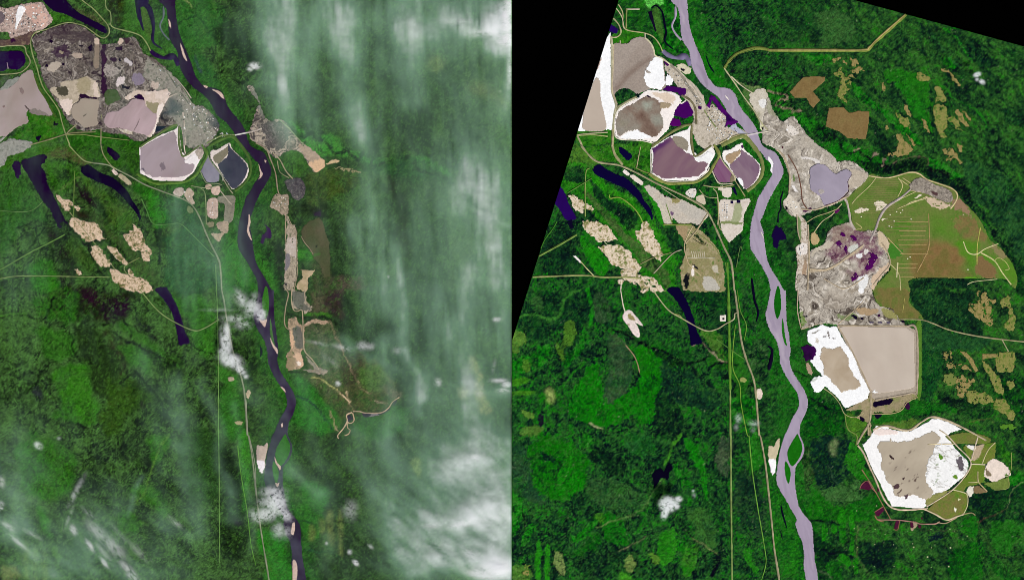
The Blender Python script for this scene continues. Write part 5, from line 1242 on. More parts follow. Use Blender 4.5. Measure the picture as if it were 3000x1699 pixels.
site('R', "spoil_heap", "11 1420,400 1470,345 1530,330 1580,345 1680,400 1800,440 1850,500 1845,560 1800,580 1700,540 1580,490 1440,450", benches([(128, 118, 106), (156, 146, 132), (176, 164, 150)], 16, 53, 8, 6), "long grey spoil heap at the top of the cleared field", 'spoil heap', rough=1.5, level='pond', relief=.15, rscale=9, over=[("11 1640,460 1700,470 1700,510 1660,500", (84, 60, 60), 2)])
site('R', "sand_pad", "11 1575,520 1650,530 1760,570 1860,610 1740,640 1660,620 1590,570", flat((206, 184, 156), .15, 6), "pale sandy edge below the long grey spoil heap", 'sand pad', rough=3, mat='sand', level='sand', holes=(6, -.5))
def field_col(X, Y):
    c = pal([(78, 112, 36), (96, 124, 50), (112, 122, 62), (92, 116, 48)], 30, 59, 5, 8, gain=.7)(X, Y)
    return c
FIELD = thing("cleared_field", "broad olive and brown cleared field of parallel strips east of the big mine", 'field')
patch('R', "field_surface", "11 1008,300 1100,310 1200,325 1330,300 1420,272 1520,290 1600,345 1700,375 1850,432 1935,545 2040,650 2110,730 2180,850 2230,955 2330,1030 2400,1120 2450,1190 2500,1330 2480,1440 2430,1400 2350,1340 1950,1338 1450,1340 1425,1456 | 12 1425,120 1540,250 1540,300 1310,295 1240,190 1110,150 1050,0 | 11 1090,1400 1220,1260 1222,1190 1190,1090 1215,1010 1200,940 1120,860 1020,855 900,860 850,820 830,690 770,560 870,460", field_col, 'field', 'field', FIELD, rough=1.2, step=1.8,
      over=[("11 1450,1000 1620,1000 1850,980 1960,1080 1950,1200 2000,1340 1450,1340", pal([(126, 98, 56), (114, 104, 54), (136, 106, 66), (122, 94, 56)], 24, 61), 12, .95, 8), ("11 1640,650 1740,700 1830,820 1960,930 1900,970 1780,940 1680,880", pal([(78, 134, 30), (92, 124, 44)], 10, 64), 16, .7, 10), ("11 1850,750 2000,700 2120,800 2200,950 1960,980 1900,900", pal([(96, 116, 52), (128, 108, 66), (110, 128, 60)], 20, 62), 8),
            ("11 1900,980 2090,970 2110,1080 2080,1250 1980,1150", pal([(70, 136, 16), (92, 130, 40)], 9, 65), 9, .85, 3), ("11 2100,1080 2250,1090 2450,1190 2490,1340 2400,1380 2250,1200", pal([(68, 134, 16), (96, 132, 44)], 9, 66), 9, .85, 3), ("11 2120,1130 2200,1140 2290,1330 2110,1300", (128, 104, 66), 6), ("11 1280,780 1420,780 1400,850 1290,880", (84, 126, 40), 5), ("11 1200,1000 1320,1020 1340,1090 1220,1140 1195,1090", (66, 124, 40), 6),
            ("11 1850,540 1950,560 2010,690 1900,640", (150, 122, 94), 8), ("12 1050,0 1420,0 1420,130 1540,260 1300,290 1150,160", pal([(98, 110, 48), (122, 110, 62), (84, 116, 42)], 24, 63), 4), ("11 640,650 800,560 830,700 700,790 640,740", (84, 120, 40), 5), ("11 1960,1340 2100,1340 2090,1450 1980,1450", (92, 150, 34), 3),
            ("11 2250,990 2330,1040 2400,1130 2300,1100", (136, 126, 84), 5), ("12 1310,290 1540,290 1540,330 1330,330", (84, 130, 44), 3)])
def strip_lines(rows, x0, x1, skew, c, w=2.0):
    for k, y in enumerate(rows):
        a, b = x0 + (k * 37) % 29, x1 - (k * 53) % 41
        line_mesh("windrow", 'R', "11 %d,%d %d,%d" % (a, y + skew, b, y), w, c, 'field', .135, FIELD, height=.015, smooth=False)
for y in range(345, 690, 22):
    t = (y - 345) / 345
    line_mesh("windrow", 'R', "11 %d,%d %d,%d" % (1070 - 210 * t, y + 6, 1320 - 60 * t, y), 1.8, (128, 124, 76) if y % 4 else (104, 100, 58), 'field', .135, FIELD, height=.015, smooth=False)
strip_lines(range(720, 900, 26), 1170, 1430, 0, (126, 122, 74))
strip_lines(range(770, 1120, 46), 1300, 1610, 0, (176, 150, 100))
strip_lines(range(1190, 1330, 44), 1300, 1500, 0, (170, 148, 98))
for t in ("11 1420,455 1560,480", "11 1400,600 1590,530", "11 1300,640 1440,580 1590,520", "11 1290,560 1480,470", "11 1350,330 1440,390", "11 1330,350 1400,400"):
    line_mesh("windrow", 'R', t, 2.2, (206, 190, 140), 'field', .135, FIELD, height=.015, smooth=False)
for t, w, c in (("11 1095,310 1020,410 900,520 840,590", 2.5, (186, 176, 126)), ("11 1305,330 1350,410 1300,520", 2.5, (196, 184, 130)), ("11 1610,690 1615,1000 1560,1150 1490,1280", 3, (166, 140, 92)), ("11 1010,310 1200,330 1420,275 1520,292 1590,345 1720,390 1850,440 1900,500 1880,570 1830,640", 4, (206, 188, 140)),
                (("11 2130,830 2100,1000 2095,1200"), 3.4, (176, 176, 86)), ("11 1960,970 2005,1075 2090,1095 2180,1040 2310,990", 3, (214, 206, 150)), ("11 2135,1080 2270,1160 2350,1280 2440,1400", 3.6, (206, 200, 140)), ("11 2270,1160 2310,1130 2380,1170 2420,1240 2380,1250", 2.6, (180, 180, 110)),
                ("11 1200,930 1350,1090", 2.2, (196, 172, 120)), ("11 1210,1180 1310,1290 1330,1456", 3, (186, 176, 126)), ("11 1300,1180 1290,1330", 4, (206, 196, 150)), ("11 390,775 480,720 600,680 700,640", 3, (178, 170, 120)), ("11 460,880 540,770 640,700 740,590", 3, (196, 188, 140)), ("11 870,850 940,830 880,780", 2.5, (178, 170, 110)),
                ("11 2000,1400 2070,1370 2300,1345", 2.5, (206, 200, 150)), ("12 1370,80 1350,220", 2, (170, 160, 90)), ("11 1380,610 1440,570 1560,545", 2.4, (206, 196, 146))):
    line_mesh("track", 'R', t, w, c, 'road', .15, FIELD)
for t in ("11 865,660 930,630 1010,650 960,665 900,690", "11 1065,575 1130,560 1200,610 1150,640 1070,670 1090,630", "11 1460,530 1540,495 1540,510 1480,540", "11 1130,745 1200,735 1150,765"):
    patch('R', "sand_patch", t, flat((234, 220, 196), .06, 5), 'sand', 'sand', FIELD, rough=3, step=1, holes=(5, -.5))
for x, y in ((1225, 700), (1265, 765), (1215, 815), (1240, 825), (1350, 655), (1330, 680), (1435, 745), (1400, 1140), (1425, 1125), (1960, 700), (935, 720), (2005, 1250), (1290, 670)):
    q = P("11 %d,%d" % (x, y))[0]
    patch('R', "sand_patch", np.array([(q[0] - 1.8, q[1] - 1.2), (q[0] + 1.6, q[1] - 1.5), (q[0] + 2, q[1] + 1.1), (q[0] - 1.2, q[1] + 1.6)]), (246, 238, 214), 'sand', 'sand', FIELD, step=.7, smooth=False)
site('R', "brown_basin", "11 668,662 712,640 722,658 685,690 668,680", flat((90, 20, 80), .06), "small purple basin between the lilac pond and the mine pit", 'basin', mat='water', level='pond', rough=.4, smooth=False)
site('R', "sand_pad", "11 440,885 470,880 515,940 500,990 450,1000 430,960", flat((190, 166, 120), .08, 6), "small tan pad in the woods west of the mine pit", 'sand pad', mat='sand', rough=1.5)

# great tan pond and white pond
pond('R', "huge pale tan pond with straight banks, the largest", [
    ('pond_floor', "12 690,350 1390,350 1500,410 1500,1000 1430,1040 1100,1110 1030,1070 990,1000 840,640", flat((176, 162, 144), .08, 12), dict(rough=1.5, smooth=False, level='ground')),
    ('water_surface', "12 703,378 760,362 1250,370 1392,376 1465,425 1470,960 1430,985 1080,1038 1022,990 860,650", pal([(190, 174, 158), (198, 183, 167), (204, 190, 174)], 70, 95, 5, 20, 70, 3), dict(rough=.5, smooth=False)),
    ('sand_spit', "12 1045,1020 1078,990 1072,1012 1108,1025 1070,1032", WHITE, dict(rough=.3, smooth=False, step=1)),
], [('dike', "12 1390,360 1490,410 1492,1000 1440,1030 1075,1100", 8, (170, 154, 132), .22, False), ('dike', "12 700,360 860,640 1030,1010", 5, (186, 168, 140), .2, False), ('dike', "12 700,355 1395,358", 7, (160, 144, 118), .2, False),
    ('current_line', "12 935,400 958,460 920,550 858,632", 2.2, (168, 150, 132), .01, False), ('current_line', "12 1205,420 1200,560 1170,700 1130,860", 1.6, (182, 166, 150), .008, False)])
pond('R', "white sand pond with a ragged tan lobe beside the huge tan pond", [
    ('beach', "12 398,405 460,380 540,342 600,365 690,370 780,540 870,690 950,880 1018,1010 1000,1082 880,1140 775,1182 680,1055 575,960 510,1025 460,1018 425,910 470,870 545,860 490,800 420,710 470,640 440,560 405,520", flat(WHITE, .035, 14), dict(rough=2.5, smooth=False,
        over=[("12 590,410 605,410 618,480 605,480", (120, 110, 104), 1), ("12 440,430 520,395 530,400 450,440", (150, 146, 136), 1.5), ("12 545,462 580,455 580,470 550,475", (126, 120, 116), 1.5), ("12 640,470 680,480 670,492", (136, 130, 126), 1.5), ("12 470,480 510,500 500,540 480,520", (206, 196, 180), 4), ("12 430,900 500,880 500,910 450,930", (206, 210, 200), 4)])),
    ('water_surface', "12 532,592 570,572 640,592 725,565 770,632 812,690 805,720 822,790 880,880 940,942 850,1002 800,1005 735,1028 690,960 640,925 600,870 555,840 558,760 515,660", pal([(168, 148, 122), (184, 166, 142), (194, 178, 156)], 34, 96, 5, 10), dict(rough=3)),
    ('dark_pool', "12 330,580 400,548 465,568 482,620 460,670 445,700 388,712 360,680 360,630", pal([(26, 6, 40), (64, 8, 78)], 20, 6), dict(rough=3, level='pond')),
    ('mud_flat', "12 375,735 410,730 440,800 440,850 400,820", (176, 150, 126), dict(rough=2, level='ground')),
], [('dike', "12 560,985 650,1050 720,1140 770,1240 870,1275 960,1230", 3, (176, 166, 120), .08, False), ('dike', "12 330,390 470,345 545,335", 6, (178, 162, 132), .1, False)])
site('R', "mine_ground", "12 1000,1080 1030,1030 1090,1100 1440,1040 1480,1010 1530,1040 1500,1080 1400,1130 1330,1200 1200,1230 1030,1240 1040,1456 1000,1456 1010,1330 890,1280 960,1200 780,1200", pal([(120, 128, 66), (166, 150, 116), (150, 138, 104), (130, 140, 76)], 16, 71, 4, 4), "tan and olive margin between the huge tan pond and the triangular pond", 'mine ground', rough=3)
site('R', "grass_margin", "12 1470,420 1535,300 1535,1050 1480,1020 1475,700", flat((84, 126, 42), .15, 10), "green margin along the east bank of the huge tan pond", 'grass margin', rough=1.5, mat='grass', over=[("12 1480,720 1510,730 1500,790 1485,780", (140, 214, 150), 2)])
for t, lb in (("12 1052,1130 1110,1110 1255,1090 1225,1140 1180,1150 1095,1165 1060,1172", "long black pool under the south bank of the huge tan pond"), ("12 1070,1242 1150,1242 1120,1275 1095,1292", "black pool just south of the long black pool"), ("12 1365,1150 1405,1118 1425,1190 1400,1198", "dark plum pool east of the long black pool"), ("12 920,1262 945,1270 972,1298 965,1312 930,1312", "black pool west of the road to the triangular pond"),
              ("12 832,252 870,250 895,262 890,292 872,290", "black pool at the south edge of the mine pit"), ("12 922,268 965,285 950,298 930,290", "small black pool east of another at the pit's south edge"), ("12 1325,302 1360,302 1375,330 1345,328", "dark pool at the corner of the huge tan pond"), ("12 355,260 395,262 390,272 360,270", "small dark pool at the mine pit's south west corner"), ("12 1100,240 1130,245 1125,270 1105,268", "small plum pool inside the pit's south margin")):
    tag(patch('R', "settling_pool", t, flat((14, 4, 32) if 'plum' not in lb else (50, 14, 54), .1, 6), 'water', 'detail', rough=1.6, step=1, z=.24 if 'pit' in lb else None), lb, 'pool')
for k in range(3):
    x = 1015 + k * 84
    tag(patch('R', "settling_pool", "12 %d,318 %d,320 %d,334 %d,332" % (x, x + 46, x + 40, x + 8), flat((84, 74, 96), .1, 6), 'water', 'detail', rough=1.2, step=1, z=.26), "%s of three slate pools on the north bank of the huge tan pond" % ("western", "middle", "eastern")[k], 'pool', 'slate pools on the north bank')

DELTA = "13 1690,95 1745,85 1800,110 1830,105 1880,150 1925,205 1995,245 2008,300 1992,370 1940,430 1870,455 1850,490 1790,515 1755,560 1690,530 1630,470 1585,430 1590,340 1600,270 1640,200"
def delta_c(X, Y):
    c = flat((250, 248, 244), .03, 10)(X, Y)
    n = np.abs(fbm(X, Y, 15, 4, 91, 25, 4.5, .6))
    m = (np.clip(1 - n / .12, 0, 1) * .7)[..., None]
    c = c * (1 - m) + A((140, 130, 112)) * m
    g = (np.clip((fbm(X, Y, 12, 4, 99, gain=.7) - .55) * 4, 0, 1) * .8)[..., None]
    return c * (1 - g) + A((104, 130, 60)) * g
def tri_c(X, Y):
    c = pal([(172, 158, 138), (184, 170, 148), (192, 178, 156)], 30, 97, 5, 8, -50, 2.5)(X, Y)
    n = fbm(X, Y, 11, 4, 93, -48, 2.0, .6)
    w = np.clip(.5 + fbm(X, Y, 60, 2, 94), 0, 1)
    m = (np.clip((n - .55) * 4, 0, 1) * w * .9)[..., None]
    return c * (1 - m) + A((84, 62, 56)) * m
pond('R', "triangular pond with white shores and a veined white delta near the bottom", [
    ('beach', "12 1080,1362 1190,1362 1250,1400 1420,1415 1560,1340 1650,1285 1720,1290 1850,1340 1945,1392 1850,1420 1800,1456 | 13 1740,20 1680,130 1620,290 1590,400 1620,640 1590,700 1560,730 1240,708 1200,640 1100,440 1000,220 945,90 1020,20", flat((253, 250, 246), .04, 14), dict(rough=2, smooth=False, extra=("13 1640,-20 1760,-10 1830,60 1900,150 1990,240 2000,380 1760,570 1600,700 1560,560 1560,200",))),
    ('water_surface', "13 1095,100 1130,55 1210,60 1235,20 1240,60 1340,62 1460,40 1545,5 1600,-30 1640,-45 1700,-10 1732,20 1690,80 1670,160 1640,230 1605,280 1610,340 1575,400 1600,480 1660,560 1620,630 1545,640 1480,600 1420,600 1350,610 1270,600 1250,520 1200,470 1165,390 1130,310 1142,220 1112,140", tri_c, dict(rough=3)),
    ('sand_spit', DELTA, delta_c, dict(rough=4, smooth=False, z=.185, over=[("13 1720,190 1750,190 1755,230 1730,240", (96, 140, 40), 3), ("13 1840,410 1890,400 1900,440 1870,440", (100, 140, 40), 2), ("13 1900,240 1960,220 1960,340 1920,340", (64, 46, 60), 5, .9)])),
    ('mud_flat', "13 1580,640 1640,600 1760,560 1840,550 1700,640 1590,710", flat((140, 140, 80), .2, 6), dict(rough=3, level='sand')),
    ('dark_pool', "13 1365,600 1405,585 1400,630 1380,640", (90, 70, 76), dict(rough=3, step=1)), ('dark_pool', "13 1255,510 1320,490 1310,525 1280,535", (84, 62, 66), dict(rough=3, step=1)), ('dark_pool', "13 1220,190 1235,200 1265,240 1240,240", (60, 44, 44), dict(rough=3, step=1)), ('dark_pool', "13 1345,430 1370,415 1365,445", (70, 50, 50), dict(rough=2, step=1)),
], [('dike', "13 900,100 960,180 1060,400 1230,715 1560,735 1600,720", 6, (206, 186, 156), .16, False), ('dike', "13 1590,715 1850,545 2000,370 2030,250 1900,110 1800,0 | 12 1720,1400", 5, (208, 190, 160), .16, False),
    ('dike', "12 1050,1400 1180,1360 1400,1405 1540,1320 1640,1270 1780,1300 1940,1370 2100,1456 | 13 2190,50", 7, (190, 172, 140), .14, False), ('dike', "13 1560,735 1680,790 1790,845 1900,810 1960,790", 6, (214, 196, 160), .14, False)])
site('R', "white_apron", "12 1075,1395 1240,1395 1300,1440 1080,1450", flat((244, 226, 216), .06, 6), "pinkish white apron at the road head of the triangular pond", 'sand pad', mat='sand', rough=2, level='sand')
site('R', "grass_field", "13 1600,740 1850,560 2000,600 1990,700 1960,780 1900,810 1790,835 1680,780", pal([(92, 132, 30), (124, 116, 64), (84, 128, 34)], 18, 73, 4, 4), "triangular green and brown field below the triangular pond", 'field', mat='grass', rough=1.5, over=[("13 1868,715 1890,740 1885,770 1870,755", (250, 246, 226), 1), ("13 1900,630 1930,640 1910,655", (236, 230, 190), 1.5)])
site('R', "grass_field", "13 1735,20 1800,5 1870,-15 2000,-30 2200,10 2205,80 1880,80 1730,75 | 13 1730,75", pal([(96, 136, 30), (110, 120, 56), (120, 114, 62)], 20, 74, 4, 4), "green field at the triangular pond's north east corner", 'field', mat='grass', rough=1.5)
site('R', "grass_field", "13 2030,300 2160,290 2180,350 2150,470 2000,510 1940,590 1860,540 2000,400", pal([(96, 132, 34), (112, 118, 54)], 18, 75, 4, 4), "green field between the triangular pond and the white pit", 'field', mat='grass', rough=1.5)
site('R', "grass_field", "13 2160,90 2280,80 2260,250 2190,280 2050,270 1960,110 2080,100", pal([(92, 128, 36), (124, 122, 60)], 16, 76, 4, 4), "green field north of the white pit", 'field', mat='grass', rough=2, over=[("13 2100,10 2180,10 2110,240 2040,250 2060,150", (186, 166, 136), 3), ("13 1950,85 2070,80 2060,150 1990,110", (246, 240, 232), 3)])
site('R', "sand_pit", "13 2200,275 2265,232 2330,260 2400,312 2432,400 2380,410 2340,440 2270,470 2200,430 2165,410 2180,330", flat((240, 222, 206), .12, 8), "white sand pit with a brown hollow, alone at the far south east", 'sand pit', mat='sand', rough=2, over=[("13 2185,325 2240,390 2230,410 2190,400", (130, 116, 90), 2), ("13 2370,390 2410,390 2410,415 2385,415", (84, 120, 44), 1)])
site('R', "grass_margin", "13 2170,480 2280,460 2410,420 2410,525 2270,545 2220,510", flat((112, 130, 60), .18, 8), "olive margin below the white sand pit", 'grass margin', mat='grass', rough=2)
site('R', "sand_pad", "13 1985,560 2020,510 2060,505 2060,580 2020,620", flat((232, 226, 206), .1, 5), "small white pad west of the brown hollow by the sand pit", 'sand pad', mat='sand', rough=2.5, step=1)
site('R', "brown_hollow", "13 2065,510 2100,500 2200,560 2120,580 2065,575", flat((128, 108, 76), .1, 6), "brown hollow below the white sand pit", 'hollow', rough=2)
for t, lb in (("13 930,490 1000,460 1042,530 1010,550 970,540 925,535", "wine red paddock with a pale slot west of the triangular pond"), ("13 1088,535 1110,530 1122,555 1098,565", "tiny wine red square beside the triangular pond's west bank"), ("13 1070,770 1158,715 1165,750 1110,810 1085,805", "wine red paddock below the triangular pond's south west corner"),
              ("13 1285,850 1315,855 1295,935 1262,940", "narrow wine red paddock below the triangular pond"), ("13 1430,855 1455,860 1460,930 1430,920", "small wine red paddock beside a pale pit"), ("13 1505,895 1540,900 1535,930 1510,930", "easternmost small wine red paddock"), ("13 1535,820 1555,822 1552,840 1537,838", "tiny wine red pad north of the easternmost paddock")):
    tag(patch('R', "paddock", t, flat((74, 22, 50), .18, 5), 'field', 'sand', rough=.8, smooth=False, step=1), lb, 'paddock', 'wine red paddocks round the triangular pond')
site('R', "gravel_pit", "13 1440,870 1480,860 1500,900 1470,930 1450,960 1430,940", flat((166, 150, 120), .15, 5), "small pale pit between two wine red paddocks", 'gravel pit', rough=1.5, step=1, mat='sand')
for k, (t, w, c) in enumerate((("13 940,340 1030,480 1120,640 1230,840", 2.4, (150, 116, 90)), ("13 1100,845 1300,848 1480,870 1520,885 1680,885 1720,860", 3, (170, 130, 116)), ("13 1700,870 1780,880 1870,835 1890,830", 3, (186, 160, 130)), ("13 1960,790 2040,775 2080,800", 3.5, (150, 140, 100)), ("13 920,540 940,490 1000,455 1045,530 1095,580", 2.2, (150, 100, 90)),
                               ("13 1065,770 1160,712 1170,730", 2.2, (150, 100, 90)), ("13 1070,800 1100,845 1160,865", 2.4, (160, 110, 90)), ("13 1260,940 1300,945 1320,850", 2, (150, 100, 84)), ("13 1860,545 1960,570 2000,600 2000,700 1960,790", 2.8, (206, 200, 150)), ("13 2030,285 2180,292", 3, (226, 212, 180)), ("13 2040,250 2080,100 2110,0", 3.5, (206, 190, 160)),
                               ("13 1600,90 1700,85 1880,85", 3, (206, 190, 150)), ("13 2105,360 2110,460 2160,520 2200,560", 3, (178, 166, 120)), ("13 2150,280 2180,200 2220,130 2280,70", 3, (196, 186, 136)), ("12 1030,1030 1030,1200 1015,1330 950,1440 | 13 890,90", 6, (176, 160, 130)), ("12 1000,1340 1010,1456", 4, (180, 166, 130)), ("12 770,1240 800,1390 890,1456 | 13 880,100", 3, (120, 140, 70)),
                               ("12 1500,1070 1400,1120 1340,1200 1240,1235 1040,1240", 3, (170, 158, 110)), ("13 2010,470 2080,470 2110,460", 2.5, (196, 186, 136)), ("13 2440,170 2440,330 2410,420 2410,525 2270,545", 2.2, (140, 150, 84)))):
    tag(line_mesh("track", 'R', t, w, c, 'road', .17), kind='structure')

# forest cut blocks of the clear tile
TAN = pal([(72, 98, 40), (136, 126, 70), (160, 140, 90), (146, 132, 78), (86, 104, 44)], 9, 81, 5, 3, sharp=1.5, gain=.75)
BRN = pal([(112, 94, 54), (128, 104, 64), (134, 112, 70), (120, 108, 60)], 14, 83, 5, 6, gain=.7)
YEL = pal([(60, 104, 34), (124, 128, 62), (148, 140, 82), (110, 128, 54), (64, 110, 34)], 10, 85, 5, 3, sharp=1.5, gain=.75)
CB = [("10 350,778 430,770 490,768 575,772 568,812 450,922 525,1010 450,1086 418,1050 385,985 270,985 216,922 250,890", BRN, "brown cut block shaped like a bent arrow below the pipeline corridor", None, .6, False),
      ("10 610,1082 760,1078 790,1115 822,1136 900,1116 1015,1122 1000,1300 980,1396 800,1390 720,1322 578,1272", BRN, "large brown cut block with straight sides", None, .6, False),
      ("10 822,580 880,590 940,680 985,718 900,742 830,708 885,690 838,640", TAN, "ragged tan cut block nearest the pipeline corridor's bend", (6, -.6), 3, True),
      ("10 735,600 760,600 800,640 790,658 752,632", TAN, "small tan scrap beside the ragged block under the pipeline corridor", None, 2, True), ("10 640,600 700,580 740,590 700,610 650,630", TAN, "thin tan scrap just under the pipeline corridor", (5, -.3), 3, True),
      ("10 660,735 700,725 720,680 742,675 760,750 840,825 832,850 780,840 820,890 770,950 790,1050 760,1020 740,990 720,1000 712,900 750,850 720,780", YEL, "tall forked olive tan cut block left of the large straight sided ones", (7, -.7), 3, True),
      ("10 750,750 800,770 830,790 800,800 760,780 | 10 840,745 880,790 870,805 840,770", TAN, "small tan chips between the forked block and the ragged block", None, 2, True),
      ("10 1500,728 1560,742 1635,798 1560,815 1500,810 1490,780", YEL, "small tan wedge in the green strip", None, 1.5, True), ("10 1735,690 1790,700 1840,735 1900,810 1936,862 1905,868 1840,770 1800,725 1745,725", TAN, "curved pink tan cut block next to the two small white clouds", None, 2, True),
      ("10 1670,882 1720,868 1765,910 1790,980 1775,1025 1700,1015 1675,1035 1690,980 1690,930", YEL, "olive tan cut block, upper of a tall pair", None, 3, True), ("10 1668,1060 1700,1040 1760,1050 1790,1120 1808,1160 1800,1250 1750,1330 1800,1375 1760,1390 1720,1370 1700,1320 1690,1270 1665,1220", YEL, "tall olive tan cut block with a ragged tail, lower of a tall pair", None, 3, True),
      ("10 1885,1110 1910,1100 1960,1150 2015,1278 1980,1270 1940,1230", TAN, "slim tan cut block right of the tall pair", None, 2, True), ("10 1945,1105 1975,1120 2040,1220 2010,1210", TAN, "thinnest tan cut block right of the tall pair", None, 1.5, True), ("10 1800,1195 1850,1165 1890,1200 1955,1318 1905,1305 1860,1240 1820,1225", YEL, "ragged tan cut block between the tall pair and the slim block", None, 3, True),
      ("10 1368,1050 1400,1060 1425,1120 1428,1180 1395,1150 1380,1110", TAN, "small upright tan block in the green diagonal strips", None, 2, True), ("10 1280,1125 1330,1150 1400,1180 1435,1285 1400,1290 1350,1250 1290,1170", YEL, "olive block below the small upright tan block", (6, -.6), 3, True), ("10 1535,1178 1570,1205 1622,1338 1600,1330 1560,1250", TAN, "slim tan sliver between the diagonal strips", None, 1.5, True),
      ("10 1130,830 1160,830 1180,900 1170,920 1140,880", TAN, "short tan scrap in the middle of the forest", None, 2, True), ("10 1180,1260 1200,1260 1210,1300 1185,1310", TAN, "tiny tan patch east of the large straight sided block", None, 1.5, True),
      ("10 1282,1350 1340,1345 1400,1430 1430,1456 | 11 1460,45 1360,108 1300,125 1200,108 1240,70 1290,50 1300,0", TAN, "large tan cut block above the dark creek valley", (8, -.75), 3, True), ("10 1390,1340 1440,1390 1480,1456 | 11 1470,10 1440,0", TAN, "tan sliver beside the large cut block above the creek", None, 2, True),
      ("11 1728,45 1760,40 1850,30 1900,90 1952,180 1920,192 1870,130 1830,165 1790,160 1820,110 1760,90", TAN, "tan cut block with dark bites above the straight dark valley", (7, -.5), 3, True), ("10 1895,1440 1950,1456 | 11 1955,20 1940,75 1900,30", TAN, "small tan block at the top right of the bitten block", None, 2, True),
      ("12 2100,-20 2190,20 2180,110 2170,200 2230,300 2250,350 2180,330 2110,280 2010,180 2030,130 2100,130", TAN, "tall tan cut block with a green stripe at the far east", (8, -.6), 3, True), ("12 2190,60 2280,90 2270,170 2240,200 2260,330 2220,340 2180,220", TAN, "speckled tan block next to the tall one with a green stripe", (6, -.35), 3, True),
      ("12 2335,100 2400,40 2435,70 2430,130 2480,250 2462,420 2370,370 2420,250 2400,160 2350,180", YEL, "hook shaped olive tan block at the far east edge", None, 3, True), ("12 2290,640 2380,628 2472,620 2460,802 2370,818 2295,808", YEL, "square olive cut block at the far east", None, 1, True),
      ("12 2150,640 2290,640 2290,670 2150,690", TAN, "thin tan lead running into the square olive block", None, 1, False), ("12 1760,620 1850,620 1830,690 1760,680", TAN, "ragged tan patch east of the huge tan pond's margin", (5, -.3), 3, True), ("12 1770,720 1860,700 1960,740 2050,820 1990,800 1900,770 1780,800", TAN, "sprawling tan patch below the ragged patch", (6, -.3), 3, True),
      ("12 1925,610 1990,620 2060,700 2110,810 2080,820 2010,700", TAN, "diagonal tan trail through the eastern forest", None, 1.2, False), ("12 1770,840 1880,830 1885,930 1840,960 1765,920", (118, 130, 66), "olive square patch with a tan head", (7, -.6), 2.5, True), ("12 1895,870 1960,850 2060,880 2080,920 1990,990 1990,1040 1920,1080 1895,940", TAN, "big ragged tan patch in the eastern forest", (6, -.4), 3, True),
      ("12 2000,1010 2080,1000 2180,1020 2270,1110 2080,1140 2000,1110", YEL, "green and tan patch below the big ragged patch", (7, -.7), 2.5, True), ("12 2150,700 2230,760 2290,850 2370,980 2365,1060 2300,1030 2230,900 2160,760", YEL, "long olive strip slanting south east, upper half", (9, -.8), 2, True), ("12 2290,1080 2370,1090 2440,1200 2480,1260 2440,1312 2380,1240 2260,1180", YEL, "long olive strip slanting south east, lower half", (9, -.9), 2, True),
      ("12 2400,910 2470,890 2480,960 2440,1000 2410,960", YEL, "small olive scrap at the far east", (5, -.5), 3, True), ("12 2320,1350 2420,1340 2500,1370 2460,1400 2360,1390", (84, 134, 40), "bright green patch at the far south east", None, 3, True),
      ("03 130,1290 190,1300 170,1390 120,1400", YEL, "hazy olive patch in the bottom left of the clear tile", (6, -.5), 3, True)]
for t, c, lb, ho, ro, sm in CB:
    if sm:
        ho = (ho[0] + 2, ho[1] + .16) if ho else (8, -.62)
        ro *= 2.2
    clearing('R', t, lb, c, ho, ro, 'cut blocks in the forest', "cut_block", 'cut block', 'field', smooth=sm)
PADS = [[(1090, 705), (890, 755), (1545, 768)], [(865, 933), (1075, 940), (1635, 940), (1825, 938)], [(1175, 990), (1998, 1008)], [(900, 1120), (1072, 1092), (1260, 1095), (1452, 1085), (1460, 1120), (1640, 1125), (1830, 1125)], [(1600, 1217)], [(860, 1312), (1068, 1312), (1265, 1312), (1450, 1312), (1638, 1322), (1812, 1312)]]
ORD = ("first", "second", "third", "fourth", "fifth", "sixth", "seventh", "eighth")
for r_, row in enumerate(PADS):
    for k_, (x, y) in enumerate(row):
        q = P("13 %d,%d" % (x, y))[0]
        r = 1.9 if (x, y) in ((1460, 1120), (1830, 1125), (1812, 1312), (1600, 1217)) else 1.35
        ln = np.array([(q[0] - r, q[1] - r), (q[0] + r, q[1] - r), (q[0] + r, q[1] + r), (q[0] - r, q[1] + r)])
        tag(patch('R', "well_pad", ln, flat((206, 200, 160), .05), 'sand', 'detail', step=.8, smooth=False), "small square pale well pad, %s from the west in the %s row" % (ORD[k_], ORD[r_]), 'well pad', 'well pads in the southern forest')

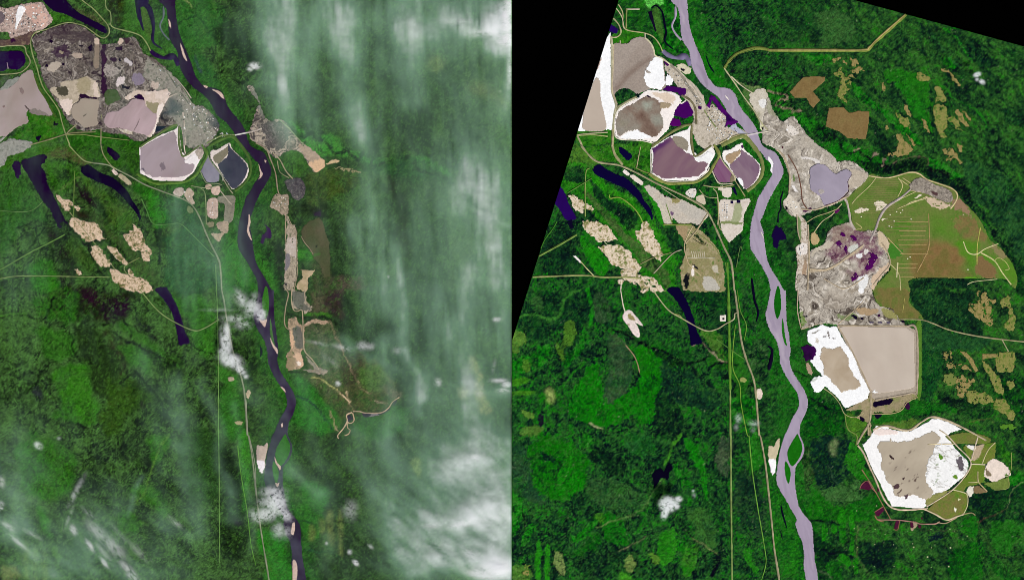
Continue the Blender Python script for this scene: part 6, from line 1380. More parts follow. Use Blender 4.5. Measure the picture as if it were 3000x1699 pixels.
# roads, cut lines and corridors of the clear tile
def road(panel, txt, w, c, name="road", label=None, z=None, h=0.0, smooth=True):
    o = line_mesh(name, panel, txt, w, c, 'road', z, height=h, smooth=smooth)
    return tag(o, label, kind='structure') if o else None
HWR = "00 655,1365 700,1456 | 01 690,0 780,112 850,165 930,185 1075,205 1250,280 1450,385 1700,500 1870,590 1950,660 2000,740 2060,870 2130,1030 2190,1150 2212,1260 2230,1456 | 02 2235,0 2268,250 2300,500 2350,690 2420,880 2448,1050 2480,1456 | 13 -78,0 -30,260 0,520 38,880 65,1150 112,1456 150,1900"
road('R', HWR, 5.5, (158, 152, 116), label="main highway running south through the clear tile")
TR = [("02 2172,-5 2185,700 2190,1000", 7.5, (96, 142, 48)), ("01 2160,1180 2172,1456", 6, (88, 136, 44)), ("02 2190,1000 2192,1456 | 03 2195,0 2200,700 2212,1800", 4.6, (128, 150, 84)), ("03 2378,0 2410,350 2470,750 2530,1100 2548,1280 2500,1456", 3, (104, 156, 60)), ("02 2260,0 2290,200 2350,350 2330,500", 2.2, (110, 146, 60)), ("02 2240,350 2212,750 2285,950 2300,1150 2362,1456 | 03 2380,10", 2.4, (120, 158, 60)),
      ("01 775,235 738,300 735,720", 3.4, (132, 150, 80)), ("01 560,480 800,335", 3, (96, 132, 60)), ("01 270,1115 480,1000 650,900", 5.5, (112, 138, 66)), ("01 200,1325 700,1308 900,1325 1100,1325 1300,1335", 4.6, (150, 154, 96)), ("01 290,1040 330,950 410,840 450,770", 3, (66, 124, 40)), ("01 980,500 985,535 1085,530 1210,620 1280,710 1312,780", 3.4, (136, 160, 70)), ("01 1520,800 1800,800", 4.5, (124, 142, 66)),
      ("01 920,960 1160,1240", 2, (200, 190, 160)), ("01 1280,1200 1420,1130 1600,1080", 2.6, (150, 150, 100)), ("02 1415,0 1560,190 1700,280 1930,402 2050,392 2140,340 2225,290 2235,235 2265,230", 3.2, (176, 172, 130)), ("02 1620,240 1680,250 1720,300", 2, (150, 166, 90)), ("01 1100,1350 1090,1456 | 02 1090,0 1115,150 1135,215", 3, (222, 212, 186)), ("01 690,1170 760,1250 820,1310", 3.4, (196, 196, 136)), ("01 1420,1290 1600,1100 1700,1050", 2.4, (190, 180, 150)),
      ("00 1055,30 1110,130 1130,290 1330,335 1420,375 1480,450 1510,520", 3, (176, 172, 122)), ("00 1000,170 1070,250 1092,330 1050,375 990,375", 4, (176, 172, 126)), ("00 1145,95 1280,95", 3.4, (206, 200, 170)), ("00 1150,90 1145,290", 4.5, (140, 146, 86)), ("00 1040,80 1100,170 1125,290", 3, (196, 186, 150)), ("00 655,1355 800,1340 960,1330", 3.4, (186, 178, 140)), ("00 655,1362 800,1355 960,1370", 3, (166, 170, 110)), ("00 1085,410 1085,440", 3, (190, 184, 150)),
      ("00 1335,340 1335,380", 3, (220, 214, 180)), ("01 1005,0 1035,100 1110,200", 7, (160, 154, 112)), ("00 1012,1300 1008,1456 | 01 1000,10", 6, (170, 160, 120)), ("01 1290,20 1270,120 1250,230", 3, (170, 160, 120)), ("01 1240,230 1330,270 1400,290", 3, (126, 134, 76)),
      ("00 2130,690 2230,830 2330,980 2420,1100 2500,1230 2569,1310", 3.4, (186, 180, 140)), ("00 2200,770 2300,860 2420,940", 3, (196, 186, 156)), ("00 2080,1440 2190,1385 2280,1355 2380,1355", 5, (170, 160, 116)), ("00 2470,1335 2569,1320", 4, (206, 196, 176)), ("00 1410,1456 1560,1360 1700,1270 1810,1250", 6, (130, 128, 84)),
      ("12 1310,292 1530,296 1660,335 1800,392 2000,442 2250,482 2600,520", 3.6, (160, 152, 112)), ("12 2350,500 2412,615", 2.6, (176, 166, 130)), ("01 2020,440 2060,500 2070,700 2062,800", 2.6, (186, 178, 140)), ("01 1920,405 2060,425 2230,400", 3, (176, 168, 122)), ("01 2230,345 2310,470 2340,520", 3, (166, 158, 110)), ("01 1880,450 1950,520 2060,530", 2.2, (170, 166, 120)), ("01 2070,560 2075,800 2100,850", 3, (170, 160, 116)),
      ("01 1545,590 1610,790", 2.4, (110, 140, 60)), ("01 1810,820 1730,1000 1760,1160 1800,1220 1900,1310", 2.4, (200, 180, 140)), ("01 1960,690 1850,860 1740,990", 4, (176, 160, 124)), ("01 1760,1135 2040,1135", 2.6, (206, 196, 166)), ("01 1830,870 2000,990 2090,1110", 2.4, (130, 140, 80)), ("01 2250,1230 2290,1020 2310,1060", 2, (100, 130, 70)), ("01 2140,1180 2160,1300", 3, (100, 146, 60)),
      ("01 1820,940 1870,975 1930,1000 1950,975", 2, (40, 40, 30)), ("02 2050,490 2200,600 2330,690", 2.4, (90, 140, 60)), ("01 1500,430 1700,560", 2, (180, 172, 140)), ("02 1140,550 1220,650 1260,740 1280,830", 3, (150, 130, 100)), ("00 2230,830 2250,850", 3, (206, 196, 160))]
for t, w, c in TR:
    road('R', t, w, c, "track")
for k, (t, w, c) in enumerate((("00 2128,692 2195,595 2280,532 2440,486 2569,500 | 10 0,507 500,508 950,508 1020,482 1100,402 1385,150", 9.5, (122, 134, 62)), ("00 2140,690 2205,600 2290,540 2440,492", 1.6, (60, 90, 40)), ("10 0,505 500,505 950,504 1015,476 1095,396 1372,152", 3.4, (178, 160, 104)))):
    road('R', t, w, c, "pipeline_corridor", "pale pipeline corridor bending across the north east forest" if k == 0 else None, .19 + .01 * k)
BRIDGE = "00 2360,1358 2480,1334"
def bridge(panel, label):
    t = thing("bridge", label, 'bridge')
    line_mesh("deck", panel, BRIDGE, 3.6, (206, 196, 196), 'roof', .24, t, height=0.0, smooth=False)
    p = P(BRIDGE)
    for s in (-1, 1):
        d = (p[1] - p[0]) / np.hypot(*(p[1] - p[0]))
        n = np.array([-d[1], d[0]]) * 1.6 * s
        line_mesh("parapet", panel, p + n, .7, (226, 220, 214), 'roof', .26, t, smooth=False)
    for k in range(4):
        c = p[0] + (p[1] - p[0]) * (k + .8) / 4.6
        line_mesh("pier", panel, np.array([c + (-.2, -2.0), c + (.2, 2.0)]), 1.2, (170, 164, 160), 'roof', .2, t, smooth=False)
    return t
bridge('R', "thin pale road bridge across the pale river by the works")
bridge('L', "thin pale road bridge across the dark river by the works")

# ---------------------------------------------------------------- cloudy tile: mine works, ponds and clearings
PINK = (186, 166, 168)
def mud_w(c1, c2, seed, ang=-60, st=5.0, sc=22):
    return pal([c1, c2], sc, seed, 4, 4, ang, st)
pond('L', "huge grey lilac settling pond at the west edge of the cloudy tile", [
    ('water_surface', "00 -520,900 0,890 150,842 205,765 310,702 345,755 380,860 440,970 512,1110 522,1165 470,1150 420,1140 310,1100 265,1140 285,1225 240,1250 170,1280 70,1360 0,1372 -520,1400", pal([(150, 134, 124), (164, 148, 142), (176, 158, 158)], 60, 201, 4, 6, -60, 2), dict(rough=2)),
    ('mud_flat', "00 300,1105 360,1090 470,1140 515,1165 430,1160 380,1160 290,1130", (130, 120, 112), dict(rough=3, step=1)),
    ('mud_flat', "00 70,810 180,770 200,780 150,840 80,890 0,905 40,860", pal([(120, 124, 116), (150, 150, 140)], 8, 202), dict(rough=3)),
    ('dark_pool', "00 200,880 225,880 240,940 215,960", (130, 112, 108), dict(rough=4, step=1)), ('dark_pool', "00 25,1065 50,1060 55,1080 30,1085", (130, 108, 104), dict(rough=2, step=1)), ('dark_pool', "00 245,1060 258,1062 300,1105 285,1108", (96, 84, 80), dict(rough=1, step=1)),
], [('dike', "00 345,760 400,900 470,1010 530,1130 560,1180", 8, (70, 96, 36), .12, False)])
pond('L', "dark purple pond with a thin jetty at the north west of the cloudy tile", [
    ('water_surface', "00 -520,520 0,520 120,515 215,520 245,560 258,620 215,680 160,702 70,692 0,716 -520,730", flat((32, 2, 56), .06), dict(rough=1, mat='water')),
    ('jetty', "00 68,630 76,630 88,692 78,695", (150, 130, 140), dict(mat='sand', level='detail', step=.8, smooth=False)),
], [('dike', "00 -300,470 0,470 80,462 235,465 265,540 295,590 300,640 250,700 180,735 0,750 -300,760", 4, (150, 150, 110), .1, False)])
MINE_L = [(28, 14, 32), (66, 54, 58), (118, 108, 100), (82, 74, 68), (158, 148, 138), (46, 34, 42), (184, 174, 162)]
site('L', "mine_ground", "00 320,385 400,335 480,300 600,255 700,240 800,255 900,320 1000,400 1015,440 1100,440 1180,430 1195,392 1260,385 1330,368 1400,440 1440,540 1500,570 1560,600 1700,720 1800,830 1850,920 1900,1000 1960,1060 2050,1080 2170,1190 2200,1290 2100,1456 1990,1500 1850,1456 1790,1260 1400,1420 1240,1350 1050,1330 1010,1300 860,1310 760,1290 690,1220 600,1080 500,920 440,820 410,690 370,560", benches(MINE_L, 46, 211, 12, 26), "dark churned mine ground west of the dark river", 'mine ground', rough=3, step=1.6, relief=.10, rscale=20,
     over=[("00 1480,600 1640,690 1800,830 1920,1010 2060,1080 2170,1190 2190,1290 2090,1456 1870,1456 1790,1250 1640,1060 1720,960 1560,900 1440,800 1420,680", pal([(108, 104, 96), (142, 138, 126), (160, 154, 140), (120, 124, 108), (96, 92, 88)], 9, 212, 5, 3), 8, .9), ("00 1640,1075 1740,985 1800,1040 1830,1110 1740,1150 1650,1150", (64, 74, 80), 6, .8, 6), ("00 2080,1180 2200,1150 2300,1260 2340,1340 2230,1320 2150,1290", (56, 62, 72), 5, .7, 4),  # first blue grey patch: a veil of thin cloud painted into the ground colour
           ("00 1020,440 1050,440 1060,900 1050,960 1020,900", (50, 24, 50), 4), ("00 330,380 420,330 600,262 760,250 700,330 500,390 400,420", (60, 42, 54), 8, .6), ("00 1330,760 1400,755 1440,800 1430,850 1350,860", (134, 122, 136), 4), ("00 1500,830 1590,850 1590,890 1520,880", (206, 186, 170), 4, .8),
           ("00 1180,790 1240,770 1240,840 1210,855 1170,830", (214, 200, 196), 4), ("00 1250,600 1290,590 1330,640 1300,660", (200, 190, 190), 4), ("00 1060,640 1200,700 1180,760 1080,780", pal([(120, 112, 106), (170, 160, 150), (70, 58, 62)], 5, 213), 6), ("00 1180,400 1220,385 1230,430 1190,440", (206, 184, 164), 3),
           ("00 1030,600 1060,570 1080,600 1050,640", (54, 14, 52), 4), ("00 1150,470 1220,460 1230,500 1180,520 1150,500", (40, 16, 46), 4), ("00 1110,580 1170,590 1160,620 1110,600", (50, 26, 52), 3), ("00 1240,395 1300,395 1290,440 1250,440", (64, 44, 54), 4),
           ("00 560,480 680,460 690,560 600,590 550,540", (58, 34, 58), 6, .8), ("00 520,330 880,330 930,420 700,420 560,380", pal([(84, 74, 74), (56, 40, 50), (110, 100, 92)], 6, 215, 5, 0, 10, 4), 6, .8)])
for t, lb, c in (("00 470,672 510,640 560,620 612,628 622,655 575,700 548,725 515,720 480,710", "pale mud patch shaped like a slipper in the dark mine ground", (182, 168, 152)), ("00 715,545 770,530 830,545 832,580 760,590 735,570", "small pale mud patch in the upper dark mine ground", (176, 158, 142)), ("00 590,510 640,520 630,545 600,535", "tiny tan mud patch in the upper dark mine ground", (150, 136, 116))):
    site('L', "mud_patch", t, flat(c, .08, 6), lb, 'mud patch', mat='sand', rough=2, level='pond', z=.27, step=1)
for t, lb in (("00 880,480 925,440 932,490 900,520", "black pool beside the long pale strip in the dark mine ground"), ("00 500,405 540,420 520,440 495,430", "small dark pool in the north west of the dark mine ground"), ("00 785,450 830,460 840,475 800,472", "thin dark pool in the upper dark mine ground"), ("00 460,650 480,650 485,680 465,678", "dark pool west of the slipper shaped mud patch"), ("00 622,635 648,640 640,660 624,655", "dark pool east of the slipper shaped mud patch"), ("00 1215,850 1260,870 1310,870 1300,890 1230,895", "dark pool north of the pink pond"), ("00 1190,600 1210,590 1215,615 1195,620", "dark pool in the eastern dark mine ground")):
    tag(patch('L', "pit_pool", t, flat((26, 6, 36), .1, 5), 'water', 'detail', rough=2.5, step=1, z=.28), lb, 'pool')
site('L', "haul_strip", "00 948,388 978,380 998,400 995,560 990,680 940,665 948,520", flat((140, 124, 108), .12, 6), "long pale haul strip running south through the dark mine ground", 'haul strip', mat='sand', level='pond', z=.27, rough=1, over=[("00 948,385 996,385 996,440 950,440", (206, 184, 164), 2)])
pond('L', "grey beige settling pond below a beige beach, in the dark mine ground", [
    ('beach', "00 500,900 540,870 610,880 600,830 700,810 770,800 880,765 920,790 985,840 995,920 1012,975 985,990 940,985 840,950 800,960 790,1015 740,1042 720,1080 700,1160 660,1130 600,1040 590,990 540,950", pal([(150, 138, 116), (196, 180, 158), (172, 158, 136), (206, 190, 168)], 14, 221, 5, 6), dict(rough=3, z=.26, over=[("00 560,890 640,870 690,900 680,950 580,950", (76, 72, 58), 4), ("00 600,1000 690,990 730,1040 690,1160 650,1120 610,1060", (226, 206, 192), 4), ("00 940,840 985,840 1000,970 960,960 920,880", (222, 202, 186), 5, .8), ("00 770,810 870,770 900,880 850,940 790,920", (156, 144, 110), 4, .7)])),
    ('water_surface', "00 740,1052 790,1030 805,995 830,985 900,995 985,1000 1002,1020 985,1100 978,1180 985,1255 920,1270 855,1284 800,1240 740,1190 715,1140 720,1080", flat((162, 148, 132), .03, 30), dict(rough=1.5, z=.28)),
    ('dark_pool', "00 808,945 850,945 880,970 990,985 970,1000 900,985 820,995 800,975", (40, 16, 44), dict(rough=2, z=.30, step=1)),
    ('dark_pool', "00 832,1168 870,1145 875,1150 838,1175", (110, 100, 90), dict(rough=1, z=.30, step=.8)),
], [('dike', "00 1005,1010 985,1130 990,1265 870,1295 790,1270", 4, (60, 34, 54), .06, False)])
pond('L', "dusty pink settling pond with a pale sand cap, south of the dark mine ground", [
    ('beach', "00 1250,985 1310,930 1380,905 1480,915 1600,910 1680,895 1705,930 1690,985 1650,1060 1600,1180 1545,1340 1500,1380 1470,1360 1400,1200 1430,1000 1350,985 1290,1005", pal([(224, 204, 188), (206, 186, 168), (232, 214, 202)], 16, 223, 4, 4), dict(rough=2, z=.26, over=[("00 1460,1040 1560,1030 1600,1060 1585,1120 1550,1150 1480,1090", (150, 140, 110), 4), ("00 1590,1060 1640,1060 1570,1300 1520,1370 1545,1290", (238, 222, 210), 2)])),
    ('water_surface', "00 1322,1000 1380,992 1450,1010 1462,1060 1500,1100 1540,1135 1575,1148 1560,1250 1500,1362 1440,1350 1380,1338 1330,1320 1260,1310 1200,1285 1100,1290 1050,1240 1048,1200 1085,1130 1180,1115 1215,1090 1270,1060", mud_w((158, 136, 136), (190, 166, 168), 225), dict(rough=1.5, z=.29)),
    ('mud_flat', "00 1190,1295 1260,1300 1330,1322 1330,1350 1240,1335", pal([(176, 160, 130), (226, 216, 206)], 5, 226), dict(rough=3, z=.30, step=1)),
    ('dark_pool', "00 1345,975 1400,945 1430,965 1452,1005 1400,1000", (34, 8, 46), dict(rough=1.5, z=.3, step=1)),
    ('current_line', "00 1405,1190 1370,1260 1340,1320 1350,1310 1385,1250", (130, 112, 112), dict(rough=.5, z=.30, step=.8)),
], [('dike', "00 1040,1225 1075,1120 1200,1090 1280,1030 1330,985", 4, (50, 28, 50), .06, False)])
site('L', "green_mound", "00 1055,925 1100,900 1170,905 1195,950 1215,1000 1160,1020 1080,1060 1055,1030", pal([(44, 76, 26), (76, 92, 60), (60, 84, 36)], 10, 227), "green mound between the beige and the pink pond", 'mound', mat='grass', level='pond', z=.27, rough=2)
site('L', "slate_basin", "00 1570,1270 1680,1270 1600,1320 1560,1330", flat((24, 32, 50), .05), "small slate basin beside the white corner of the hexagonal pond, cloudy tile", 'basin', mat='water', level='pond', z=.27, smooth=False, rough=.5)
# the works town
site('L', "works_yard", "00 -300,40 0,70 60,90 180,55 260,40 380,25 440,40 470,110 525,180 510,240 470,272 380,330 250,370 120,395 80,330 0,320 -300,330", pal([(96, 80, 76), (160, 140, 132), (206, 180, 166), (130, 112, 104), (222, 198, 184)], 7, 231, 5, 3), "crowded works yard with a white heap in the north west corner of the cloudy tile", 'works yard', rough=2,
     over=[("00 260,60 400,50 440,130 460,190 400,200 370,260 290,200 250,130", (206, 166, 150), 4, .85), ("00 380,160 460,140 470,270 410,275", (214, 176, 160), 4), ("00 -300,120 10,120 20,240 -300,240", (110, 96, 100), 3)])
tag(patch('L', "white_heap", "00 178,85 205,60 248,72 262,100 235,140 215,185 185,240 165,300 150,295 162,230 160,180", flat((246, 242, 240), .03), 'sand', 'pond', rough=1.5, relief=.15, rscale=10), "tapering white heap in the crowded works yard", 'heap')
site('L', "mine_ground", "00 -300,390 0,400 100,395 320,320 370,335 320,370 310,440 230,455 80,460 -300,465", pal([(110, 92, 72), (84, 62, 62), (134, 116, 92)], 10, 233), "brown verge between the works yard and the dark purple pond", 'verge', rough=2, over=[("00 105,395 150,380 165,410 120,430", (50, 14, 50), 2)])
site('L', "mine_ground", "01 -300,-20 0,-10 80,-60 280,-40 330,-20 250,60 90,110 60,160 0,230 -300,300 | 00 60,1370 0,1400", pal([(120, 124, 114), (158, 156, 146), (96, 104, 88)], 9, 235, 5, 3), "grey green ground at the west edge below the huge grey lilac pond", 'mine ground', rough=3)

pond('L', "hexagonal grey lilac pond with a bright white rim, cloudy tile", [
    ('beach', "q 128,880 380,725 430,700 600,640 650,580 690,930 760,980 930,850 980,960 900,1110 860,1200 720,1315 320,1312 140,1220", flat((240, 228, 222), .06, 10), dict(rough=1.5, smooth=False)),
    ('water_surface', "q 142,890 385,745 500,690 590,660 630,740 640,850 660,930 720,985 745,1050 735,1085 800,1095 850,1080 878,1105 845,1190 760,1250 660,1270 300,1270 200,1215 148,1170", pal([(150, 134, 136), (166, 150, 154), (158, 142, 142)], 50, 241, 4, 4, -50, 3), dict(rough=2, smooth=False, over=[("q 150,1140 180,1140 190,1190 160,1180", (96, 88, 100), 3), ("q 405,1100 450,1090 480,1150 440,1180", (122, 108, 114), 4)])),
    ('sand_spit', "q 735,1045 790,1010 870,960 960,960 930,1050 880,1120 850,1085 800,1095 735,1085", (244, 236, 232), dict(rough=2)),
    ('mud_flat', "q 870,930 960,880 985,950 930,1050 890,980", pal([(150, 140, 126), (206, 190, 176)], 5, 243), dict(rough=2)),
], [('dike', "q 130,870 380,700 560,590 640,575", 9, (92, 112, 62), .2, False), ('dike', "q 660,590 655,780 690,960 740,985 930,850", 8, (96, 112, 66), .2, False), ('dike', "q 95,1225 310,1345 520,1350 730,1330 880,1240 960,1110 1030,980 990,880 960,840", 10, (86, 120, 48), .2, False),
    ('dike', "q 700,620 720,760 730,900 745,960", 4, (214, 196, 180), .05, False)])
pond('L', "small grey lilac triangular pond between the hexagonal and the oval pond, cloudy tile", [
    ('water_surface', "q 1042,1000 1130,1120 1200,1225 1185,1330 1120,1345 1030,1335 985,1260 948,1190 990,1090", pal([(122, 118, 134), (148, 142, 154)], 20, 245), dict(rough=.8, smooth=False))],
    [('dike', "q 1030,960 1090,1080 1230,1250 1240,1320", 5, (150, 150, 130), .12, False), ('dike', "q 940,1190 1030,1350 1210,1355", 3, (140, 150, 110), .1, False)])
pond('L', "oval slate coloured pond with a white rim and a grey green sandbank, cloudy tile", [
    ('beach', "q 1075,1010 1090,920 1180,900 1330,815 1370,900 1540,1060 1585,1170 1540,1310 1400,1425 1360,1425 1250,1260 1150,1120", flat((226, 212, 202), .08, 8), dict(rough=1.5)),
    ('mud_flat', "q 1110,1010 1160,960 1260,900 1310,860 1320,950 1240,1040 1190,1100 1150,1080", flat((128, 120, 100), .1, 10), dict(rough=1.5, level='pond')),
    ('water_surface', "q 1180,1120 1240,1050 1310,980 1315,830 1360,900 1480,1010 1560,1110 1568,1180 1530,1290 1440,1400 1370,1420 1330,1370 1260,1270", pal([(50, 52, 68), (66, 66, 80)], 30, 247), dict(rough=1.2, level='detail'))],
    [('dike', "q 1060,850 1280,740 1390,745 1560,960 1612,1120 1590,1260 1500,1380 1400,1456", 10, (72, 100, 44), .2, False), ('shore_line', "q 1240,1050 1290,1020 1320,985 1370,985", 2, (160, 150, 146), .02, False)])
for t, lb, c in (("01 1735,480 1775,430 1845,440 1840,500 1790,520 1745,495", "pale oval pad beside the highway, cloudy tile", (188, 174, 158)), ("01 1850,480 1900,430 1950,490 1930,520 1955,590 1930,600 1870,540", "speckled tan pad east of the pale oval pad, cloudy tile", (184, 168, 146)), ("01 2070,400 2120,395 2115,445 2066,445", "small pink tan pad south of the triangular pond, cloudy tile", (196, 170, 150)),
                 ("01 2130,425 2205,420 2195,495 2130,490", "square pink tan pad by the oval pond's south tip, cloudy tile", (204, 178, 160)), ("01 2085,560 2180,545 2185,720 2170,738 2090,720", "tall pale yard with sheds, cloudy tile", (196, 172, 156)), ("01 2190,520 2350,510 2355,600 2330,760 2250,770 2255,600 2200,580", "grey yard east of the tall pale yard, cloudy tile", (134, 130, 112)),
                 ("01 2180,780 2285,770 2285,880 2230,870 2180,830", "pale tan yard below the grey yard, cloudy tile", (172, 154, 132)), ("01 2120,890 2180,890 2260,870 2230,920 2190,970", "small tan scrap at the south end of the camp yards, cloudy tile", (176, 158, 132)), ("01 2085,775 2145,775 2140,820 2090,820", "faint tan yard by the camp road, cloudy tile", (140, 136, 104)), ("01 1885,615 1930,630 1935,680 1885,680", "faint olive yard at the highway bend, cloudy tile", (112, 126, 84)),
                 ("01 1120,255 1135,240 1185,285 1165,308", "small white pad between the curved lake and the highway, cloudy tile", (228, 206, 192)), ("01 1185,315 1220,290 1318,375 1290,402", "mottled tan strip between the curved lake and the highway, cloudy tile", (172, 160, 130)), ("02 2285,880 2330,870 2355,895 2310,915", "pinkish patch west of the highway, cloudy tile", (170, 160, 130)), ("02 2465,1030 2500,1000 2518,1025 2490,1090", "small tan pit on the east side of the highway, cloudy tile", (190, 170, 140))):
    site('L', "gravel_pad", t, pal([tuple(int(v * .8) for v in c), c, tuple(min(255, int(v * 1.1)) for v in c)], 5, 251), lb, 'gravel pad', mat='sand', rough=1.8, level='sand', step=1.0)
SANDL2 = pal([(84, 96, 44), (160, 138, 104), (210, 184, 154), (226, 200, 174), (176, 152, 118), (88, 98, 48)], 12, 253, 5, 5, sharp=1.7, gain=.75)
for t, lb in (("01 560,490 600,505 645,545 720,570 805,632 790,668 740,630 680,610 610,585", "streaked sandy clearing east of the large purple lake, cloudy tile"), ("01 612,592 650,600 705,645 700,672 650,660", "small sandy scrap below the streaked clearing, cloudy tile"), ("01 715,730 760,730 830,760 960,790 1030,880 1072,945 950,948 860,970 775,880 700,780", "large mottled sandy clearing in the middle of the lake country, cloudy tile"),
              ("01 1325,785 1350,800 1410,850 1455,955 1522,1092 1495,1172 1440,1160 1400,1055 1340,1055 1235,910 1290,900 1300,860 1340,860", "tall mottled sandy clearing near the curved lake's tail, cloudy tile"), ("01 915,1012 985,1008 1060,1100 1125,1190 1100,1225 1010,1222 940,1130", "square sandy clearing left of the grassy lane, cloudy tile"),
              ("01 1085,1010 1140,1030 1205,1085 1285,1190 1240,1198 1130,1090", "slim pink sandy clearing right of the grassy lane, cloudy tile"), ("01 1115,1240 1200,1270 1270,1300 1400,1320 1440,1340 1540,1456 | 02 1500,15 1300,10 | 01 1270,1456 1150,1380", "southernmost sandy clearing above the tapering lake, cloudy tile"), ("01 1305,1240 1340,1290 1330,1320 1295,1305", "tiny sandy scrap above the southernmost clearing, cloudy tile"), ("01 745,1250 780,1240 825,1300 800,1305", "tiny sandy scrap in the purple fen, cloudy tile")):
    clearing('L', t, lb, SANDL2, (9, -.85), 5)
# east bank works of the cloudy tile
EMINE = [(76, 70, 68), (124, 116, 106), (150, 138, 124), (178, 164, 146), (96, 88, 82)]
site('L', "mine_ground", "10 -60,1290 -20,1190 0,1100 40,1050 -90,870 -30,860 100,1190 230,1195 320,1260 380,1350 490,1450 | 11 500,0 590,60 640,110 690,150 690,220 600,275 545,225 480,110 420,60 300,60 200,130 80,30 -60,-60", benches(EMINE, 24, 261, 8, 10), "grey mine ground with a dark dump on the east bank, cloudy tile", 'mine ground', rough=3, step=1.6, relief=.06, holes=(14, -.8),
     over=[("10 60,1260 180,1220 290,1230 340,1300 300,1420 180,1430 80,1350", benches([(70, 62, 64), (104, 96, 94), (126, 118, 112)], 12, 262), 5), ("11 100,-40 290,-30 260,30 120,30", benches([(70, 62, 64), (110, 102, 98)], 10, 263), 4), ("11 540,180 620,130 665,140 690,215 600,272 560,240", (214, 176, 140), 5), ("11 420,0 560,40 640,110 540,170 470,90", (180, 156, 134), 5, .8), ("10 -30,900 60,1000 90,1180 20,1120", (126, 128, 116), 5, .7, 4)])
site('L', "sand_patch", "11 700,190 760,150 800,140 840,165 780,178 720,200", flat((206, 180, 140), .12, 5), "orange tan sand scrap beside the mine's east tip, cloudy tile", 'sand patch', mat='sand', rough=3, step=1)
site('L', "sand_patch", "11 780,230 830,220 1050,270 1060,290 900,260 800,245", flat((160, 150, 110), .14, 5), "thin tan scrap of sand in the brown clearing, cloudy tile", 'sand patch', mat='sand', rough=3, step=1, holes=(5, -.1))
site('L', "dark_dump", "11 285,370 340,345 430,330 470,360 495,440 475,510 430,552 380,540 340,470", benches([(56, 50, 58), (84, 78, 82), (112, 106, 102)], 10, 264, 8, 8), "dark blue grey dump beside the brown clearing, cloudy tile", 'dump', rough=2, relief=.12, rscale=8)
site('L', "mine_strip", "11 150,570 185,510 240,490 310,490 330,580 320,690 300,705 240,690 170,640 145,600", pal([(74, 86, 48), (132, 120, 100), (176, 158, 136), (84, 80, 60)], 8, 265, 5, 3, gain=.75), "round tan pit head of roads on the east bank, cloudy tile", 'mine ground', rough=4, holes=(9, -.75))
site('L', "mine_strip", "11 300,705 330,720 350,800 395,800 410,950 412,1200 385,1456 | 12 490,0 500,100 570,160 560,200 480,240 480,210 460,200 370,180 350,0 | 11 280,1456 290,1250 295,1100 285,1050 310,900", pal([(70, 88, 46), (132, 122, 104), (184, 168, 146), (110, 100, 84), (160, 146, 124)], 9, 266, 5, 3, gain=.75), "long tan mine strip running south on the east bank, cloudy tile", 'mine ground', rough=4, holes=(9, -.75),
     over=[("11 300,940 400,940 415,1110 380,1120 300,1080", pal([(176, 160, 144), (206, 192, 182)], 6, 267), 3), ("11 295,1100 340,1110 330,1220 295,1260", (124, 114, 120), 2), ("12 365,20 485,20 480,140 560,180 470,210 380,150", pal([(84, 86, 76), (110, 108, 96), (66, 72, 56)], 6, 268), 3), ("11 290,1380 310,1380 310,1410 290,1410", (50, 30, 50), 2)])
site('L', "sand_patch", "11 450,1250 540,1260 590,1250 560,1310 520,1340 510,1456 430,1456 410,1400 470,1320", pal([(160, 144, 106), (196, 172, 140)], 7, 269), "tan patch between the mine strip and the brown field, cloudy tile", 'sand patch', mat='sand', rough=3, over=[("11 540,1180 560,1130 520,1200", (150, 150, 90), 3)])
site('L', "mine_strip", "12 320,290 400,270 440,340 480,350 540,310 560,290 700,300 735,330 690,345 560,330 490,370 485,560 480,600 445,620 475,700 470,760 440,790 370,800 320,805 305,740 325,620 350,580 335,400", pal([(84, 94, 50), (146, 128, 102), (190, 162, 132), (116, 104, 84), (170, 146, 118)], 9, 271, 5, 3, gain=.75), "southern tan mine strip ending in a rounded orange pit, cloudy tile", 'mine pit', rough=4, holes=(9, -.75),
     over=[("12 340,410 370,405 380,560 350,580", (214, 176, 140), 3), ("12 385,380 460,380 470,560 400,580", pal([(90, 92, 82), (116, 112, 100)], 6, 272), 3), ("12 380,640 450,650 475,720 440,770 390,700", (214, 178, 146), 4), ("12 395,725 430,710 450,740 430,755", (246, 232, 214), 2), ("12 320,620 370,620 370,800 315,800", (150, 132, 100), 3), ("12 490,330 530,310 540,318 495,350", (214, 184, 156), 2)])
site('L', "mine_ground", "12 500,660 540,690 620,770 700,790 725,810 690,840 600,830 480,805 470,790 580,795 560,750 520,720", pal([(150, 128, 106), (130, 124, 110), (170, 150, 130)], 6, 273), "dusty tan fan south east of the rounded orange pit, cloudy tile", 'mine ground', rough=3)
pond('L', "long brown drying pond east of the mine strip, cloudy tile", [
    ('pond_floor', "11 460,850 490,800 560,755 625,728 655,750 682,810 700,880 725,960 738,1050 742,1320 690,1340 640,1200 580,1140 560,1080 520,1030 490,970 465,920", pal([(62, 74, 42), (76, 76, 50), (88, 78, 58)], 30, 275), dict(rough=2.5, over=[("11 590,1080 650,1070 640,1110 580,1110", (60, 100, 36), 5, .8), ("11 600,1000 615,1000 612,1025 600,1022", (30, 26, 20), 1)]))],
    [('dike', "11 455,920 490,980 540,1040 575,1100", 3, (150, 132, 110), .1, False)])
POOL = pal([(30, 8, 40), (54, 20, 62)], 10, 277)
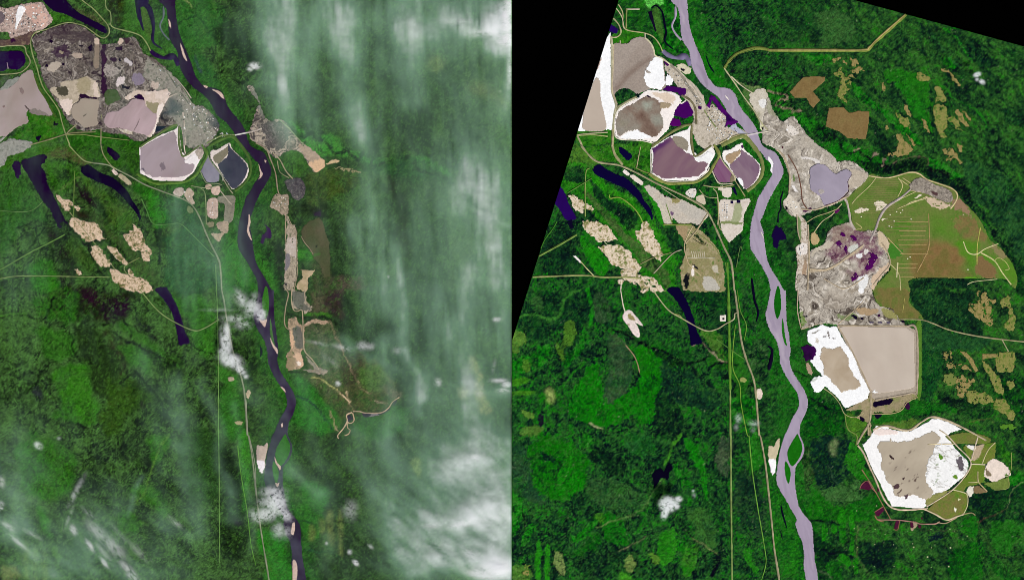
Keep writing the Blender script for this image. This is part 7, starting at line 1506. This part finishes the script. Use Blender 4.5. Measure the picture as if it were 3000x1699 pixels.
for t, lb in (("12 915,1262 945,1250 975,1292 945,1300 930,1325 915,1310", "small black pool ringed by pale tracks, cloudy tile"), ("12 1062,1235 1155,1240 1130,1270 1095,1272", "dark purple pool at the west end of a chain of pools, cloudy tile"), ("12 1225,1235 1340,1180 1350,1195 1260,1245", "slim dark pool in the middle of a chain of pools, cloudy tile"), ("12 1365,1150 1405,1085 1415,1110 1385,1160", "narrow dark pool at the east end of a chain of pools, cloudy tile")):
    tag(patch('L', "pool", t, POOL, 'water', 'pond', rough=1.2, step=1), lb, 'pool')
site('L', "grey_flat", "12 1150,1240 1225,1232 1235,1250 1130,1270", flat((120, 116, 120), .1), "grey flat between two pools of the chain, cloudy tile", 'mud flat', rough=1, step=1)
tag(patch('L', "pool", "11 600,670 650,660 655,700 640,720 590,715 575,700", flat((44, 8, 52), .2, 5), 'water', 'pond', rough=3, step=1), "purple pool at the head of the long brown drying pond, cloudy tile", 'pool')

for t, w, c, nm in (("00 660,-160 820,0 930,85 1010,170 1075,245 1098,310 1080,362 1020,382 900,300 830,258 700,230 600,248 460,300 370,320 322,372 308,450 330,560 370,680 400,790 440,890 520,1000 590,1110 620,1220 660,1350 700,1456 | 01 690,0 780,100 850,160 930,180", 3.4, (136, 146, 96), "track"), ("01 930,180 1075,200 1160,240 1300,310 1450,395 1600,455 1750,510 1870,560 1950,630 2010,740 2060,865 2120,1000 2190,1140 2212,1240 2225,1456 | 02 2225,0 2250,120 2270,260 2295,400 2335,600 2400,800 2440,950 2462,1120 2482,1456 | 13 -78,0 -40,200 0,560 40,880 70,1080 130,1456 170,1900", 4.4, (134, 142, 112), "road"),
                    ("00 1058,-120 1062,70 1108,130 1112,235 1085,245", 3, (130, 146, 96), "track"), ("00 1108,240 1145,282 1330,330 1420,370 1480,450 1510,515", 3.2, (142, 152, 100), "track"), ("00 300,1456 500,1400 660,1350 760,1332 960,1325", 3.4, (130, 128, 90), "track"), ("00 660,1358 800,1350 960,1370 1170,1395 1300,1410", 2.6, (126, 136, 80), "track"), ("00 660,1355 700,1310 770,1250", 3, (150, 146, 110), "track"), ("00 1040,930 1052,1060 1020,1150 1012,1456 | 01 1012,0 1040,100 1110,200 1165,240", 3, (140, 140, 100), "track"),
                    ("00 2075,1440 2200,1372 2280,1355 2360,1356", 4, (126, 142, 90), "track"), ("00 2480,1335 2569,1310 | 10 60,1290", 4, (190, 176, 164), "track"), ("01 750,260 742,480 740,720", 2.6, (96, 124, 60), "track"), ("01 -300,660 0,662 290,666 430,570", 2, (96, 124, 70), "track"), ("01 -300,1400 0,1252 300,1080 480,990 650,900", 3, (100, 134, 66), "track"), ("01 -300,1380 0,1340 200,1315 700,1318 1100,1326", 2.8, (122, 140, 84), "track"), ("01 1420,540 1470,650 1540,790 1700,795 1820,797 2000,970 2150,1120", 2.6, (86, 130, 66), "track"), ("01 700,675 930,960 1050,1120 1160,1250", 1.8, (140, 140, 100), "track"),
                    ("01 1280,1195 1400,1130", 2, (136, 150, 90), "track"), ("01 1270,1195 1245,1240 1280,1300", 1.8, (150, 160, 110), "track"), ("02 1410,0 1560,180 1700,290 1930,400 2050,382 2200,290", 2.4, (134, 150, 96), "track"), ("01 2165,1200 2172,1456 | 02 2175,0 2190,700 2192,1456 | 03 2195,0 2202,700 2205,1280", 2.8, (100, 140, 72), "cut_line"), ("03 2385,100 2420,400 2480,760 2520,1100 2569,1300", 2.4, (90, 144, 48), "cut_line"), ("02 2470,1100 2490,1456 | 03 2500,0 2560,300 | 13 0,600", 1.8, (150, 150, 130), "track"),
                    ("01 1920,410 2060,430 2230,400", 2.4, (140, 146, 110), "track"), ("01 2020,440 2060,500 2070,800", 2.4, (130, 146, 100), "track"), ("01 2240,340 2300,440 2340,490", 3, (156, 148, 124), "track"), ("01 2205,450 2290,560 2330,600", 3, (170, 160, 140), "track"), ("00 1590,660 1690,750 1790,900 1900,1050 1990,1190 2060,1330", 4, (112, 116, 100), "conveyor_road"), ("00 1640,680 1740,780 1840,900 1930,1050 2040,1210 2120,1350", 3.4, (150, 150, 130), "conveyor_road"), ("00 1770,790 1860,900 1920,990", 3, (186, 172, 160), "conveyor_road"), ("00 1680,980 1780,935", 5, (170, 160, 144), "conveyor_road"), ("00 1835,1130 1850,1260 1860,1456", 4, (190, 176, 160), "conveyor_road"),
                    ("11 0,-20 100,40 140,130 195,280 215,430 230,490", 3.6, (150, 136, 112), "track"), ("11 170,80 240,150 300,260 370,340", 3.4, (160, 146, 120), "track"), ("11 215,160 240,270 330,330", 2.6, (140, 136, 104), "track"), ("11 300,700 295,900 305,1000", 2.6, (170, 152, 126), "track"), ("11 320,720 370,830 405,920 408,1100 412,1300 380,1456", 2.6, (160, 146, 120), "track"), ("12 300,-10 325,40 300,160 285,300 300,370 340,400", 3, (150, 136, 110), "track"), ("12 362,-30 355,90 375,190 410,212 460,200 470,290 475,500 490,610 560,690 620,770", 3.2, (172, 156, 128), "track"), ("12 490,0 492,90 540,150", 2.4, (160, 146, 120), "track"),
                    ("12 975,1215 1040,1215 1100,1230 1250,1228 1330,1180 1370,1120 1440,1072", 3.4, (180, 160, 130), "track"), ("12 965,1225 910,1250 915,1310 880,1380 820,1456 | 13 830,30", 3.6, (206, 182, 146), "track"), ("12 970,1230 985,1300 960,1330 930,1330 912,1310", 3, (200, 174, 138), "track"), ("12 915,1320 920,1380 945,1400 930,1440 890,1456", 2.8, (190, 164, 126), "track"), ("12 870,1050 945,1130", 3, (206, 186, 146), "track"), ("10 230,1200 330,1290 430,1400 480,1456", 2.4, (140, 160, 110), "track")):
    road('L', t, w, c, nm, label="main highway running south through the cloudy tile" if nm == "road" else None)
tag(patch('L', "sand_patch", "02 2350,1320 2440,1315 2430,1345 2380,1345", flat((170, 160, 120), .1, 5), 'sand', 'sand', rough=2, step=1), "small tan scrap beside the highway, far south of the camp, cloudy tile", 'sand patch')

# ---------------------------------------------------------------- buildings and tanks, one mesh per tint shared by the copies
def shed_mesh(tint):
    v = [(-.5, -.5, -.3), (.5, -.5, -.3), (.5, .5, -.3), (-.5, .5, -.3), (-.5, -.5, .8), (.5, -.5, .8), (.5, .5, .8), (-.5, .5, .8), (-.5, 0, 1), (.5, 0, 1)]
    f = [(0, 1, 5, 4), (2, 3, 7, 6), (4, 5, 9, 8), (6, 7, 8, 9)]
    t = [(1, 2, 6), (1, 6, 5), (5, 6, 9), (3, 0, 4), (3, 4, 7), (4, 8, 7)]
    o = mesh_obj("building", v, f, M['roof'], col=np.tile(A(tint), (10, 1)), tris=t)
    me = o.data
    bpy.data.objects.remove(o)
    return me
def tank_mesh(tint):
    n = 14
    v, q, t = [], [], []
    for k in range(n):
        a = 2 * math.pi * k / n
        v += [(.5 * math.cos(a), .5 * math.sin(a), -.3), (.5 * math.cos(a), .5 * math.sin(a), .85)]
    v.append((0, 0, 1))
    for k in range(n):
        b = (k + 1) % n
        q.append((2 * k, 2 * b, 2 * b + 1, 2 * k + 1))
        t.append((2 * k + 1, 2 * b + 1, 2 * n))
    o = mesh_obj("storage_tank", v, q, M['roof'], col=np.tile(A(tint), (2 * n + 1, 1)), tris=t)
    me = o.data
    bpy.data.objects.remove(o)
    return me
TINTS = [(240, 238, 234), (206, 200, 190), (168, 160, 150), (110, 108, 108), (58, 54, 58), (196, 206, 214), (214, 186, 170)]
TNAME = ('white', 'pale grey', 'grey', 'dark grey', 'black', 'pale blue', 'pinkish')
SHEDS = [shed_mesh(t) for t in TINTS]
TANKS = [tank_mesh(t) for t in TINTS[:3]]
LAB = []
def buildings(panel, txt, n, ang, lo, hi, label, group, seed, tank=0.0, weights=(5, 4, 3, 2, 2, 1, 1), zb=.14, grid=0):
    rs = random.Random(seed)
    poly = outline(txt, False)
    x0, y0 = poly.min(0)
    x1, y1 = poly.max(0)
    put = 0
    tries = 0
    while put < n and tries < n * 30:
        tries += 1
        x, y = rs.uniform(x0, x1), rs.uniform(y0, y1)
        if grid:
            x, y = round(x / grid) * grid + rs.uniform(-.3, .3), round(y / grid) * grid + rs.uniform(-.3, .3)
        if not fill(poly, np.array([x]), np.array([y - .01, y, y + .01]))[1, 0] or not inside_tile(np.array([x]), np.array([y]), panel)[0]:
            continue
        tk = rs.random() < tank
        me = rs.choice(TANKS) if tk else rs.choices(SHEDS, weights)[0]
        o = bpy.data.objects.new("storage_tank" if tk else "building", me)
        COL.objects.link(o)
        w, d = rs.uniform(lo, hi), rs.uniform(lo, hi) * .6
        if tk:
            w = d = rs.uniform(lo, (lo + hi) / 2)
        o.location = (wx(x, panel), wy(y), zb)
        o.scale = (w * .1, d * .1, rs.uniform(.06, .2))
        o.rotation_euler.z = math.radians(-ang + rs.choice((0, 90)) + rs.uniform(-4, 4))
        dx_, dy_ = x - (x0 + x1) / 2, y - (y0 + y1) / 2
        spot = ("west" if dx_ < 0 else "east") if abs(dx_) > abs(dy_) else ("north" if dy_ < 0 else "south")
        spot = "middle" if abs(dx_) < (x1 - x0) * .12 and abs(dy_) < (y1 - y0) * .12 else spot
        kind_ = "round storage tank" if tk else (("low " if o.scale.z < .12 else "tall ") + TNAME[SHEDS.index(me)] + " building")
        LAB.append((o, "%s, %s, %s part" % (kind_, label[0].replace("small building in the ", ""), spot), y))
        tag(o, LAB[-1][1], 'tank' if tk else 'building', group[1] if tk else group[0])
        put += 1
lbl = lambda a: (("small building in the " + a), ("round storage tank in the " + a))
grp = lambda a: ("buildings in the " + a, "tanks in the " + a)
buildings('R', "00 1920,1110 1990,1060 2050,1090 2160,1190 2140,1270 2250,1300 2340,1370 2200,1390 2060,1430 1960,1330", 95, 52, 2.0, 6.5, lbl("works yard by the pale river"), grp("works yard by the pale river"), 1, .2)
buildings('R', "01 2090,570 2180,565 2180,750 2095,750", 24, 0, 2, 6, lbl("pale camp yard, clear tile"), grp("pale camp yard, clear tile"), 2, .1, (8, 4, 2, 1, 0, 1, 1), grid=7)
buildings('R', "11 190,520 250,560 310,650 240,700 170,620", 14, 20, 2, 6, lbl("pit head, clear tile"), grp("pit head, clear tile"), 3, .05)
buildings('R', "11 300,1020 385,1010 385,1110 310,1110", 10, 0, 2, 6, lbl("white strip yard, clear tile"), grp("white strip yard, clear tile"), 4, .05)
buildings('R', "01 1760,470 1840,450 1830,515 1770,510 | 01 1800,520", 6, 30, 2, 5, lbl("oval white highway pad"), grp("oval white pad beside the highway"), 5)
buildings('R', "10 160,1270 250,1250 300,1330 260,1370 180,1340", 8, 20, 2, 6, lbl("mine ground by the lilac pond"), grp("mine ground by the lilac pond"), 6)
buildings('L', "00 20,110 150,90 160,220 240,150 380,150 460,180 440,250 320,320 120,370 60,280", 60, 15, 2, 6, lbl("works yard with the white heap"), grp("works yard with the white heap"), 7, .12, (5, 4, 3, 3, 3, 1, 4), zb=.14)
buildings('L', "00 280,70 400,60 450,190 460,260 410,260 330,170", 16, 15, 4, 8, lbl("pink tank farm, cloudy tile"), grp("pink tank farm, cloudy tile"), 8, .75, zb=.14)
buildings('L', "00 1920,1110 1990,1060 2050,1090 2160,1190 2140,1270 2250,1300 2340,1370 2200,1390 2060,1430 1960,1330", 95, 52, 2.0, 6.0, lbl("works yard by the dark river"), grp("works yard by the dark river"), 9, .2, (5, 4, 3, 3, 3, 2, 1), zb=.2)
buildings('L', "01 2095,570 2180,560 2180,720 2095,715", 16, 0, 2, 6, lbl("tall pale yard, cloudy tile"), grp("tall pale yard, cloudy tile"), 10, .1, (8, 4, 2, 1, 0, 1, 1), grid=7)
buildings('L', "11 170,570 240,510 310,540 300,680 220,650", 14, 20, 2, 5, lbl("round pit head, cloudy tile"), grp("round pit head, cloudy tile"), 11)
buildings('L', "01 1750,460 1840,445 1930,540 1940,590 1850,540", 9, 30, 2, 5, lbl("highway pads, cloudy tile"), grp("highway pads, cloudy tile"), 12)

buildings('L', "00 1500,620 1640,700 1800,850 1900,1000 1960,1060 1900,1250 1860,1400 1800,1200 1700,960 1560,860", 40, 50, 2.0, 6.5, lbl("conveyor ground, cloudy tile"), grp("conveyor ground, cloudy tile"), 13, .1, (2, 3, 4, 4, 5, 1, 1), zb=.22)
buildings('R', "00 1560,650 1640,720 1760,830 1900,1000 1900,1080 1840,1100 1780,980 1700,860 1580,740", 24, 50, 2.0, 5.5, lbl("conveyor ground, clear tile"), grp("conveyor ground, clear tile"), 14, .1, (5, 4, 3, 3, 3, 2, 1), zb=.2)
ORDN = ORD + ("ninth", "tenth", "eleventh", "twelfth")
by = {}
for o, l, y in LAB:
    by.setdefault(l, []).append((y, o))
for l, os_ in by.items():
    if len(os_) > 1:
        for k, (y, o) in enumerate(sorted(os_, key=lambda a: a[0])):
            o['label'] = "%s, %s from north" % (l, ORDN[min(k, 11)])

# ---------------------------------------------------------------- thin cloud over the cloudy tile, and small clouds over both
def vol_mat(name, dens, aniso, c=(1, 1, 1)):
    m = bpy.data.materials.new(name)
    m.use_nodes = True
    nt = m.node_tree
    nt.nodes.clear()
    out = nt.nodes.new("ShaderNodeOutputMaterial")
    v = nt.nodes.new("ShaderNodeVolumeScatter")
    v.inputs["Color"].default_value = (*c, 1)
    v.inputs["Density"].default_value = dens
    v.inputs["Anisotropy"].default_value = aniso
    nt.links.new(v.outputs[0], out.inputs["Volume"])
    return m
CIRRUS = vol_mat("thin_cirrus", 1.0, -0.35, (0.52, 0.95, 0.62))
BANK = vol_mat("cloud_bank", 2.0, -0.35, (0.97, 1.0, 0.98))
PUFF = vol_mat("dense_cloud", 4.0, -0.35)

def cloud_mesh(name, panel, xs, ys, T, mat, z0, eps=0.004, rough_top=None):
    """closed body of cloud: T is its thickness over every point of the map"""
    nx, ny = len(xs), len(ys)
    T = T.copy()
    T[0] = T[-1] = 0
    T[:, 0] = T[:, -1] = 0
    vk = T > eps
    cell = vk[:-1, :-1] | vk[1:, :-1] | vk[:-1, 1:] | vk[1:, 1:]
    T = np.maximum(T, eps * .5)
    X, Y = np.meshgrid(xs, ys)
    f = (CAM_H - z0) / CAM_H
    Xw = wx(X, panel) * f
    Yw = wy(Y) * f
    base = z0 + (0.35 * fbm(X, Y, 160, 2, 5) if rough_top is None else 0)
    j, i = np.nonzero(cell)
    a = j * nx + i
    q = np.stack([a + nx, a + nx + 1, a + 1, a], 1)
    used = np.unique(q)
    re = np.full(nx * ny, -1, np.int64)
    re[used] = np.arange(len(used))
    n = len(used)
    up = np.stack([Xw.ravel()[used], Yw.ravel()[used], (base + T * .6).ravel()[used]], 1)
    dn = np.stack([Xw.ravel()[used], Yw.ravel()[used], (base - T * .4).ravel()[used]], 1)
    q = re[q]
    qd = q[:, ::-1] + n
    pc = np.pad(cell, 1)
    core = pc[1:-1, 1:-1]
    es = []
    for (dj, di, e0, e1) in ((-1, 0, 0, 1), (1, 0, nx + 1, nx), (0, -1, nx, 0), (0, 1, 1, nx + 1)):
        nb = pc[1 + dj:pc.shape[0] - 1 + dj, 1 + di:pc.shape[1] - 1 + di]
        jj, ii = np.nonzero(core & ~nb)
        s = jj * nx + ii
        es.append(np.stack([re[s + e0], re[s + e1]], 1))
    es = np.concatenate(es)
    sides = np.stack([es[:, 0], es[:, 1], es[:, 1] + n, es[:, 0] + n], 1)
    o = mesh_obj(name, np.concatenate([up, dn]), np.concatenate([q, qd, sides]), mat, smooth=True)
    return o

CS = 7.0
cxs = np.append(np.arange(-150, 1493, CS), [1494.0, 1498.0, 1500.0])
cys = np.arange(-150, 1850, CS)
CX, CY = np.meshgrid(cxs, cys)
def band(t, w, a, end=60.0):
    """a streak of cirrus along a line: width w, depth a, fading out at the ends"""
    l = spline(P(t), False, 20)
    wob = 22 * fbm(CX, CY, 110, 4, 3)
    d = seg_dist(CX + wob, CY, l)
    return a * np.exp(-(d / w) ** 2)
def blob(x, y, rx, ry, a, ang=0):
    q = P("d %f,%f" % (x, y))[0]
    c, s = math.cos(math.radians(ang)), math.sin(math.radians(ang))
    u = ((CX - q[0]) * c + (CY - q[1]) * s) / (rx * 1.167)
    v = (-(CX - q[0]) * s + (CY - q[1]) * c) / (ry * 1.167)
    return a * np.exp(-(u * u + v * v))
V = .035 + .03 * np.clip(fbm(CX, CY, 120, 3, 71, 84, 3.0), 0, 1)
V += np.clip((CX - 700) / 800, 0, 1) * .07
for t, w, a in (("d 690,-80 710,80 730,230 760,330", 56, .30), ("d 655,-80 690,120 700,210", 30, .18), ("d 860,-80 870,120 890,260 900,340", 34, .30), ("d 800,-80 810,60 830,130", 30, .22), ("d 1010,-80 1030,100 1050,250", 30, .26), ("d 920,330 950,480 960,640 960,760", 36, .24),
                ("d 900,560 910,700 930,820", 26, .16), ("d 1000,620 1010,760 1020,860 1040,1000", 18, .22), ("d 1030,880 1045,980 1052,1040", 8, .28), ("d 970,860 985,1000 990,1180 1010,1330 1040,1430", 24, .22), ("d 440,500 450,640 470,780 480,900", 26, .13), ("d 540,590 560,700 570,770", 16, .14), ("d 430,960 450,1080 480,1200 500,1330", 26, .22), ("d 500,960 540,1060 560,1180 580,1300", 16, .16), ("d 360,900 400,1080 420,1300", 26, .08), ("d 590,560 600,700", 18, .10), ("d 760,960 800,1150 830,1400", 24, .12),
                ("d 900,1080 950,1250 1000,1400", 40, .18), ("d 1190,520 1240,550 1300,580", 8, .22), ("d 1180,420 1230,560 1210,700", 50, .28), ("d 1120,700 1150,900 1160,1050", 40, .16), ("d 860,850 930,890 1000,930", 12, .14), ("d 620,940 640,1000", 20, .14), ("d 740,1180 800,1240", 20, .14), ("d 590,1020 610,1200 620,1380", 12, .10), ("d 970,1260 1000,1380", 20, .2), ("d 0,1300 60,1360 130,1440", 16, .22), ("d 350,1200 330,1290", 8, .2), ("d 1290,1180 1200,1320 1060,1456", 30, .2)):
    V += band(t, w * 1.1, a)
for x, y, rx, ry, a, ang in ((760, 40, 150, 70, .22, 0), (740, 220, 70, 130, .20, 0), (1000, 60, 90, 80, .24, 0), (1180, 60, 120, 70, .45, 0), (1270, 60, 40, 60, 1.7, 0), (1280, 110, 60, 26, 1.1, 0), (1230, 75, 60, 16, .8, 0), (1282, 200, 16, 60, .6, 0), (1220, 300, 90, 160, .20, 0), (1190, 480, 110, 100, .34, 20), (1240, 640, 70, 140, .30, 0), (920, 620, 60, 140, .22, 0), (1200, 820, 110, 130, .26, 0), (1060, 700, 70, 200, .16, 0), (1150, 1000, 120, 110, .24, 0),
                             (1220, 1150, 110, 90, .6, 0), (1180, 1160, 40, 26, .5, -20), (1250, 1290, 80, 60, .8, 0), (1150, 1310, 70, 26, .9, -10), (1270, 1330, 60, 40, .8, 0), (1250, 1410, 60, 40, 1.3, 0), (1120, 1400, 100, 50, .5, 10), (1260, 1440, 40, 40, 1.0, 0), (1040, 1330, 40, 60, .4, 20), (1090, 1250, 100, 80, .24, 0), (20, 700, 70, 90, .10, 0), (20, 1200, 70, 120, .28, 0), (60, 1330, 80, 60, .30, 30), (100, 1420, 120, 40, .24, 0), (240, 1350, 80, 110, .34, 20), (350, 1440, 90, 40, .26, 0), (420, 1340, 60, 60, .14, 0), (860, 880, 60, 30, .2, 20), (800, 900, 50, 40, .26, 0), (640, 220, 30, 20, .10, 0),
                             (450, 600, 60, 120, .09, 0), (500, 640, 80, 110, .10, 0), (690, 1180, 60, 60, .16, 0), (1000, 1100, 90, 120, .14, 0), (960, 60, 340, 40, .10, 0), (560, 740, 70, 50, .10, 0), (470, 290, 80, 50, .06, 0), (1130, 1180, 60, 40, .3, 0), (1270, 980, 40, 20, .4, 0), (980, 250, 200, 120, .05, 0)):
    V += blob(x, y, rx, ry, a, ang)
f1 = np.clip(0.94 + .62 * fbm(CX, CY, 44, 4, 61, 86, 6.0, .6) + .22 * fbm(CX, CY, 14, 4, 67, 85, 6.0, .7), .12, 2)
f2 = np.clip(1 + .55 * fbm(CX, CY, 26, 4, 62, 40, 2.5, .6), .2, 2)
mixw = np.clip((CY - 1050) / 400, 0, 1)
V *= f1 * (1 - mixw) + f2 * mixw
V *= np.clip(1 + .35 * fbm(CX, CY, 70, 4, 63), .3, 1.7)
V *= np.clip((1500 - CX) / 3, 0, 1)
V += blob(1190, 560, 130, 420, .12) + blob(1000, 120, 330, 130, .10) + blob(1150, 900, 150, 500, .08)
VEIL_GAIN = 0.55
V = np.clip(V - .03, 0, None)
V += blob(1200, 1300, 150, 190, .20) + blob(1120, 1180, 120, 90, .10) + blob(1130, 60, 170, 90, .10)
V *= np.clip((1500 - CX) / 3, 0, 1)
DENSE = np.clip(V - .60, 0, None) * np.clip(1 + .8 * fbm(CX, CY, 40, 5, 66, 10, 2.0, .7), .05, 2)
vo = cloud_mesh("cirrus_haze", 'L', cxs, cys, np.minimum(V, .60) * VEIL_GAIN, CIRRUS, 8.0, .006)
vb = cloud_mesh("cloud_bank", 'L', cxs, cys, DENSE * .42, BANK, 10.0, .012)
tag(vb, "white cloud banks thickening along the east edge of the cloudy tile", kind='stuff')
tag(vo, "thin streaked cirrus drifting over the cloudy tile", kind='stuff')

def puff(panel, label, lobes, step=1.6, amp=1.0, group=None, ang=-40, stretch=1.0, sc=9, seed=1, thin=0.0):
    """one small cloud: overlapping lobes, frayed by ridged noise"""
    pts = np.array([P("d %f,%f" % (l[0], l[1]))[0] for l in lobes])
    R = max(max(l[2], l[3]) for l in lobes) * 1.167 * 2 + 8
    xs = np.arange(pts[:, 0].min() - R, pts[:, 0].max() + R, step)
    ys = np.arange(pts[:, 1].min() - R, pts[:, 1].max() + R, step)
    if panel == 'L':
        xs = xs[xs < 1499]
    X, Y = np.meshgrid(xs, ys)
    T = 0 * X
    for (l, q) in zip(lobes, pts):
        c, s = math.cos(math.radians(l[5] if len(l) > 5 else 0)), math.sin(math.radians(l[5] if len(l) > 5 else 0))
        u = ((X - q[0]) * c + (Y - q[1]) * s) / (l[2] * 1.4)
        v = (-(X - q[0]) * s + (Y - q[1]) * c) / (l[3] * 1.4)
        T = np.maximum(T, l[4] * np.exp(-(u * u + v * v)))
    n = fbm(X, Y, sc, 5, seed, ang, stretch, .65)
    fine = fbm(X, Y, 4.5, 3, seed + 70, ang, max(1.0, stretch * .8), .7)
    fil = np.clip(1 - np.abs(n), 0, 1) ** 3
    k = T * np.clip(.62 + .30 * fil + .75 * n + .30 * fine, 0.05, 1.6) * 0.75
    k = np.clip(k - .01, 0, None) * np.clip(T * 2.2, 0, 1) ** 1.5
    o = cloud_mesh("cloud", panel, xs, ys, k * 0.60 * amp, PUFF, 5.0, .004, 0)
    return tag(o, label, 'cloud', group)
puff('L', "small white cloud above the bend of the dark river", [(640, 166, 13, 8, .7), (628, 174, 8, 6, .5)], seed=2)
puff('L', "frayed white cloud over the dark river beside the long wooded island", [(635, 772, 22, 22, .55), (605, 750, 14, 26, .45, -30), (655, 790, 12, 14, .7), (590, 800, 36, 10, .4), (610, 815, 22, 12, .4), (570, 830, 8, 22, .5), (640, 745, 12, 14, .3)], seed=3, sc=11)
puff('L', "bright white cloud lying along the highway", [(567, 860, 11, 34, .75, -8), (580, 905, 24, 14, .85, 20), (603, 928, 14, 8, .75, 40), (560, 885, 10, 14, .6), (548, 778, 50, 5, .25), (617, 945, 7, 6, .5)], seed=4)
puff('L', "ragged white cloud hiding the dark river above its lowest bend", [(692, 1262, 22, 26, .85), (670, 1290, 26, 16, .6), (715, 1290, 20, 12, .6, 45), (655, 1300, 22, 12, .5), (660, 1170, 8, 18, .35), (685, 1235, 30, 14, .5), (720, 1335, 14, 18, .35), (640, 1290, 16, 14, .4), (700, 1330, 16, 20, .45), (665, 1260, 20, 14, .4)], seed=5, sc=8)
puff('L', "wispy cloud over the brown tract east of the dark river", [(800, 862, 30, 5, .3, 12), (860, 872, 26, 8, .35, 15), (910, 868, 16, 12, .4), (848, 963, 7, 6, .6), (830, 905, 30, 8, .22, 40)], seed=6)
puff('L', "thin broken cloud over the south west forest", [(185, 1330, 14, 8, .55, 60), (245, 1335, 44, 16, .34, 45), (285, 1372, 46, 18, .36, 48), (225, 1368, 18, 7, .5, 55), (322, 1428, 34, 10, .42, 45), (190, 1235, 8, 46, .34, 28), (262, 1412, 16, 6, .5, 50), (440, 1310, 24, 8, .32, 40), (335, 1450, 24, 8, .5, 40), (172, 1300, 6, 34, .3, 22), (225, 1290, 30, 8, .25, 40), (350, 1385, 44, 12, .25, 45), (300, 1340, 40, 8, .2, 50), (260, 1385, 40, 8, .3, 50)], seed=7, sc=9, stretch=3.0, ang=50)
puff('L', "tiny round cloud at the north of the south west forest", [(96, 1118, 11, 8, .55, 30), (148, 1100, 6, 5, .3)], seed=8)
puff('L', "white cloud scrap at the west edge of the cloudy tile", [(2, 1270, 8, 10, .7), (4, 1210, 10, 16, .4), (20, 1320, 20, 8, .4, 35), (45, 1360, 34, 6, .4, 40), (80, 1340, 30, 6, .3, 30)], seed=9, stretch=2, ang=35)
puff('L', "small cloud pair low over the fields by the bottom of the cloudy tile", [(893, 1412, 8, 5, .8, 40), (878, 1385, 6, 6, .5), (930, 1370, 10, 5, .4, 45), (820, 1363, 5, 5, .4)], seed=10)
puff('L', "small cloud in the pale eastern haze", [(1248, 802, 10, 6, .6)], seed=11)
puff('L', "pair of small clouds at the east edge, one above the other", [(1252, 955, 22, 6, .5), (1272, 965, 12, 8, .6), (1265, 980, 16, 6, .5), (1205, 985, 12, 14, .3), (1240, 920, 6, 20, .25, 10)], seed=12, ang=10, stretch=2)
puff('L', "soft bright cloud over the pale south east corner", [(1190, 1150, 22, 10, .4, -15), (1160, 1315, 40, 10, .5, -12), (1090, 1318, 30, 10, .4), (1230, 1300, 40, 14, .4, -15), (1180, 1390, 26, 14, .5, 40), (1245, 1425, 34, 20, .8), (1210, 1440, 40, 10, .6, 10), (1110, 1370, 40, 20, .3, 20)], seed=13, stretch=2, ang=20, sc=12)
puff('L', "bright cloud bank at the north east corner of the cloudy tile", [(1270, 50, 26, 40, .7), (1230, 80, 50, 12, .5, -8), (1275, 100, 30, 14, .8), (1278, 15, 20, 26, .5), (1150, 55, 50, 10, .3, 5), (1280, 180, 8, 50, .4)], seed=14, stretch=2, ang=-5, sc=14)
puff('L', "faint cloud tuft over the eastern forest", [(1100, 960, 10, 12, .4), (1000, 880, 16, 10, .3), (930, 870, 14, 10, .35), (880, 1280, 20, 26, .34), (975, 695, 4, 5, .3), (1255, 230, 6, 4, .2)], seed=15)
puff('R', "bright white cloud alone over the south west forest of the clear tile", [(392, 1265, 15, 13, 1.5), (385, 1285, 7, 14, 1.0, 20), (411, 1268, 8, 8, .9), (418, 1252, 8, 6, .8), (400, 1256, 8, 6, .7)], seed=16, sc=6, amp=1.3)
puff('R', "small frayed cloud between the cut line and the highway, clear tile", [(568, 1050, 9, 12, .4), (563, 1072, 7, 10, .3), (608, 1062, 13, 8, .42), (605, 1078, 8, 8, .3)], seed=17, sc=6)
puff('R', "small white cloud over the north eastern forest, the upper of two scraps", [(1168, 188, 8, 5, .9, -20), (1168, 200, 5, 5, .5), (1180, 206, 7, 5, .8, 30)], seed=18, sc=5)
puff('R', "faint cloud tuft north of the bright white cloud", [(457, 1242, 6, 8, .3), (455, 1232, 4, 4, .4)], seed=19, sc=5)
